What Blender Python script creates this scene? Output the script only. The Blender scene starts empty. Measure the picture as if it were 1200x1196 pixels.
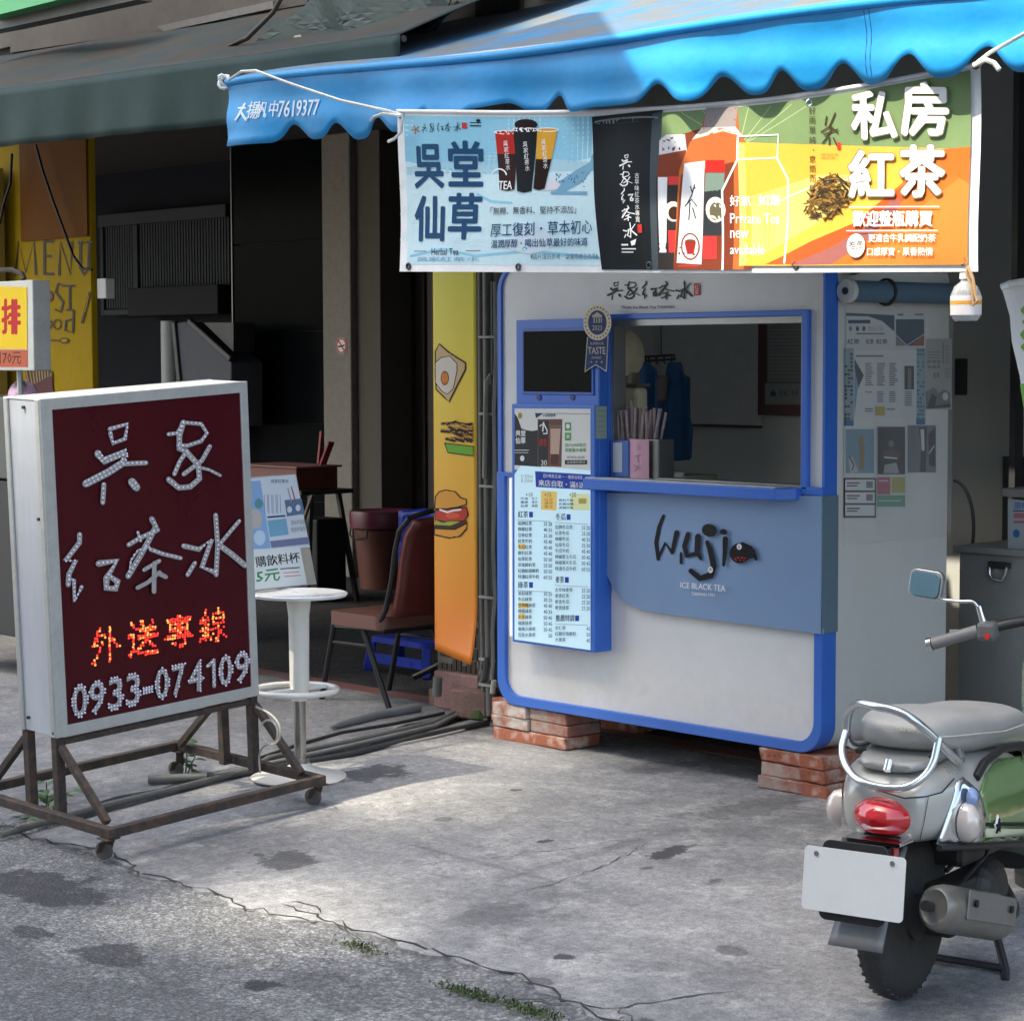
import bpy, bmesh, math, random
from mathutils import Vector, Matrix
from mathutils.geometry import tessellate_polygon
R = math.radians
random.seed(7)
SC = bpy.context.scene
COL = SC.collection

# ------------------------------------------------------------------ camera
# world axes: X along the shop front (to the right), Y into the shops, Z up;
# origin on the ground under the front right corner of the kiosk
TH = R(47.55); PIT = R(3.9); ROL = R(-.184); FOC = 2623.0
CAM = Vector((5.338, -6.455, 1.65))
cd = bpy.data.cameras.new('camera'); cam = bpy.data.objects.new('camera', cd); COL.objects.link(cam)
MR = Matrix.Rotation(TH, 3, 'Z') @ Matrix.Rotation(R(90) - PIT, 3, 'X') @ Matrix.Rotation(ROL, 3, 'Z')
cam.matrix_world = Matrix.Translation(CAM) @ MR.to_4x4()
cd.sensor_fit = 'HORIZONTAL'; cd.sensor_width = 36; cd.lens = FOC / 1200 * 36
cd.clip_start = .1; cd.clip_end = 600
SC.camera = cam

# ------------------------------------------------------------------ world, sun, exposure
SUN = Vector((-.13, -.55, .83)).normalized()
wo = bpy.data.worlds.new('World'); SC.world = wo; wo.use_nodes = True
wn = wo.node_tree; bg = wn.nodes['Background']
sky = wn.nodes.new('ShaderNodeTexSky'); sky.sky_type = 'NISHITA'; sky.sun_disc = False
sky.sun_elevation = math.asin(SUN.z); sky.sun_rotation = math.atan2(SUN.x, SUN.y)
sky.air_density = 1.0; sky.dust_density = 4.0; sky.ozone_density = 1.5
wn.links.new(sky.outputs[0], bg.inputs[0]); bg.inputs[1].default_value = .15
sl = bpy.data.lights.new('sun', 'SUN'); sl.energy = 2.0; sl.angle = R(.5); sl.color = (1, .93, .82)
so = bpy.data.objects.new('sun', sl); COL.objects.link(so)
so.rotation_euler = (-SUN).to_track_quat('-Z', 'Y').to_euler()
vs = SC.view_settings; vs.view_transform = 'Standard'; vs.look = 'None'; vs.gamma = 1; vs.use_curve_mapping = False
vs.exposure = 2.1
vs.use_white_balance = True; vs.white_balance_temperature = 7050; vs.white_balance_tint = 6
SC.cycles.max_bounces = 8; SC.cycles.diffuse_bounces = 5

# ------------------------------------------------------------------ reading real positions from the survey
def ray(x, y):
    a, b = x - 600, y - 598
    return (MR @ Vector((a / FOC, -b / FOC, -1)))
def P(x, y, ax, v):
    r = ray(x, y); return CAM + r * ((v - CAM[ax]) / r[ax])
def PN(x, y, p0, n):
    r = ray(x, y); return CAM + r * ((p0 - CAM).dot(n) / r.dot(n))
def gh(Y):
    s = Y + 6.455
    return -.1 if s < 3.7 else (-.1 + (s - 3.7) * .1 / 1.8 if s < 5.5 else 0.)
def G(x, y, h=0):
    z = 0
    for _ in range(12):
        p = P(x, y, 2, z + h); z = gh(p.y)
    return p

# ------------------------------------------------------------------ materials
MATS = {}
def mat(name, col, rough=.5, metal=0., var=.12, scale=6., bump=0., bscale=80., emis=None, es=0., col2=None, c2lo=.45, c2hi=.65, spec=.5, coat=0., trans=0., stretch=None, fine=None):
    if name in MATS: return MATS[name]
    m = bpy.data.materials.new(name); m.use_nodes = True; MATS[name] = m
    nt = m.node_tree; n = nt.nodes; L = nt.links; bs = n['Principled BSDF']
    bs.inputs['Roughness'].default_value = rough; bs.inputs['Metallic'].default_value = metal
    bs.inputs['Specular IOR Level'].default_value = spec
    if coat: bs.inputs['Coat Weight'].default_value = coat; bs.inputs['Coat Roughness'].default_value = .06
    if trans: bs.inputs['Transmission Weight'].default_value = trans
    tc = n.new('ShaderNodeTexCoord'); src = tc.outputs['Object']
    if stretch:
        mp = n.new('ShaderNodeMapping'); mp.inputs['Scale'].default_value = stretch; L.new(src, mp.inputs[0]); src = mp.outputs[0]
    nz = n.new('ShaderNodeTexNoise'); nz.inputs['Scale'].default_value = scale; nz.inputs['Detail'].default_value = 7; nz.inputs['Roughness'].default_value = .62
    L.new(src, nz.inputs['Vector'])
    cur = None
    c = (*col, 1)
    if col2:
        mr = n.new('ShaderNodeMapRange'); mr.inputs[1].default_value = c2lo; mr.inputs[2].default_value = c2hi; L.new(nz.outputs[0], mr.inputs[0])
        mx = n.new('ShaderNodeMix'); mx.data_type = 'RGBA'; L.new(mr.outputs[0], mx.inputs[0]); mx.inputs[6].default_value = c; mx.inputs[7].default_value = (*col2, 1)
        cur = mx.outputs[2]
    if var:
        n2 = n.new('ShaderNodeTexNoise'); n2.inputs['Scale'].default_value = fine or scale * 3.3; n2.inputs['Detail'].default_value = 8; n2.inputs['Roughness'].default_value = .7
        L.new(src, n2.inputs['Vector'])
        ad = n.new('ShaderNodeMath'); ad.operation = 'ADD'; L.new(n2.outputs[0], ad.inputs[0]); L.new(nz.outputs[0], ad.inputs[1])
        mr2 = n.new('ShaderNodeMapRange'); mr2.inputs[1].default_value = .6; mr2.inputs[2].default_value = 1.4; mr2.inputs[3].default_value = 1 - var; mr2.inputs[4].default_value = 1 + var; L.new(ad.outputs[0], mr2.inputs[0])
        vm = n.new('ShaderNodeVectorMath'); vm.operation = 'SCALE'
        if cur: L.new(cur, vm.inputs[0])
        else: vm.inputs[0].default_value = col
        L.new(mr2.outputs[0], vm.inputs['Scale']); cur = vm.outputs[0]
        mr3 = n.new('ShaderNodeMapRange'); mr3.inputs[3].default_value = max(rough - .12, .02); mr3.inputs[4].default_value = min(rough + .12, 1); L.new(nz.outputs[0], mr3.inputs[0]); L.new(mr3.outputs[0], bs.inputs['Roughness'])
    if cur: L.new(cur, bs.inputs['Base Color'])
    else: bs.inputs['Base Color'].default_value = c
    if emis:
        bs.inputs['Emission Color'].default_value = (*emis, 1); bs.inputs['Emission Strength'].default_value = es
    if bump:
        nb = n.new('ShaderNodeTexNoise'); nb.inputs['Scale'].default_value = bscale; nb.inputs['Detail'].default_value = 6; L.new(src, nb.inputs['Vector'])
        bp = n.new('ShaderNodeBump'); bp.inputs['Strength'].default_value = min(1, bump); bp.inputs['Distance'].default_value = .01; L.new(nb.outputs[0], bp.inputs['Height']); L.new(bp.outputs[0], bs.inputs['Normal'])
    return m
def flat(name, col, rough=.55, es=0.):
    return mat(name, col, rough, var=0, emis=col if es else None, es=es, spec=.25)

def srgb(r, g, b):
    f = lambda c: ((c / 255 + .055) / 1.055) ** 2.4 if c > 10 else c / 255 / 12.92
    return (f(r), f(g), f(b))

def ground_mat(name, base, dark, light, coarse, stains=(), rough=.85):
    m = bpy.data.materials.new(name); m.use_nodes = True; MATS[name] = m
    nt = m.node_tree; n = nt.nodes; L = nt.links; bs = n['Principled BSDF']; bs.inputs['Roughness'].default_value = rough
    tc = n.new('ShaderNodeTexCoord'); src = tc.outputs['Object']
    def noise(s, d=8, r=.65, dist=0.):
        k = n.new('ShaderNodeTexNoise'); k.inputs['Scale'].default_value = s; k.inputs['Detail'].default_value = d; k.inputs['Roughness'].default_value = r; k.inputs['Distortion'].default_value = dist
        L.new(src, k.inputs['Vector']); return k
    def rng(o, a, b, c=0., d=1.):
        k = n.new('ShaderNodeMapRange'); k.inputs[1].default_value = a; k.inputs[2].default_value = b; k.inputs[3].default_value = c; k.inputs[4].default_value = d; L.new(o, k.inputs[0]); return k.outputs[0]
    def mix(f, a, b):
        k = n.new('ShaderNodeMix'); k.data_type = 'RGBA'; L.new(f, k.inputs[0])
        for i, v in ((6, a), (7, b)):
            if isinstance(v, tuple): k.inputs[i].default_value = (*v, 1)
            else: L.new(v, k.inputs[i])
        return k.outputs[2]
    big = noise(1.1, 9, .68, .5); mid = noise(5., 8, .7, .3); fine = noise(45, 8, .75)
    c = mix(rng(big.outputs[0], .42, .62), base, dark)
    c = mix(rng(mid.outputs[0], .5, .72, 0, .85), c, light)
    veins = noise(3.2, 10, .6, 1.6)
    v = rng(veins.outputs[0], .485, .5); v2 = rng(veins.outputs[0], .515, .5)
    mu = n.new('ShaderNodeMath'); mu.operation = 'MULTIPLY'; L.new(v, mu.inputs[0]); L.new(v2, mu.inputs[1])
    sc = n.new('ShaderNodeMath'); sc.operation = 'MULTIPLY'; L.new(mu.outputs[0], sc.inputs[0]); L.new(rng(mid.outputs[0], .45, .6), sc.inputs[1])
    sc2 = n.new('ShaderNodeMath'); sc2.operation = 'MULTIPLY'; L.new(sc.outputs[0], sc2.inputs[0]); sc2.inputs[1].default_value = .45
    c = mix(sc2.outputs[0], c, tuple(x * .45 for x in dark))
    for s0 in (2.3, 9.):
        sp = noise(s0, 6, .6, .2)
        c = mix(rng(sp.outputs[0], .66, .74, 0, .55), c, tuple(x * .5 for x in dark))
    vor = n.new('ShaderNodeTexVoronoi'); vor.inputs['Scale'].default_value = 90 if coarse else 160; L.new(src, vor.inputs['Vector'])
    k = n.new('ShaderNodeVectorMath'); k.operation = 'SCALE'; L.new(c, k.inputs[0])
    g1 = noise(130 if coarse else 170, 4, .8); g2 = noise(18, 6, .72)
    L.new(rng(fine.outputs[0], .32, .68, .55 if coarse else .72, 1.45 if coarse else 1.3), k.inputs['Scale']); c = k.outputs[0]
    for gg, lo_, hi_ in ((g1, .6, 1.4), (g2, .78, 1.22)):
        kk_ = n.new('ShaderNodeVectorMath'); kk_.operation = 'SCALE'; L.new(c, kk_.inputs[0]); L.new(rng(gg.outputs[0], .32, .68, lo_, hi_), kk_.inputs['Scale']); c = kk_.outputs[0]
    if coarse:
        v2_ = n.new('ShaderNodeTexVoronoi'); v2_.inputs['Scale'].default_value = 62; v2_.inputs['Randomness'].default_value = 1; L.new(src, v2_.inputs['Vector'])
        sp_ = n.new('ShaderNodeSeparateColor'); L.new(v2_.outputs['Color'], sp_.inputs[0])
        kk_ = n.new('ShaderNodeVectorMath'); kk_.operation = 'SCALE'; L.new(c, kk_.inputs[0]); L.new(rng(sp_.outputs[0], 0, 1, .76, 1.3), kk_.inputs['Scale']); c = kk_.outputs[0]
        c = mix(rng(v2_.outputs['Distance'], .38, .62, 0, .5), c, tuple(x * .5 for x in dark))
    else:
        pit = n.new('ShaderNodeTexVoronoi'); pit.inputs['Scale'].default_value = 26; L.new(src, pit.inputs['Vector'])
        c = mix(rng(pit.outputs['Distance'], .05, .13, .6, 0), c, tuple(x * .5 for x in dark))
    dn = noise(7, 6, .7)
    for (sx, sy, rx, ry, amt) in stains:
        mp = n.new('ShaderNodeMapping'); mp.vector_type = 'POINT'
        mp.inputs['Location'].default_value = (-sx / rx, -sy / ry, 0); mp.inputs['Scale'].default_value = (1 / rx, 1 / ry, 0); L.new(src, mp.inputs[0])
        ln = n.new('ShaderNodeVectorMath'); ln.operation = 'LENGTH'; L.new(mp.outputs[0], ln.inputs[0])
        ad = n.new('ShaderNodeMath'); ad.operation = 'ADD'; L.new(ln.outputs['Value'], ad.inputs[0]); L.new(rng(dn.outputs[0], .3, .7, -.75, .75), ad.inputs[1])
        c = mix(rng(ad.outputs[0], .8, 1.05, amt, 0), c, tuple(x * .22 for x in dark))
    L.new(c, bs.inputs['Base Color'])
    bp = n.new('ShaderNodeBump'); bp.inputs['Strength'].default_value = .9 if coarse else .45; bp.inputs['Distance'].default_value = .012 if coarse else .005
    am = n.new('ShaderNodeMath'); am.operation = 'ADD'; L.new(fine.outputs[0], am.inputs[0]); L.new(mid.outputs[0], am.inputs[1])
    if coarse:
        a2 = n.new('ShaderNodeMath'); a2.operation = 'SUBTRACT'; L.new(am.outputs[0], a2.inputs[0]); L.new(vor.outputs['Distance'], a2.inputs[1]); am = a2
    L.new(am.outputs[0], bp.inputs['Height']); L.new(bp.outputs[0], bs.inputs['Normal'])
    return m

# ------------------------------------------------------------------ object helpers
def tag(o, label=None, cat=None, group=None, kind=None):
    if label: o['label'] = label
    if cat: o['category'] = cat
    if group: o['group'] = group
    if kind: o['kind'] = kind
    return o
def thing(name, label, cat, loc=(0, 0, 0), rz=0., group=None, mw=None):
    o = bpy.data.objects.new(name, None); COL.objects.link(o); o.empty_display_size = .1
    if mw is not None: o.matrix_world = mw
    else: o.location = loc; o.rotation_euler = (0, 0, rz)
    return tag(o, label, cat, group)
class B:
    def __init__(s): s.v = []; s.f = []; s.mi = []; s.m = 0
    def add(s, vs_, fs):
        b = len(s.v); s.v += [Vector(v) for v in vs_]
        for f in fs: s.f.append([b + i for i in f]); s.mi.append(s.m)
        return s
    def box(s, x0, y0, z0, x1, y1, z1):
        x0, x1 = min(x0, x1), max(x0, x1); y0, y1 = min(y0, y1), max(y0, y1); z0, z1 = min(z0, z1), max(z0, z1)
        return s.add([(x0, y0, z0), (x1, y0, z0), (x1, y1, z0), (x0, y1, z0), (x0, y0, z1), (x1, y0, z1), (x1, y1, z1), (x0, y1, z1)],
                     [(0, 3, 2, 1), (4, 5, 6, 7), (0, 1, 5, 4), (1, 2, 6, 5), (2, 3, 7, 6), (3, 0, 4, 7)])
    def bar(s, p0, p1, w, h, up=(0, 0, 1)):
        p0, p1 = Vector(p0), Vector(p1); d = (p1 - p0).normalized(); a = d.cross(Vector(up))
        if a.length < 1e-4: a = d.cross(Vector((0, 1, 0)))
        a.normalize(); b = a.cross(d); a *= w / 2; b *= h / 2
        return s.add([p0 - a - b, p0 + a - b, p0 + a + b, p0 - a + b, p1 - a - b, p1 + a - b, p1 + a + b, p1 - a + b],
                     [(0, 3, 2, 1), (4, 5, 6, 7), (0, 1, 5, 4), (1, 2, 6, 5), (2, 3, 7, 6), (3, 0, 4, 7)])
    def tube(s, pts, r, seg=8, closed=False, caps=True):
        pts = [Vector(p) for p in pts]; n = len(pts); rs = r if isinstance(r, (list, tuple)) else [r] * n
        ref = Vector((.13, .27, .95)).normalized(); rings = []; prev = None
        for i, p in enumerate(pts):
            if closed: d = pts[(i + 1) % n] - pts[i - 1]
            else: d = pts[min(i + 1, n - 1)] - pts[max(i - 1, 0)]
            d.normalize()
            if prev is None:
                a = d.cross(ref)
                if a.length < .05: a = d.cross(Vector((1, 0, 0)))
            else: a = prev - d * prev.dot(d)
            a.normalize(); prev = a; b = d.cross(a)
            rings.append([p + (a * math.cos(2 * math.pi * k / seg) + b * math.sin(2 * math.pi * k / seg)) * rs[i] for k in range(seg)])
        vs_ = [q for rg in rings for q in rg]; fs = []
        for i in range(n if closed else n - 1):
            j = (i + 1) % n
            for k in range(seg):
                k2 = (k + 1) % seg; fs.append((i * seg + k, i * seg + k2, j * seg + k2, j * seg + k))
        if caps and not closed: fs += [tuple(range(seg))[::-1], tuple((n - 1) * seg + k for k in range(seg))]
        return s.add(vs_, fs)
    def cyl(s, p0, p1, r0, r1=None, seg=16): return s.tube([p0, p1], [r0, r0 if r1 is None else r1], seg)
    def lathe(s, prof, c=(0, 0, 0), seg=24, ax=(0, 0, 1), sx=1., sy=1.):
        ax = Vector(ax).normalized(); q = ax.to_track_quat('Z', 'Y'); c = Vector(c); vs_ = []; fs = []
        for r, z in prof:
            for k in range(seg):
                t = 2 * math.pi * k / seg; vs_.append(c + q @ Vector((r * math.cos(t) * sx, r * math.sin(t) * sy, z)))
        for i in range(len(prof) - 1):
            for k in range(seg):
                k2 = (k + 1) % seg; fs.append((i * seg + k, i * seg + k2, (i + 1) * seg + k2, (i + 1) * seg + k))
        if prof[0][0] > 1e-5: fs.append(tuple(range(seg))[::-1])
        if prof[-1][0] > 1e-5: fs.append(tuple((len(prof) - 1) * seg + k for k in range(seg)))
        return s.add(vs_, fs)
    def prism(s, loops, fn, d0, d1, back=True):
        """loops: outer + holes of (u,v); fn(u,v,d) -> point"""
        flatl = [p for l in loops for p in l]
        tri = tessellate_polygon([[Vector((a, b, 0)) for a, b in l] for l in loops]); n = len(flatl)
        vs_ = [fn(a, b, d0) for a, b in flatl] + [fn(a, b, d1) for a, b in flatl]
        fs = [tuple(t) for t in tri] + ([tuple(i + n for i in t[::-1]) for t in tri] if back else [])
        o = 0
        for l in loops:
            k = len(l)
            for i in range(k): j = (i + 1) % k; fs.append((o + i, o + j, o + j + n, o + i + n))
            o += k
        return s.add(vs_, fs)
    def grid(s, fn, nu, nv):
        vs_ = [fn(i / nu, j / nv) for j in range(nv + 1) for i in range(nu + 1)]; w = nu + 1
        return s.add(vs_, [(j * w + i, j * w + i + 1, (j + 1) * w + i + 1, (j + 1) * w + i) for j in range(nv) for i in range(nu)])
    def mk(s, name, mats, parent=None, bevel=0., smooth=0., sub=0, solid=0., segs=2, fixn=True):
        me = bpy.data.meshes.new(name); me.from_pydata(s.v, [], s.f)
        for m in (mats if isinstance(mats, (list, tuple)) else [mats]): me.materials.append(m)
        me.polygons.foreach_set('material_index', s.mi)
        if fixn:
            bm = bmesh.new(); bm.from_mesh(me); bmesh.ops.recalc_face_normals(bm, faces=bm.faces); bm.to_mesh(me); bm.free()
        if smooth:
            me.polygons.foreach_set('use_smooth', [True] * len(me.polygons)); me.set_sharp_from_angle(angle=R(smooth))
        me.update()
        o = bpy.data.objects.new(name, me); COL.objects.link(o)
        if parent: o.parent = parent
        if solid: md = o.modifiers.new('s', 'SOLIDIFY'); md.thickness = solid; md.offset = 0
        if bevel: md = o.modifiers.new('b', 'BEVEL'); md.width = bevel; md.segments = segs; md.limit_method = 'ANGLE'; md.angle_limit = R(35); md.harden_normals = False
        if sub: md = o.modifiers.new('u', 'SUBSURF'); md.levels = sub; md.render_levels = sub
        return o
def inst(o, parent=None, loc=None, rot=None):
    c = o.copy(); COL.objects.link(c)
    if parent: c.parent = parent
    if loc is not None: c.location = loc
    if rot is not None: c.rotation_euler = rot
    return c
def smoothpts(p, it=2):
    p = [Vector(v) for v in p]
    for _ in range(it):
        q_ = [p[0]]
        for a_, c_ in zip(p, p[1:]): q_ += [a_ * .75 + c_ * .25, a_ * .25 + c_ * .75]
        p = q_ + [p[-1]]
    return p
def splash(m, z0, z1, col):
    nt = m.node_tree; n = nt.nodes; L = nt.links; bs = n['Principled BSDF']; src = bs.inputs['Base Color'].links[0].from_socket
    tc = n.new('ShaderNodeTexCoord'); sp = n.new('ShaderNodeSeparateXYZ'); L.new(tc.outputs['Object'], sp.inputs[0])
    mr = n.new('ShaderNodeMapRange'); mr.inputs[1].default_value = z0; mr.inputs[2].default_value = z1; mr.inputs[3].default_value = .62; mr.inputs[4].default_value = 0; L.new(sp.outputs[2], mr.inputs[0])
    nz = n.new('ShaderNodeTexNoise'); nz.inputs['Scale'].default_value = 22; nz.inputs['Detail'].default_value = 9; nz.inputs['Roughness'].default_value = .75; L.new(tc.outputs['Object'], nz.inputs['Vector'])
    ml = n.new('ShaderNodeMath'); ml.operation = 'ADD'; L.new(mr.outputs[0], ml.inputs[0]); L.new(nz.outputs[0], ml.inputs[1])
    m2 = n.new('ShaderNodeMapRange'); m2.inputs[1].default_value = .72; m2.inputs[2].default_value = 1.15; m2.inputs[4].default_value = .14; L.new(ml.outputs[0], m2.inputs[0])
    mx = n.new('ShaderNodeMix'); mx.data_type = 'RGBA'; L.new(m2.outputs[0], mx.inputs[0]); L.new(src, mx.inputs[6]); mx.inputs[7].default_value = (*col, 1); L.new(mx.outputs[2], bs.inputs['Base Color'])
def rrect(x0, y0, x1, y1, r, n=7, rs=None):
    rs = rs or [r] * 4; out = []
    for (cx, cy, a0, rr) in ((x0 + rs[0], y0 + rs[0], 180, rs[0]), (x1 - rs[1], y0 + rs[1], 270, rs[1]), (x1 - rs[2], y1 - rs[2], 0, rs[2]), (x0 + rs[3], y1 - rs[3], 90, rs[3])):
        for i in range(n + 1): t = R(a0 + 90 * i / n); out.append((cx + rr * math.cos(t), cy + rr * math.sin(t)))
    return out
XZ = lambda y: (lambda u, v, d: Vector((u, y + d, v)))
_tc = {}
def glyphs(body, bold=0.):
    k = (body, bold)
    if k not in _tc:
        c = bpy.data.curves.new('t', 'FONT'); c.body = body; c.resolution_u = 3 if body.isascii() else 1
        o = bpy.data.objects.new('t', c); m = o.to_mesh()
        vs_ = [(v.co.x, v.co.y) for v in m.vertices]; fs = [tuple(p.vertices) for p in m.polygons]
        o.to_mesh_clear(); bpy.data.objects.remove(o); bpy.data.curves.remove(c)
        if not vs_: vs_ = [(0, 0), (1, 1)]; fs = []
        x0 = min(v[0] for v in vs_); x1 = max(v[0] for v in vs_); y0 = min(v[1] for v in vs_); y1 = max(v[1] for v in vs_)
        _tc[k] = ([((x - x0) / max(x1 - x0, 1e-6), (y - y0) / max(y1 - y0, 1e-6)) for x, y in vs_], fs)
    return _tc[k]
class Print:
    """flat print on a surface; coordinates are survey (photo) positions mapped on the real surface"""
    def __init__(s, fn, off=.001, step=.00004, maxlen=0):
        s.fn = fn; s.o = off; s.step = step; s.v = []; s.f = []; s.mi = []; s.mats = []; s.maxlen = maxlen; s.tris = {}
    def _m(s, m):
        if m not in s.mats: s.mats.append(m)
        return s.mats.index(m)
    def raw(s, vs_, fs, m):
        s.o += s.step; b = len(s.v); s.v += [(x, y, s.o) for x, y in vs_]; k = s._m(m)
        for f in fs: s.f.append([b + i for i in f]); s.mi.append(k)
        return s
    def poly(s, pts, m):
        t = tessellate_polygon([[Vector((a, b, 0)) for a, b in pts]]); return s.raw(pts, [tuple(x) for x in t], m)
    def rect(s, x0, y0, x1, y1, m, sl=0.): return s.raw([(x0, y0), (x1, y0 + sl * (x1 - x0)), (x1, y1 + sl * (x1 - x0)), (x0, y1)], [(0, 1, 2, 3)], m)
    def ell(s, cx, cy, rx, ry, m, n=20, rot=0.):
        c, q = math.cos(rot), math.sin(rot)
        pts = []
        for k in range(n):
            t = 2 * math.pi * k / n; a, b = rx * math.cos(t), ry * math.sin(t); pts.append((cx + a * c - b * q, cy + a * q + b * c))
        return s.raw(pts, [tuple(range(n))], m)
    def stroke(s, pts, w, m, taper=True, closed=False, cap=4):
        if closed: pts = list(pts) + [pts[0]]
        n = len(pts); L = []; Rr = []
        for i, (x, y) in enumerate(pts):
            a = pts[max(i - 1, 0)]; b = pts[min(i + 1, n - 1)]; dx, dy = b[0] - a[0], b[1] - a[1]; l = math.hypot(dx, dy) or 1
            ww = w[i] / 2 if isinstance(w, (list, tuple)) else w / 2
            L.append((x - dy / l * ww, y + dx / l * ww)); Rr.append((x + dy / l * ww, y - dx / l * ww))
        vs_ = L + Rr; fs = [(i, i + 1, n + i + 1, n + i) for i in range(n - 1)]
        s.raw(vs_, fs, m)
        if cap:
            for i in (0, n - 1):
                ww = w[i] / 2 if isinstance(w, (list, tuple)) else w / 2
                s.ell(pts[i][0], pts[i][1], ww * .98, ww * .98, m, 8)
        return s
    def text(s, body, quad, m, bold=0.):
        """quad: (x0,y0,x1,y1) box or 4 corners TL TR BR BL"""
        if not isinstance(quad[0], (tuple, list)):
            x0, y0, x1, y1 = quad; quad = ((x0, y0), (x1, y0), (x1, y1), (x0, y1))
        vs_, fs = glyphs(body); tl, tr, br, bl = quad
        if bold:
            d = bold * .5 * math.hypot(bl[0] - tl[0], bl[1] - tl[1])
            q0 = [(tl[0] + d, tl[1] + d), (tr[0] - d, tr[1] + d), (br[0] - d, br[1] - d), (bl[0] + d, bl[1] - d)]
            for ax, ay in ((-1, 0), (1, 0), (0, -1), (0, 1), (-.7, -.7), (.7, .7), (-.7, .7), (.7, -.7)) if bold > .032 else ((-1, 0), (1, 0), (0, .6)):
                st_ = s.step; s.step = min(st_, .000004) if ax != -1 else st_
                s.text(body, [(x + ax * d, y + ay * d) for x, y in q0], m); s.step = st_
            return s
        out = []
        for u, v in vs_:
            w = 1 - v
            out.append(tuple((tl[i] * (1 - u) + tr[i] * u) * (1 - w) + (bl[i] * (1 - u) + br[i] * u) * w for i in (0, 1)))
        return s.raw(out, fs, m)
    def mk(s, name, parent=None, thick=0.):
        bm = bmesh.new(); vv = [bm.verts.new(v) for v in s.v]
        for f, k in zip(s.f, s.mi):
            try: ff = bm.faces.new([vv[i] for i in f]); ff.material_index = k
            except ValueError: pass
        if s.maxlen:
            for _ in range(5):
                ed = [e for e in bm.edges if e.calc_length() > s.maxlen]
                if not ed: break
                bmesh.ops.triangulate(bm, faces=[f for f in bm.faces if len(f.verts) > 4])
                bmesh.ops.subdivide_edges(bm, edges=[e for e in bm.edges if e.calc_length() > s.maxlen], cuts=1)
                bmesh.ops.triangulate(bm, faces=[f for f in bm.faces if len(f.verts) > 4])
        for v in bm.verts: v.co = s.fn(v.co.x, v.co.y, v.co.z)
        me = bpy.data.meshes.new(name); bm.to_mesh(me); bm.free()
        for m in s.mats: me.materials.append(m)
        o = bpy.data.objects.new(name, me); COL.objects.link(o)
        if parent: o.parent = parent
        return o
def fY(Y): return lambda x, y, o: P(x, y, 1, Y - o)
def fX(X): return lambda x, y, o: P(x, y, 0, X + o)

# calligraphy of the shop name, stroke by stroke
CAL = {
 'wu': ((350, 240, 640, 600), [([(478, 272), (555, 250), (545, 315), (492, 335), (480, 290)], 17), ([(425, 380), (450, 412), (550, 372), (535, 420), (470, 462), (372, 512)], 30), ([(535, 425), (635, 420)], 18), ([(450, 515), (445, 595)], 18), ([(572, 503), (592, 528)], 32)]),
 'jia': ((720, 230, 965, 545), [([(735, 295), (775, 290), (800, 243), (880, 250), (905, 290), (880, 325), (820, 345), (778, 345)], 15), ([(800, 243), (783, 300), (783, 360), (815, 370)], 22), ([(815, 370), (785, 412), (760, 470)], 16), ([(820, 380), (865, 430), (870, 490), (830, 525), (780, 530), (735, 493)], 22), ([(915, 348), (880, 410), (800, 470)], 17), ([(870, 440), (910, 450), (960, 475)], 10)]),
 'hong': ((270, 730, 520, 1035), [([(345, 735), (345, 770), (283, 850), (328, 850), (298, 910), (295, 955)], 20), ([(298, 930), (320, 935), (322, 1028), (353, 965)], 15), ([(428, 862), (508, 850), (470, 912), (512, 942), (503, 972), (462, 970), (462, 925)], 26)]),
 'cha': ((550, 655, 795, 990), [([(662, 667), (680, 700), (650, 760), (605, 840), (558, 918)], 22), ([(560, 780), (610, 750), (688, 715)], 17), ([(600, 725), (612, 762)], 10), ([(655, 800), (710, 820), (787, 838)], 15), ([(560, 918), (568, 850), (600, 803), (650, 790)], 6), ([(692, 850), (625, 890)], 15), ([(670, 860), (668, 985)], 17), ([(595, 968), (640, 945), (692, 900)], 15), ([(690, 905), (718, 920)], 17)]),
 'shui': ((795, 645, 1075, 920), [([(943, 650), (952, 780), (945, 912)], 18), ([(802, 785), (870, 800), (925, 757), (882, 878), (940, 900)], 20), ([(850, 860), (818, 912)], 16), ([(1045, 675), (965, 770)], 14), ([(955, 780), (1010, 820), (1070, 870)], 22)])}
def callig(pr, ch, x0, y0, x1, y1, m, wk=1., sl=0.):
    (a, b, c, d), st = CAL[ch]
    fx = (x1 - x0) / (c - a); fy = (y1 - y0) / (d - b)
    for pts, w in st:
        pr.stroke([(x0 + (x - a) * fx, y0 + (y - b) * fy + sl * ((x - a) * fx)) for x, y in pts], w * wk * (fx + fy) / 2, m)

# ------------------------------------------------------------------ common materials
M_white = mat('white painted panel', (.74, .74, .74), .42, var=.05, scale=1.9, coat=.1, col2=(.64, .63, .60), c2lo=.52, c2hi=.72, bump=.02, bscale=5)
M_blue = mat('blue painted metal', (.035, .155, .60), .38, var=.06, scale=3)
splash(M_white, .20, .52, (.30, .28, .25)); splash(M_blue, .14, .40, (.16, .17, .19))
M_lblue = mat('light blue panel', (.215, .33, .52), .42, var=.03, scale=3)
M_teal = mat('grey teal side strip', (.12, .19, .24), .5, var=.1, scale=5)
M_black = flat('black print', (.012, .012, .014), .5)
M_dark = mat('dark metal', (.03, .03, .032), .45, var=.2, scale=20)
M_chrome = mat('chrome', (.75, .76, .78), .12, 1., var=.05, scale=10)
M_alu = mat('aluminium frame', (.50, .51, .49), .42, .35, var=.14, scale=12, bump=.05)
M_rust = mat('rusty dark steel', (.055, .046, .042), .7, .2, var=.35, scale=25, col2=(.10, .06, .04), bump=.3)
M_white2 = mat('dirty white plastic', (.62, .62, .58), .4, var=.08, scale=5)
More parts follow.
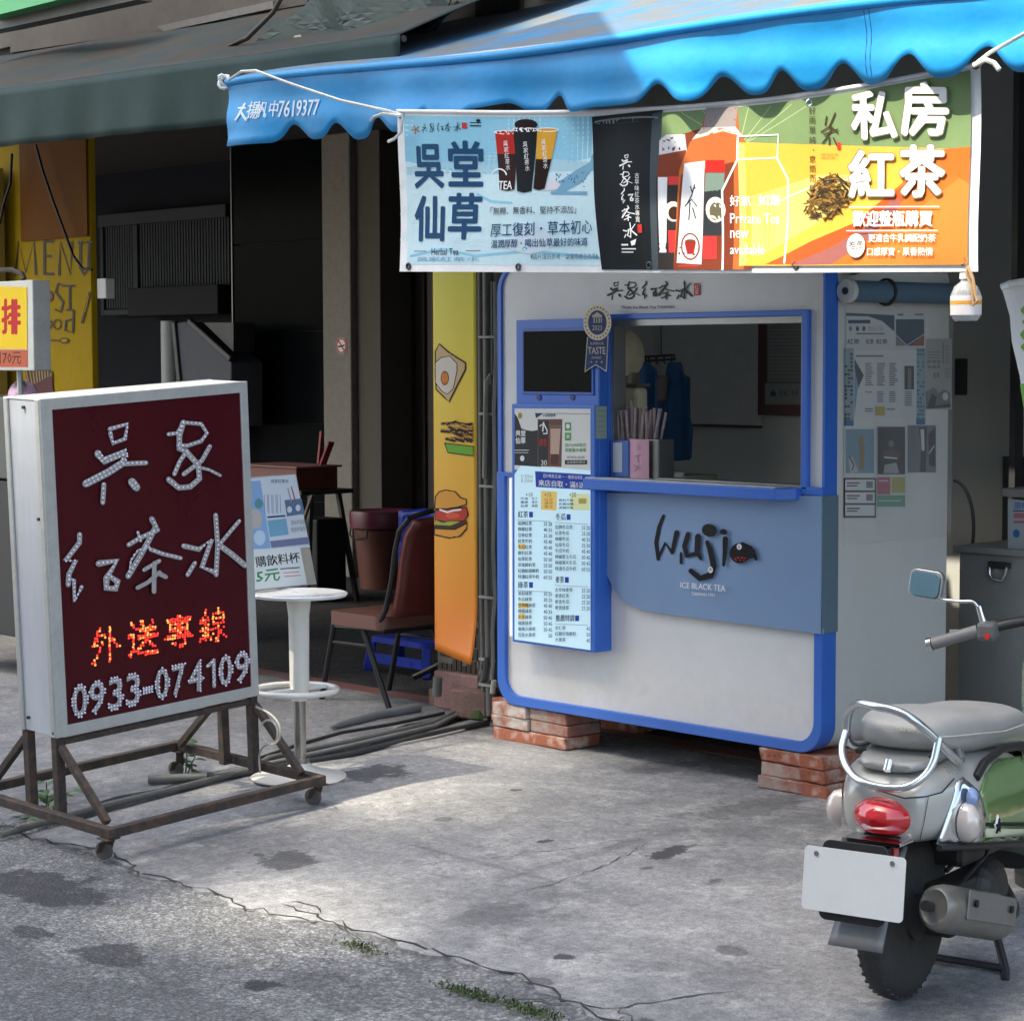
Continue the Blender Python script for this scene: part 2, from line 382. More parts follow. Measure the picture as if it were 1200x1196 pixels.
M_pw = flat('white print', (.8, .8, .8))
M_navy = flat('navy print', srgb(22, 62, 108))
M_red = flat('red print', (.55, .03, .03))
M_grey = flat('grey print', (.25, .27, .29))
M_green = flat('green print', (.10, .42, .12))
M_yel = flat('yellow print', (.85, .55, .09))
M_brick = mat('red brick', (.36, .115, .065), .85, var=.25, scale=14, col2=(.50, .40, .34), c2lo=.5, c2hi=.68, bump=.7, bscale=60)
M_brickw = mat('brick with old mortar', (.42, .17, .11), .88, var=.22, scale=9, col2=(.52, .46, .42), c2lo=.38, c2hi=.56, bump=.8, bscale=45)

# ================================================================== GROUND
STA = [(G(x, y).x, G(x, y).y, rx, ry, a) for (x, y, rx, ry, a) in (
    (440, 907, .13, .20, .75), (335, 1008, .14, .09, .7), (785, 997, .05, .10, .9), (775, 897, .09, .18, .5), (590, 1070, .12, .14, .35),
    (640, 985, .03, .05, .8), (658, 1120, .035, .03, .9), (633, 1149, .05, .035, .6), (860, 1113, .05, .035, .55), (520, 960, .04, .04, .5), (760, 1015, .03, .04, .7), (840, 1030, .04, .05, .6), (880, 945, .12, .3, .4), (605, 925, .03, .03, .8), (755, 1195, .04, .03, .8), (560, 1010, .5, .018, .3), (690, 1000, .03, .4, .25))]
STR = [(G(x, y).x, G(x, y).y, rx, ry, a) for (x, y, rx, ry, a) in ((45, 1038, .30, .17, .8), (140, 1117, .16, .10, .7), (305, 1153, .055, .06, .9), (35, 1090, .1, .05, .7), (190, 1163, .03, .03, .6), (400, 1160, .3, .1, .3))]
M_apron = ground_mat('apron concrete', (.27, .27, .272), (.155, .158, .165), (.42, .415, .40), False, STA)
M_apron2 = ground_mat('older concrete', (.20, .205, .215), (.12, .125, .135), (.30, .30, .30), False)
M_rough = ground_mat('worn aggregate concrete', (.26, .262, .265), (.155, .158, .165), (.40, .395, .385), True, STR, .92)
M_asph = ground_mat('patched road', (.19, .193, .20), (.14, .14, .147), (.25, .25, .25), True, ())
M_terr = ground_mat('dark terrazzo', (.055, .05, .048), (.03, .027, .026), (.10, .09, .085), True, ())
M_redst = mat('red tile strip', (.20, .075, .06), .8, var=.3, scale=8, col2=(.12, .1, .1))
random.seed(3)
def edge_x(Y):
    pts = [(-2.6, -1.80), (-2.3, -1.82), (-1.2, -1.94), (-.5, -2.02), (.3, -2.3), (.5, -2.4)]
    if Y <= pts[0][0]: return pts[0][1]
    for (a, b), (c, d) in zip(pts, pts[1:]):
        if Y <= c: return b + (d - b) * (Y - a) / (c - a)
    return pts[-1][1]
def wob(x): return .035 * math.sin(x * 3.1) + .02 * math.sin(x * 8.7 + 1) + .012 * math.sin(x * 23 + 2) + .008 * math.sin(x * 51)
def crack_y(x): return -2.37 + wob(x) + .03
def slab(name, xa, xb, m, nx):
    b = B(); ny = 30
    def top(u, v):
        x0 = xa(v); x1 = xb(v); x = x0 + (x1 - x0) * u
        y0 = crack_y(x); y = y0 + (.42 - y0) * v
        return Vector((x, y, gh(y) + .004 * math.sin(x * 1.7 + y * 2)))
    b.grid(top, nx, ny); n = nx + 1; tot = len(b.v)
    rim = [i for i in range(n)] + [j * n + nx for j in range(1, ny + 1)] + [ny * n + i for i in range(nx - 1, -1, -1)] + [j * n for j in range(ny - 1, 0, -1)]
    lo = [b.v[i] - Vector((0, 0, .09)) for i in rim]; k = len(rim); b.v += lo
    for i in range(k): j = (i + 1) % k; b.f.append([rim[i], rim[j], tot + j, tot + i]); b.mi.append(0)
    return tag(b.mk(name, m), kind='structure')
YV = lambda v: -2.37 + (.42 + 2.37) * v
slab('apron', lambda v: edge_x(YV(v)), lambda v: 9., M_apron, 700)
slab('apron_old', lambda v: -16., lambda v: edge_x(YV(v)) - .17 - .03 * math.sin(v * 40), M_apron2, 500)
b = B(); b.grid(lambda u, v: Vector((-16 + 26 * u, -3.1 + 1.05 * v, gh(-3.1 + 1.05 * v) - .006 - .012 * max(0, 1 - v / .12 + .5 * math.sin(u * 60) + .3 * math.sin(u * 171)) * (v < .2) + .004 * math.sin(u * 97 + v * 9))), 500, 16)
tag(b.mk('road_shoulder', M_rough), kind='structure')
b = B(); b.grid(lambda u, v: Vector((-16 + 26 * u, -14 + 11.05 * v, -.109)), 4, 4); tag(b.mk('road', M_asph), kind='structure')
b = B(); b.grid(lambda u, v: Vector((-200 + 400 * u, -200 + 400 * v, -.20)), 4, 4); tag(b.mk('ground', M_asph), kind='structure')
b = B(); b.grid(lambda u, v: Vector((edge_x(-2.3 + 2.75 * v) - .30 + .4 * u, -2.3 + 2.75 * v, gh(-2.3 + 2.75 * v) - .05)), 4, 24)
tag(b.mk('gutter', mat('gutter dirt', (.06, .056, .05), .95, var=.4, scale=20, col2=(.05, .07, .03), bump=.8)), kind='structure')
b = B(); b.box(-20, .42, -.1, 10, .56, .002); tag(b.mk('kerb_strip', M_redst), kind='structure')
b = B(); b.box(-24, .56, -.1, 10, 9, 0); tag(b.mk('arcade_floor', M_terr), kind='structure')
# irregular dark crack along the slab edge and finer cracks branching over the apron
def az(x, y): return gh(y) + .004 * math.sin(x * 1.7 + y * 2)
def crack(name, pts, w, seed, jag=.012):
    random.seed(seed); P_ = []
    for a_, c_ in zip(pts, pts[1:]):
        n_ = max(2, int((c_ - a_).length / .035))
        for k in range(n_): P_.append(a_.lerp(c_, k / n_) + Vector((random.gauss(0, jag), random.gauss(0, jag), 0)))
    P_.append(pts[-1]); b = B(); vs_ = []
    for i, p in enumerate(P_):
        d = (P_[min(i + 1, len(P_) - 1)] - P_[max(i - 1, 0)]); d.z = 0; d.normalize(); q_ = Vector((-d.y, d.x, 0)); ww = w * random.uniform(.25, 1.3) * (.2 if i in (0, len(P_) - 1) else 1)
        for s_ in (-.5, .5): v = p + q_ * ww * s_; v.z = az(v.x, v.y) + .0022; vs_.append(v)
    b.add(vs_, [(2 * i, 2 * i + 1, 2 * i + 3, 2 * i + 2) for i in range(len(P_) - 1)])
    return S0(b.mk(name, M_crack))
S0 = lambda o: tag(o, kind='structure')
M_crack = mat('crack dirt', (.035, .032, .028), .95, var=.4, scale=40)
crack('slab_crack', [Vector((x * .1, crack_y(x * .1) + .012, 0)) for x in range(-60, 60)], .009, 1, .013)
for k, pl_ in enumerate((((600, 1168), (660, 1176), (720, 1181), (790, 1168), (860, 1160)), ((722, 1181), (735, 1190), (750, 1200)), ((330, 1060), (350, 1068), (372, 1072), (398, 1085), (424, 1104)), ((334, 1057), (352, 1058), (368, 1064), (376, 1072)), ((600, 1046), (650, 1034), (690, 1022), (735, 1000), (760, 985)), ((560, 1008), (610, 1000), (680, 992), (720, 984)), ((760, 870), (820, 880), (890, 905)))):
    crack('slab_crack', [G(x, y) for x, y in pl_], .007 if k < 4 else .004, 20 + k, .008)
# moss and grass in the slab joint
def tuft(name, pts, n, h, m, spread=.03):
    b = B()
    for _ in range(n):
        p = Vector(random.choice(pts)) + Vector((random.gauss(0, spread * 1.6), random.gauss(0, spread * .6), 0))
        a = random.uniform(0, 6.28); t = random.uniform(.3, 1) * h; w = .004
        d = Vector((math.cos(a), math.sin(a), 0)); q = Vector((-d.y, d.x, 0)) * w
        b.add([p - q, p + q, p + d * t * .5 + Vector((0, 0, t)) - q * .3, p + d * t * .8 + Vector((0, 0, t * .9)) + q * .3], [(0, 1, 2, 3)])
    return b.mk(name, m)
M_moss = mat('moss green', (.055, .085, .022), .9, var=.5, scale=30)
tag(tuft('joint_moss', [G(x, y) for x, y in ((420, 1108), (427, 1112), (535, 1160), (548, 1163), (560, 1166), (570, 1168), (610, 1178), (622, 1184), (630, 1188))], 600, .013, M_moss), kind='stuff', label='low moss and grass growing in the crack between the slabs')
M_weed = mat('weed leaf', (.05, .11, .04), .6, var=.35, scale=25)
def weed(label, base, hs, seed, leafw=.03):
    random.seed(seed); t = thing('weed', label, 'plant', base)
    st = B(); lf = []
    for (dx, dy, h, nl) in hs:
        top = Vector((dx, dy, h)); mid = top * .5 + Vector((dx * -.2, .01, .02)); st.tube([(0, 0, 0), mid, top], [.004, .003, .002], 5)
        for k in range(nl):
            f = .35 + .65 * (k + 1) / nl; p = top * f; a = k * 2.4 + random.uniform(-.4, .4); L = leafw * random.uniform(1.3, 2.3) * (.7 + .5 * (1 - abs(f - .8)))
            d = Vector((math.cos(a), math.sin(a), random.uniform(-.15, .5))).normalized(); s = d.cross(Vector((0, 0, 1))).normalized() * L * .26
            bb = B(); up = Vector((0, 0, L * .12))
            bb.add([p, p + d * L * .35 - s, p + d * L * .35 + up, p + d * L * .35 + s, p + d * L * .75 - s * .8 - up, p + d * L * .75, p + d * L * .75 + s * .8 - up, p + d * L - up * 2],
                   [(0, 1, 2), (0, 2, 3), (1, 4, 5, 2), (2, 5, 6, 3), (4, 7, 5), (5, 7, 6)]); lf.append(bb)
    st.mk('stem', M_weed, t)
    for bb in lf: bb.mk('leaf', M_weed, t, smooth=60)
weed('leafy green weed at the left end post of the wheeled sign frame', G(52, 968, -.03), [(.02, 0, .17, 8), (-.05, .04, .1, 6), (.06, -.03, .07, 6), (-.09, -.02, .05, 5), (.0, .08, .12, 5), (.1, .05, .14, 4)], 5, .032)
weed('single stemmed weed growing by the rear caster under the sign', G(217, 915, -.03), [(.0, .0, .17, 9), (.03, .03, .10, 5)], 9, .034)

# ================================================================== LARGE STRUCTURE
M_marble = mat('black polished marble', (.004, .005, .006), .2, var=.3, scale=3, spec=.012)
M_beige = mat('beige pebble plaster', (.24, .22, .185), .85, var=.25, scale=16, bump=.4, bscale=60)
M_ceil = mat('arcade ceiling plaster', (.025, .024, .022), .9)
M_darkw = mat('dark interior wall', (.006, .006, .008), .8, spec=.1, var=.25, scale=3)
M_grw = mat('grey painted room wall', (.50, .51, .48), .8, var=.06, scale=2)
def S(o): return tag(o, kind='structure')
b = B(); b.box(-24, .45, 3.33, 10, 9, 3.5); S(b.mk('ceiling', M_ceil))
b = B(); b.box(-24, .42, 3.5, 10, .8, 9)
T1 = tag(b.mk('shop_building', mat('grimy facade render', (.10, .095, .088), .9, var=.35, scale=4)), 'grimy grey shop house front above the awnings', 'building')
# arcade back: marble clad wall, plaster pier, door, louvre
def wallthing(name, label, cat, boxes, m, **k):
    b = B()
    for x in boxes: b.box(*x)
    return tag(b.mk(name, m, **k), label, cat)
t = thing('marble_wall', 'black polished marble wall beside the beige plaster pier', 'wall', (-9.4, 4.02, 0))
zs = [0, .55, 1.15, 1.86, 2.55, 3.33]
b = B()
b.box(0, .03, 0, 1.19, .25, 3.33); b.mk('wall_core', M_black, t)
for a, c in zip(zs, zs[1:]):
    b = B(); b.box(.004, 0, a + .004, 1.186, .028, c - .004); b.mk('marble_panel', M_marble, t, bevel=.003)
b = B(); b.box(-.012, -.01, 0, .002, .05, 3.33); b.mk('edge_trim', mat('dull steel trim', (.16, .17, .17), .4, .8), t)
# plaster pier
t = thing('plaster_pier', 'beige pebble plaster pier carrying a small no smoking sticker', 'pillar', (-8.215, 4.0, 0))
b = B(); b.box(0, 0, 0, .34, .3, 3.33); b.mk('pier', M_beige, t, bevel=.01)
b = B(); b.box(.34, .06, 0, .62, .36, 3.33); b.mk('side_return', mat('brown pier return', (.10, .088, .072), .85, var=.2, scale=6, stretch=(8, 8, .5)), t, bevel=.006)
pr = Print(lambda x, y, o: P(x, y, 1, 3.995 - o) - Vector((-8.215, 4.0, 0)))
pr.ell(400, 405, 6.4, 9.4, M_pw); pr.stroke([(400 + 5.4 * math.cos(k * .35), 405 + 8.2 * math.sin(k * .35)) for k in range(18)], 1.6, M_red, closed=True, cap=0)
pr.stroke([(396.5, 399), (403.5, 411)], 1.6, M_red, cap=0); pr.stroke([(396, 406.5), (404, 404.5)], 1.8, M_black, cap=0); pr.mk('no_smoking_sticker', t)
# door beside the pier
t = thing('shop_door', 'dark brown framed glass door between plaster pier and yellow food banner', 'door', (-7.6, 4.42, 0))
mdf = mat('brown door frame', (.075, .066, .056), .5, var=.2, scale=5, stretch=(9, 9, .4)); mgl = mat('dark door glass', (.012, .013, .014), .08, var=.1, scale=2)
for x0, x1, yy in ((0, .10, -.02), (.17, .33, -.05), (.38, .47, -.03), (1.5, 1.62, -.03)):
    b = B(); b.box(x0, yy, 0, x1, .1, 3.0); b.mk('door_frame', mdf, t, bevel=.008)
for x0, x1 in ((.1, .17), (.33, .38)):
    b = B(); b.box(x0, .02, 0, x1, .06, 3.0); b.mk('groove', M_dark, t)
b = B(); b.box(.47, .02, .12, 1.5, .05, 2.9); b.mk('pane', mgl, t)
b = B(); b.box(.47, -.01, 0, 1.5, .07, .12); b.box(.47, -.01, 1.95, 1.5, .016, 2.05); b.mk('rail', mdf, t, bevel=.004)
b = B(); b.box(.0, -.06, 3.0, 1.62, .15, 3.33); b.mk('lintel', mdf, t)
b = B(); b.box(.75, 0, 1.0, 1.02, .018, 1.75); b.mk('notice', mat('faded notice', (.05, .055, .055), .7, var=.4, scale=8), t)
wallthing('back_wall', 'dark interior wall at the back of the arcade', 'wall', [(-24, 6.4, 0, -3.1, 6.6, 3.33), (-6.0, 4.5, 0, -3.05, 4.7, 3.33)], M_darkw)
wallthing('party_wall', 'plain grey party wall between the arcade and the tea shop room', 'wall', [(-3.12, .8, 0, -3.0, 6.4, 3.33)], M_grw)
wallthing('room_wall', 'grey painted back wall of the tea shop behind the kiosk', 'wall', [(-3.0, 2.2, .0, 3.6, 2.35, 3.33)], M_grw)
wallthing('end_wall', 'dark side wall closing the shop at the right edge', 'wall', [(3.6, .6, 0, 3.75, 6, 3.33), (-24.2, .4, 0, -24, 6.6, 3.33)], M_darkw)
b = B(); b.box(-.75, 2.186, 0, 3.6, 2.199, 1.19)
tag(b.mk('wall_panelling', mat('dark dado paint', (.05, .058, .062), .6, var=.2)), 'dark blue-grey lower panelling on the wall right of the kiosk', 'panelling')
# louvred grille with shutter box, left
lv = thing('louvre_grille', 'dark grey vertical louvre grille above the white machine in the arcade', 'louvre', (0, 0, 0))
q = lambda x, y: P(x, y, 1, 4.6)
a0 = q(121, 267); a1 = q(271, 263); zt = a0.z; zb = q(121, 366).z; zm = q(165, 338).z; xm = q(163, 300).x
m1 = mat('louvre grey', (.032, .038, .044), .6, spec=.15, var=.15); n = 0
b = B(); b.box(a0.x, 4.62, zb, xm, 4.66, zt + .1); b.box(xm, 4.62, zm, a1.x, 4.66, zt + .1); b.mk('backing', M_black, lv)
for (x0, x1, z0, z1, cnt) in ((a0.x + .06, xm - .04, zb + .03, zt, 12), (xm + .04, a1.x, zm, zt, 32)):
    for k in range(cnt):
        x = x0 + (x1 - x0) * (k + .5) / cnt; b = B(); b.box(x - .013, 4.58, z0, x + .013, 4.618, z1); b.mk('slat', m1, lv)
b = B(); b.box(a0.x, 4.56, zb - .03, a0.x + .05, 4.62, zt); b.box(xm - .03, 4.56, zb - .03, xm + .03, 4.62, zt); b.box(a0.x + .05, 4.56, zb - .03, xm - .03, 4.62, zb + .02); b.box(a0.x, 4.54, zt + .001, a1.x, 4.62, zt + .11); b.mk('louvre_frame', m1, lv, bevel=.005)
b = B(); b.box(xm + .031, 4.45, zm - .25, a1.x, 4.62, zm - .002); b.mk('shutter_box', mat('dark box', (.022, .024, .026), .7, spec=.1), lv, bevel=.01)
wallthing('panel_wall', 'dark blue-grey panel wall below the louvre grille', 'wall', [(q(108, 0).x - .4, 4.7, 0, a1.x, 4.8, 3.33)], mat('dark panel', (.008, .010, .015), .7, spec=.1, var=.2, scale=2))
# machine and white duct under the louvre
q = lambda x, y: P(x, y, 1, 3.6)
b = B(); p0, p1 = q(192, 447), q(204, 376); b.cyl((p0.x + .07, 3.62, 0), (p0.x + .07, 3.62, p1.z), .075, seg=18)
tag(b.mk('duct_pipe', mat('pale pipe', (.3, .32, .33), .5), smooth=40), 'pale vertical pipe standing behind the tall lit sign box', 'pipe')
t = thing('exercise_machine', 'grey slanted panel machine seen above the top of the sign box', 'machine', (0, 0, 0))
b = B(); b.prism([[(p.x, p.z) for p in (q(208, 500), q(207, 378), q(218, 377), q(271, 425), q(271, 500))]], XZ(3.6), 0, .3); b.mk('side_panel', mat('mid grey panel', (.09, .095, .115), .6, spec=.15), t, bevel=.01)
b = B(); b.bar(q(222, 376), q(272, 421), .05, .05); b.bar(q(205, 377), q(212, 450), .05, .05); b.mk('arm', M_dark, t, bevel=.01)
b = B(); b.prism([[(p.x, p.z) for p in (q(236, 378), q(271, 378), q(271, 412))]], XZ(3.62), 0, .2); b.mk('upper_panel', mat('dark grey machine panel', (.02, .021, .025), .5), t)
# yellow menu pillar on the left
def wpx(Y): return lambda x, y: P(x, y, 1, Y)
q = wpx(.40)
M_menu = mat('yellow painted board', (.38, .24, .006), .7, spec=.1, var=.12, scale=4)
M_or = mat('orange painted board', (.17, .058, .004), .7, spec=.1, var=.12, scale=4)
t = thing('menu_pillar', 'yellow painted pillar with hand lettered MENU and Fast Food', 'pillar', (0, 0, 0))
xa, xb = q(-10, 400).x, q(108, 400).x
b = B(); b.box(xa, .40, 0, xb, .44, 3.33); b.mk('pillar_core', M_menu, t, bevel=.006)
b = B(); p0, p1 = q(27, 283), q(103, 160); b.box(p0.x, .385, p0.z, p1.x, .399, p1.z + .1); b.mk('orange_panel', M_or, t)
b = B(); b.box(q(-60, 0).x, .30, .2, q(11, 200).x, .36, q(11, 198).z); b.mk('yellow_side_board', mat('bright yellow board', (.36, .27, .07), .5), t)
pr = Print(fY(.398)); mk_ = flat('sepia paint', (.03, .015, .01))
def hand(pr, segs, x, y, w, h, m, t=1.6):
    t *= 1.45
    for s in segs: pr.stroke([(x + a * w, y + b_ * h) for a, b_ in s], t, m, cap=6)
hand(pr, [[(0, 1), (.15, 0), (.5, .95), (.9, 0), (1, 1)]], 18, 283, 24, 38, mk_, 2.2)
hand(pr, [[(0, 0), (0, 1)], [(0, 0), (1, 0)], [(0, .45), (.7, .45)], [(0, 1), (1, 1)]], 52, 283, 10, 38, mk_, 2)
hand(pr, [[(0, 1), (.1, 0), (.9, 1), (1, 0)]], 69, 284, 15, 38, mk_, 2)
hand(pr, [[(0, 0), (0, .8), (.4, 1), (.85, .8), (1, 0)], [(-.2, 0), (.25, 0)], [(.7, 0), (1.2, 0)]], 94, 284, 11, 38, mk_, 2)
hand(pr, [[(0, 0), (.1, 1)], [(0, 0), (1, 0)], [(0, .5), (.7, .5)]], 41, 335, 8, 22, mk_)
pr.ell(57.5, 347, 5, 6.5, flat('maroon print', (.12, .02, .03))); pr.ell(57.5, 347, 2, 3, M_menu)
hand(pr, [[(1, .1), (.3, 0), (0, .3), (.9, .65), (.6, 1), (0, .9)]], 65, 332, 10, 34, mk_)
hand(pr, [[(0, 0), (1, 0)], [(.5, 0), (.5, 1)], [(.2, 1), (.8, 1)]], 76, 335, 11, 28, mk_)
hand(pr, [[(0, 0), (.1, 1)], [(0, 0), (1, 0)], [(0, .5), (.6, .5)]], 41, 367, 8, 22, mk_)
for cx in (56, 67):
    pr.stroke([(cx + 4.5 * math.cos(k * .5), 380 + 5.5 * math.sin(k * .5)) for k in range(13)], 1.4, mk_)
hand(pr, [[(1, -.3), (.9, 1), (0, .85), (.1, .3), (.9, .2)]], 76, 370, 10, 20, mk_)
pr.stroke([(47, 398), (70, 399)], 1.4, mk_); pr.ell(75, 399, 5.5, 3.4, mk_); pr.ell(75, 399, 3.8, 2, M_menu)
pr.stroke([(105, 343), (96, 378)], 2.6, mk_); pr.stroke([(104, 347), (99, 366)], 1.0, M_menu)
for k in range(9):
    x = 33 + k * 3; y = 424 + abs(k - 3) * 2.4; pr.stroke([(x + 3, 458), (x - 3 + k * .7, y)], 3.2, mk_); pr.stroke([(x + 3, 458), (x - 3 + k * .7, y + 1)], 1.4, flat('fries print', (.35, .22, .08)))
pr.poly([(38, 470), (36, 452), (60, 440), (64, 470)], flat('fries box print', (.09, .015, .02)))
pr.mk('hand_lettering', t)
b = B(); b.tube([P(x, y, 1, .33) for x, y in ((42, 170), (50, 200), (62, 235), (75, 270), (86, 300), (97, 315), (108, 316))], .008, 6); b.tube([P(x, y, 1, .31) for x, y in ((14, 180), (12, 215), (4, 240), (0, 262))], .008, 6)
tag(b.mk('power_cable', M_black, smooth=60), 'black cable drooping across the orange and yellow pillar panels', 'cable')
b = B(); p0, p1 = q(110, 350), q(118, 326); b.box(p0.x, .42, p0.z, p1.x + .02, .48, p1.z); tag(b.mk('junction_box', M_white2, bevel=.006), 'small pale junction box on the edge of the menu pillar', 'box')

# ------------------------------------------------------------------ conduit pillar with the food banner
PY = .40
q = wpx(PY)
x0, x1 = q(509, 600).x, q(563, 600).x
t = thing('conduit_pillar', 'mosaic tiled pillar behind the long yellow food banner', 'pillar', (0, 0, 0))
zb_, zm_ = q(540, 788).z, q(540, 752).z
b = B(); b.box(x0 + .02, PY, 0, x1 + .30, PY + .36, 3.33); b.mk('pillar_core', mat('pillar mortar', (.22, .21, .18), .9), t)
zf0 = q(540, 815).z
b = B(); b.box(x0 + .025, PY - .03, 0, x1 + .01, PY + .1, zb_); b.mk('stone_base', mat('pink granite', (.36, .2, .19), .75, var=.4, scale=60, col2=(.2, .12, .12)), t, bevel=.008)
random.seed(11); mt_ = mat('dark mosaic tile', (.045, .03, .022), .35, var=.5, scale=30); zz = zb_ + .005; first = None
b = B()
for r_ in range(5):
    xx = x0 + .03 + (r_ % 2) * .012
    while xx < x1 + .01:
        w = .026; b.box(xx, PY - .006, zz, xx + w, PY + .001, zz + random.choice((.055, .03)) ); xx += w + .008
    zz += .062
tag(b.mk('mosaic_tiles', mt_, t), kind='stuff')
# dark streaked strip over the street side of the pillar, right part
b = B(); b.box(x1 + .012, PY - .03, 0, x1 + .31, PY - .001, 3.3); b.mk('render_strip', mat('dark streaked render', (.075, .07, .065), .85, var=.4, scale=10, stretch=(5, 5, .6)), t)
# food banner
fb = thing('food_banner', 'tall yellow to orange food banner showing egg toast, fries and a burger', 'banner', (0, 0, 0))
BY = .08; x0, x1 = P(509, 600, 1, BY).x, P(558, 600, 1, BY).x
zt_, zbm = 2.25, P(520, 762, 1, .08).z
def bann(x, z): return Vector((x, BY - .006 * math.sin((x - x0) * 14) - (.03 * max(0, 1 - (z - zbm) / .25) ** 2) * ((x - x0) / (x1 - x0)), z))
mm = bpy.data.materials.new('yellow orange banner'); mm.use_nodes = True; nt = mm.node_tree
tc = nt.nodes.new('ShaderNodeTexCoord'); sx = nt.nodes.new('ShaderNodeSeparateXYZ'); nt.links.new(tc.outputs['Object'], sx.inputs[0])
mr = nt.nodes.new('ShaderNodeMapRange'); mr.inputs[1].default_value = zbm; mr.inputs[2].default_value = zt_; nt.links.new(sx.outputs[2], mr.inputs[0])
cr = nt.nodes.new('ShaderNodeValToRGB'); nt.links.new(mr.outputs[0], cr.inputs[0])
cr.color_ramp.elements[0].color = (.72, .20, .015, 1); cr.color_ramp.elements[0].position = .05; cr.color_ramp.elements[1].color = (.74, .64, .03, 1); cr.color_ramp.elements[1].position = .8
e_ = cr.color_ramp.elements.new(.45); e_.color = (.80, .44, .025, 1); e_ = cr.color_ramp.elements.new(.63); e_.color = (.78, .57, .03, 1)
nt.links.new(cr.outputs[0], nt.nodes['Principled BSDF'].inputs['Base Color']); nt.nodes['Principled BSDF'].inputs['Roughness'].default_value = .45
b = B(); b.grid(lambda u, v: bann(x0 + (x1 - x0) * u, zbm - .04 * u + (zt_ - zbm + .04 * u) * v), 14, 50); b.mk('banner_sheet', mm, fb, smooth=80, solid=.002)
def fbm(x, y, o):
    p = P(x, y, 1, BY); r_ = bann(p.x, p.z); r_.y -= .002 + o; return r_
mo = flat('outline brown', (.03, .012, .006)); bread = flat('bread print', srgb(205, 175, 125)); eggw = flat('egg white print', srgb(215, 205, 190)); yolk = flat('yolk print', srgb(215, 125, 50))
pr = Print(fbm, maxlen=6)
def blob(pts, m, ol=1.6): pr.poly(pts, m); pr.stroke(pts, ol, mo, closed=True)
blob([(511, 412), (516, 403), (528, 413), (546, 425), (546, 433), (537, 452), (528, 471), (523, 466), (512, 456), (511, 440)], bread, 1.8)
blob([(511, 425), (518, 419), (529, 417), (537, 426), (537, 435), (533, 455), (526, 462), (519, 458), (511, 448)], eggw, 1)
pr.ell(523, 443, 5, 8.4, mo); pr.ell(523, 443, 4.2, 7.3, yolk)
pr.mk('egg_toast_drawing', fb); pr = Print(fbm, maxlen=6)
fr = flat('golden fries print', srgb(190, 140, 70)); box_ = flat('green box print', srgb(110, 170, 55))
random.seed(2)
for k in range(26):
    x = 522 + random.random() * 32; y = 496 + random.random() * 20; pr.stroke([(x - 5, y - random.uniform(-3, 4)), (min(x + 7, 554), y + random.uniform(-4, 6))], 3, mo, cap=0); pr.stroke([(x - 4.5, y - 1), (min(x + 6.5, 554), y + 1)], 1.8, fr, cap=0)
blob([(523, 519), (555, 523), (555, 534), (527, 530)], box_, 1.2)
pr.mk('fries_drawing', fb); pr = Print(fbm, maxlen=6)
bun = flat('bun print', srgb(215, 150, 60)); meat = flat('meat print', srgb(75, 35, 25)); tom = flat('tomato print', srgb(185, 60, 45)); let = flat('lettuce print', srgb(150, 175, 70))
blob([(510, 596), (511, 582), (516, 576), (524, 574), (535, 576), (541, 583), (547, 585), (547, 591), (538, 594), (524, 596)], bun)
blob([(510, 598), (530, 596), (547, 594), (549, 603), (545, 610), (530, 612), (511, 609)], tom); pr.stroke([(517, 597), (526, 600), (533, 598), (541, 597)], 2, M_pw)
pr.ell(532, 604, 8, 3.6, flat('tomato light print', srgb(210, 90, 60)))
blob([(510, 608), (520, 612), (530, 610), (541, 611), (535, 616), (513, 616)], let, .8)
blob([(510, 615), (530, 616), (547, 609), (548, 613), (536, 620), (510, 619)], meat, .8)
blob([(510, 619), (535, 620), (548, 613), (547, 620), (540, 628), (528, 630), (510, 626)], bun)
pr.mk('burger_drawing', fb)

# conduits on the pillar
def pipe(name, label, pts, r, m, cat='pipe', seg=12, g=None):
    b = B(); b.tube(pts, r, seg); return tag(b.mk(name, m, smooth=50), label, cat, g)
M_pvc = mat('grey plastic pipe', (.15, .155, .15), .5, var=.2, scale=10)
M_pvcl = mat('pale plastic pipe', (.40, .40, .36), .5, var=.15, scale=10)
Yp = PY - .10
pipe('conduit', 'thick grey conduit pipe rising up the pillar left of the kiosk', [P(576, 838, 1, Yp), P(574, 700, 1, Yp), P(572, 320, 1, Yp), P(571, 150, 1, Yp)], .026, M_pvc)
pipe('conduit', 'thin grey conduit beside the thick one on the pillar', [P(567, 815, 1, Yp), P(565, 700, 1, Yp), P(563, 320, 1, Yp), P(562, 150, 1, Yp)], .013, mat('dull conduit', (.19, .185, .17), .55, var=.2))
pipe('conduit', 'pale water pipe hooked over the grey conduits at mid height', [P(568, 560, 1, Yp - .03), P(569, 480, 1, Yp - .04), P(570, 447, 1, Yp - .04), P(573, 440, 1, Yp - .03), P(575, 450, 1, Yp - .02)], .011, M_pvcl)
pipe('cable', 'cream cable hanging wavily down the left edge of the kiosk', [P(x, y, 1, Yp - .05) for x, y in ((580, 330), (581, 420), (579, 480), (580, 560), (578, 640), (580, 700), (577, 740), (578, 775), (576, 796))], .009, M_pvcl, 'cable', 8)
pipe('cable', 'dark teal tarpaulin strip beside the cream cable', [P(582, 330, 1, Yp), P(583, 560, 1, Yp), P(582, 700, 1, Yp), P(583, 795, 1, Yp)], .03, mat('dark teal tarp', (.03, .055, .065), .6, var=.3), 'strip', 6)
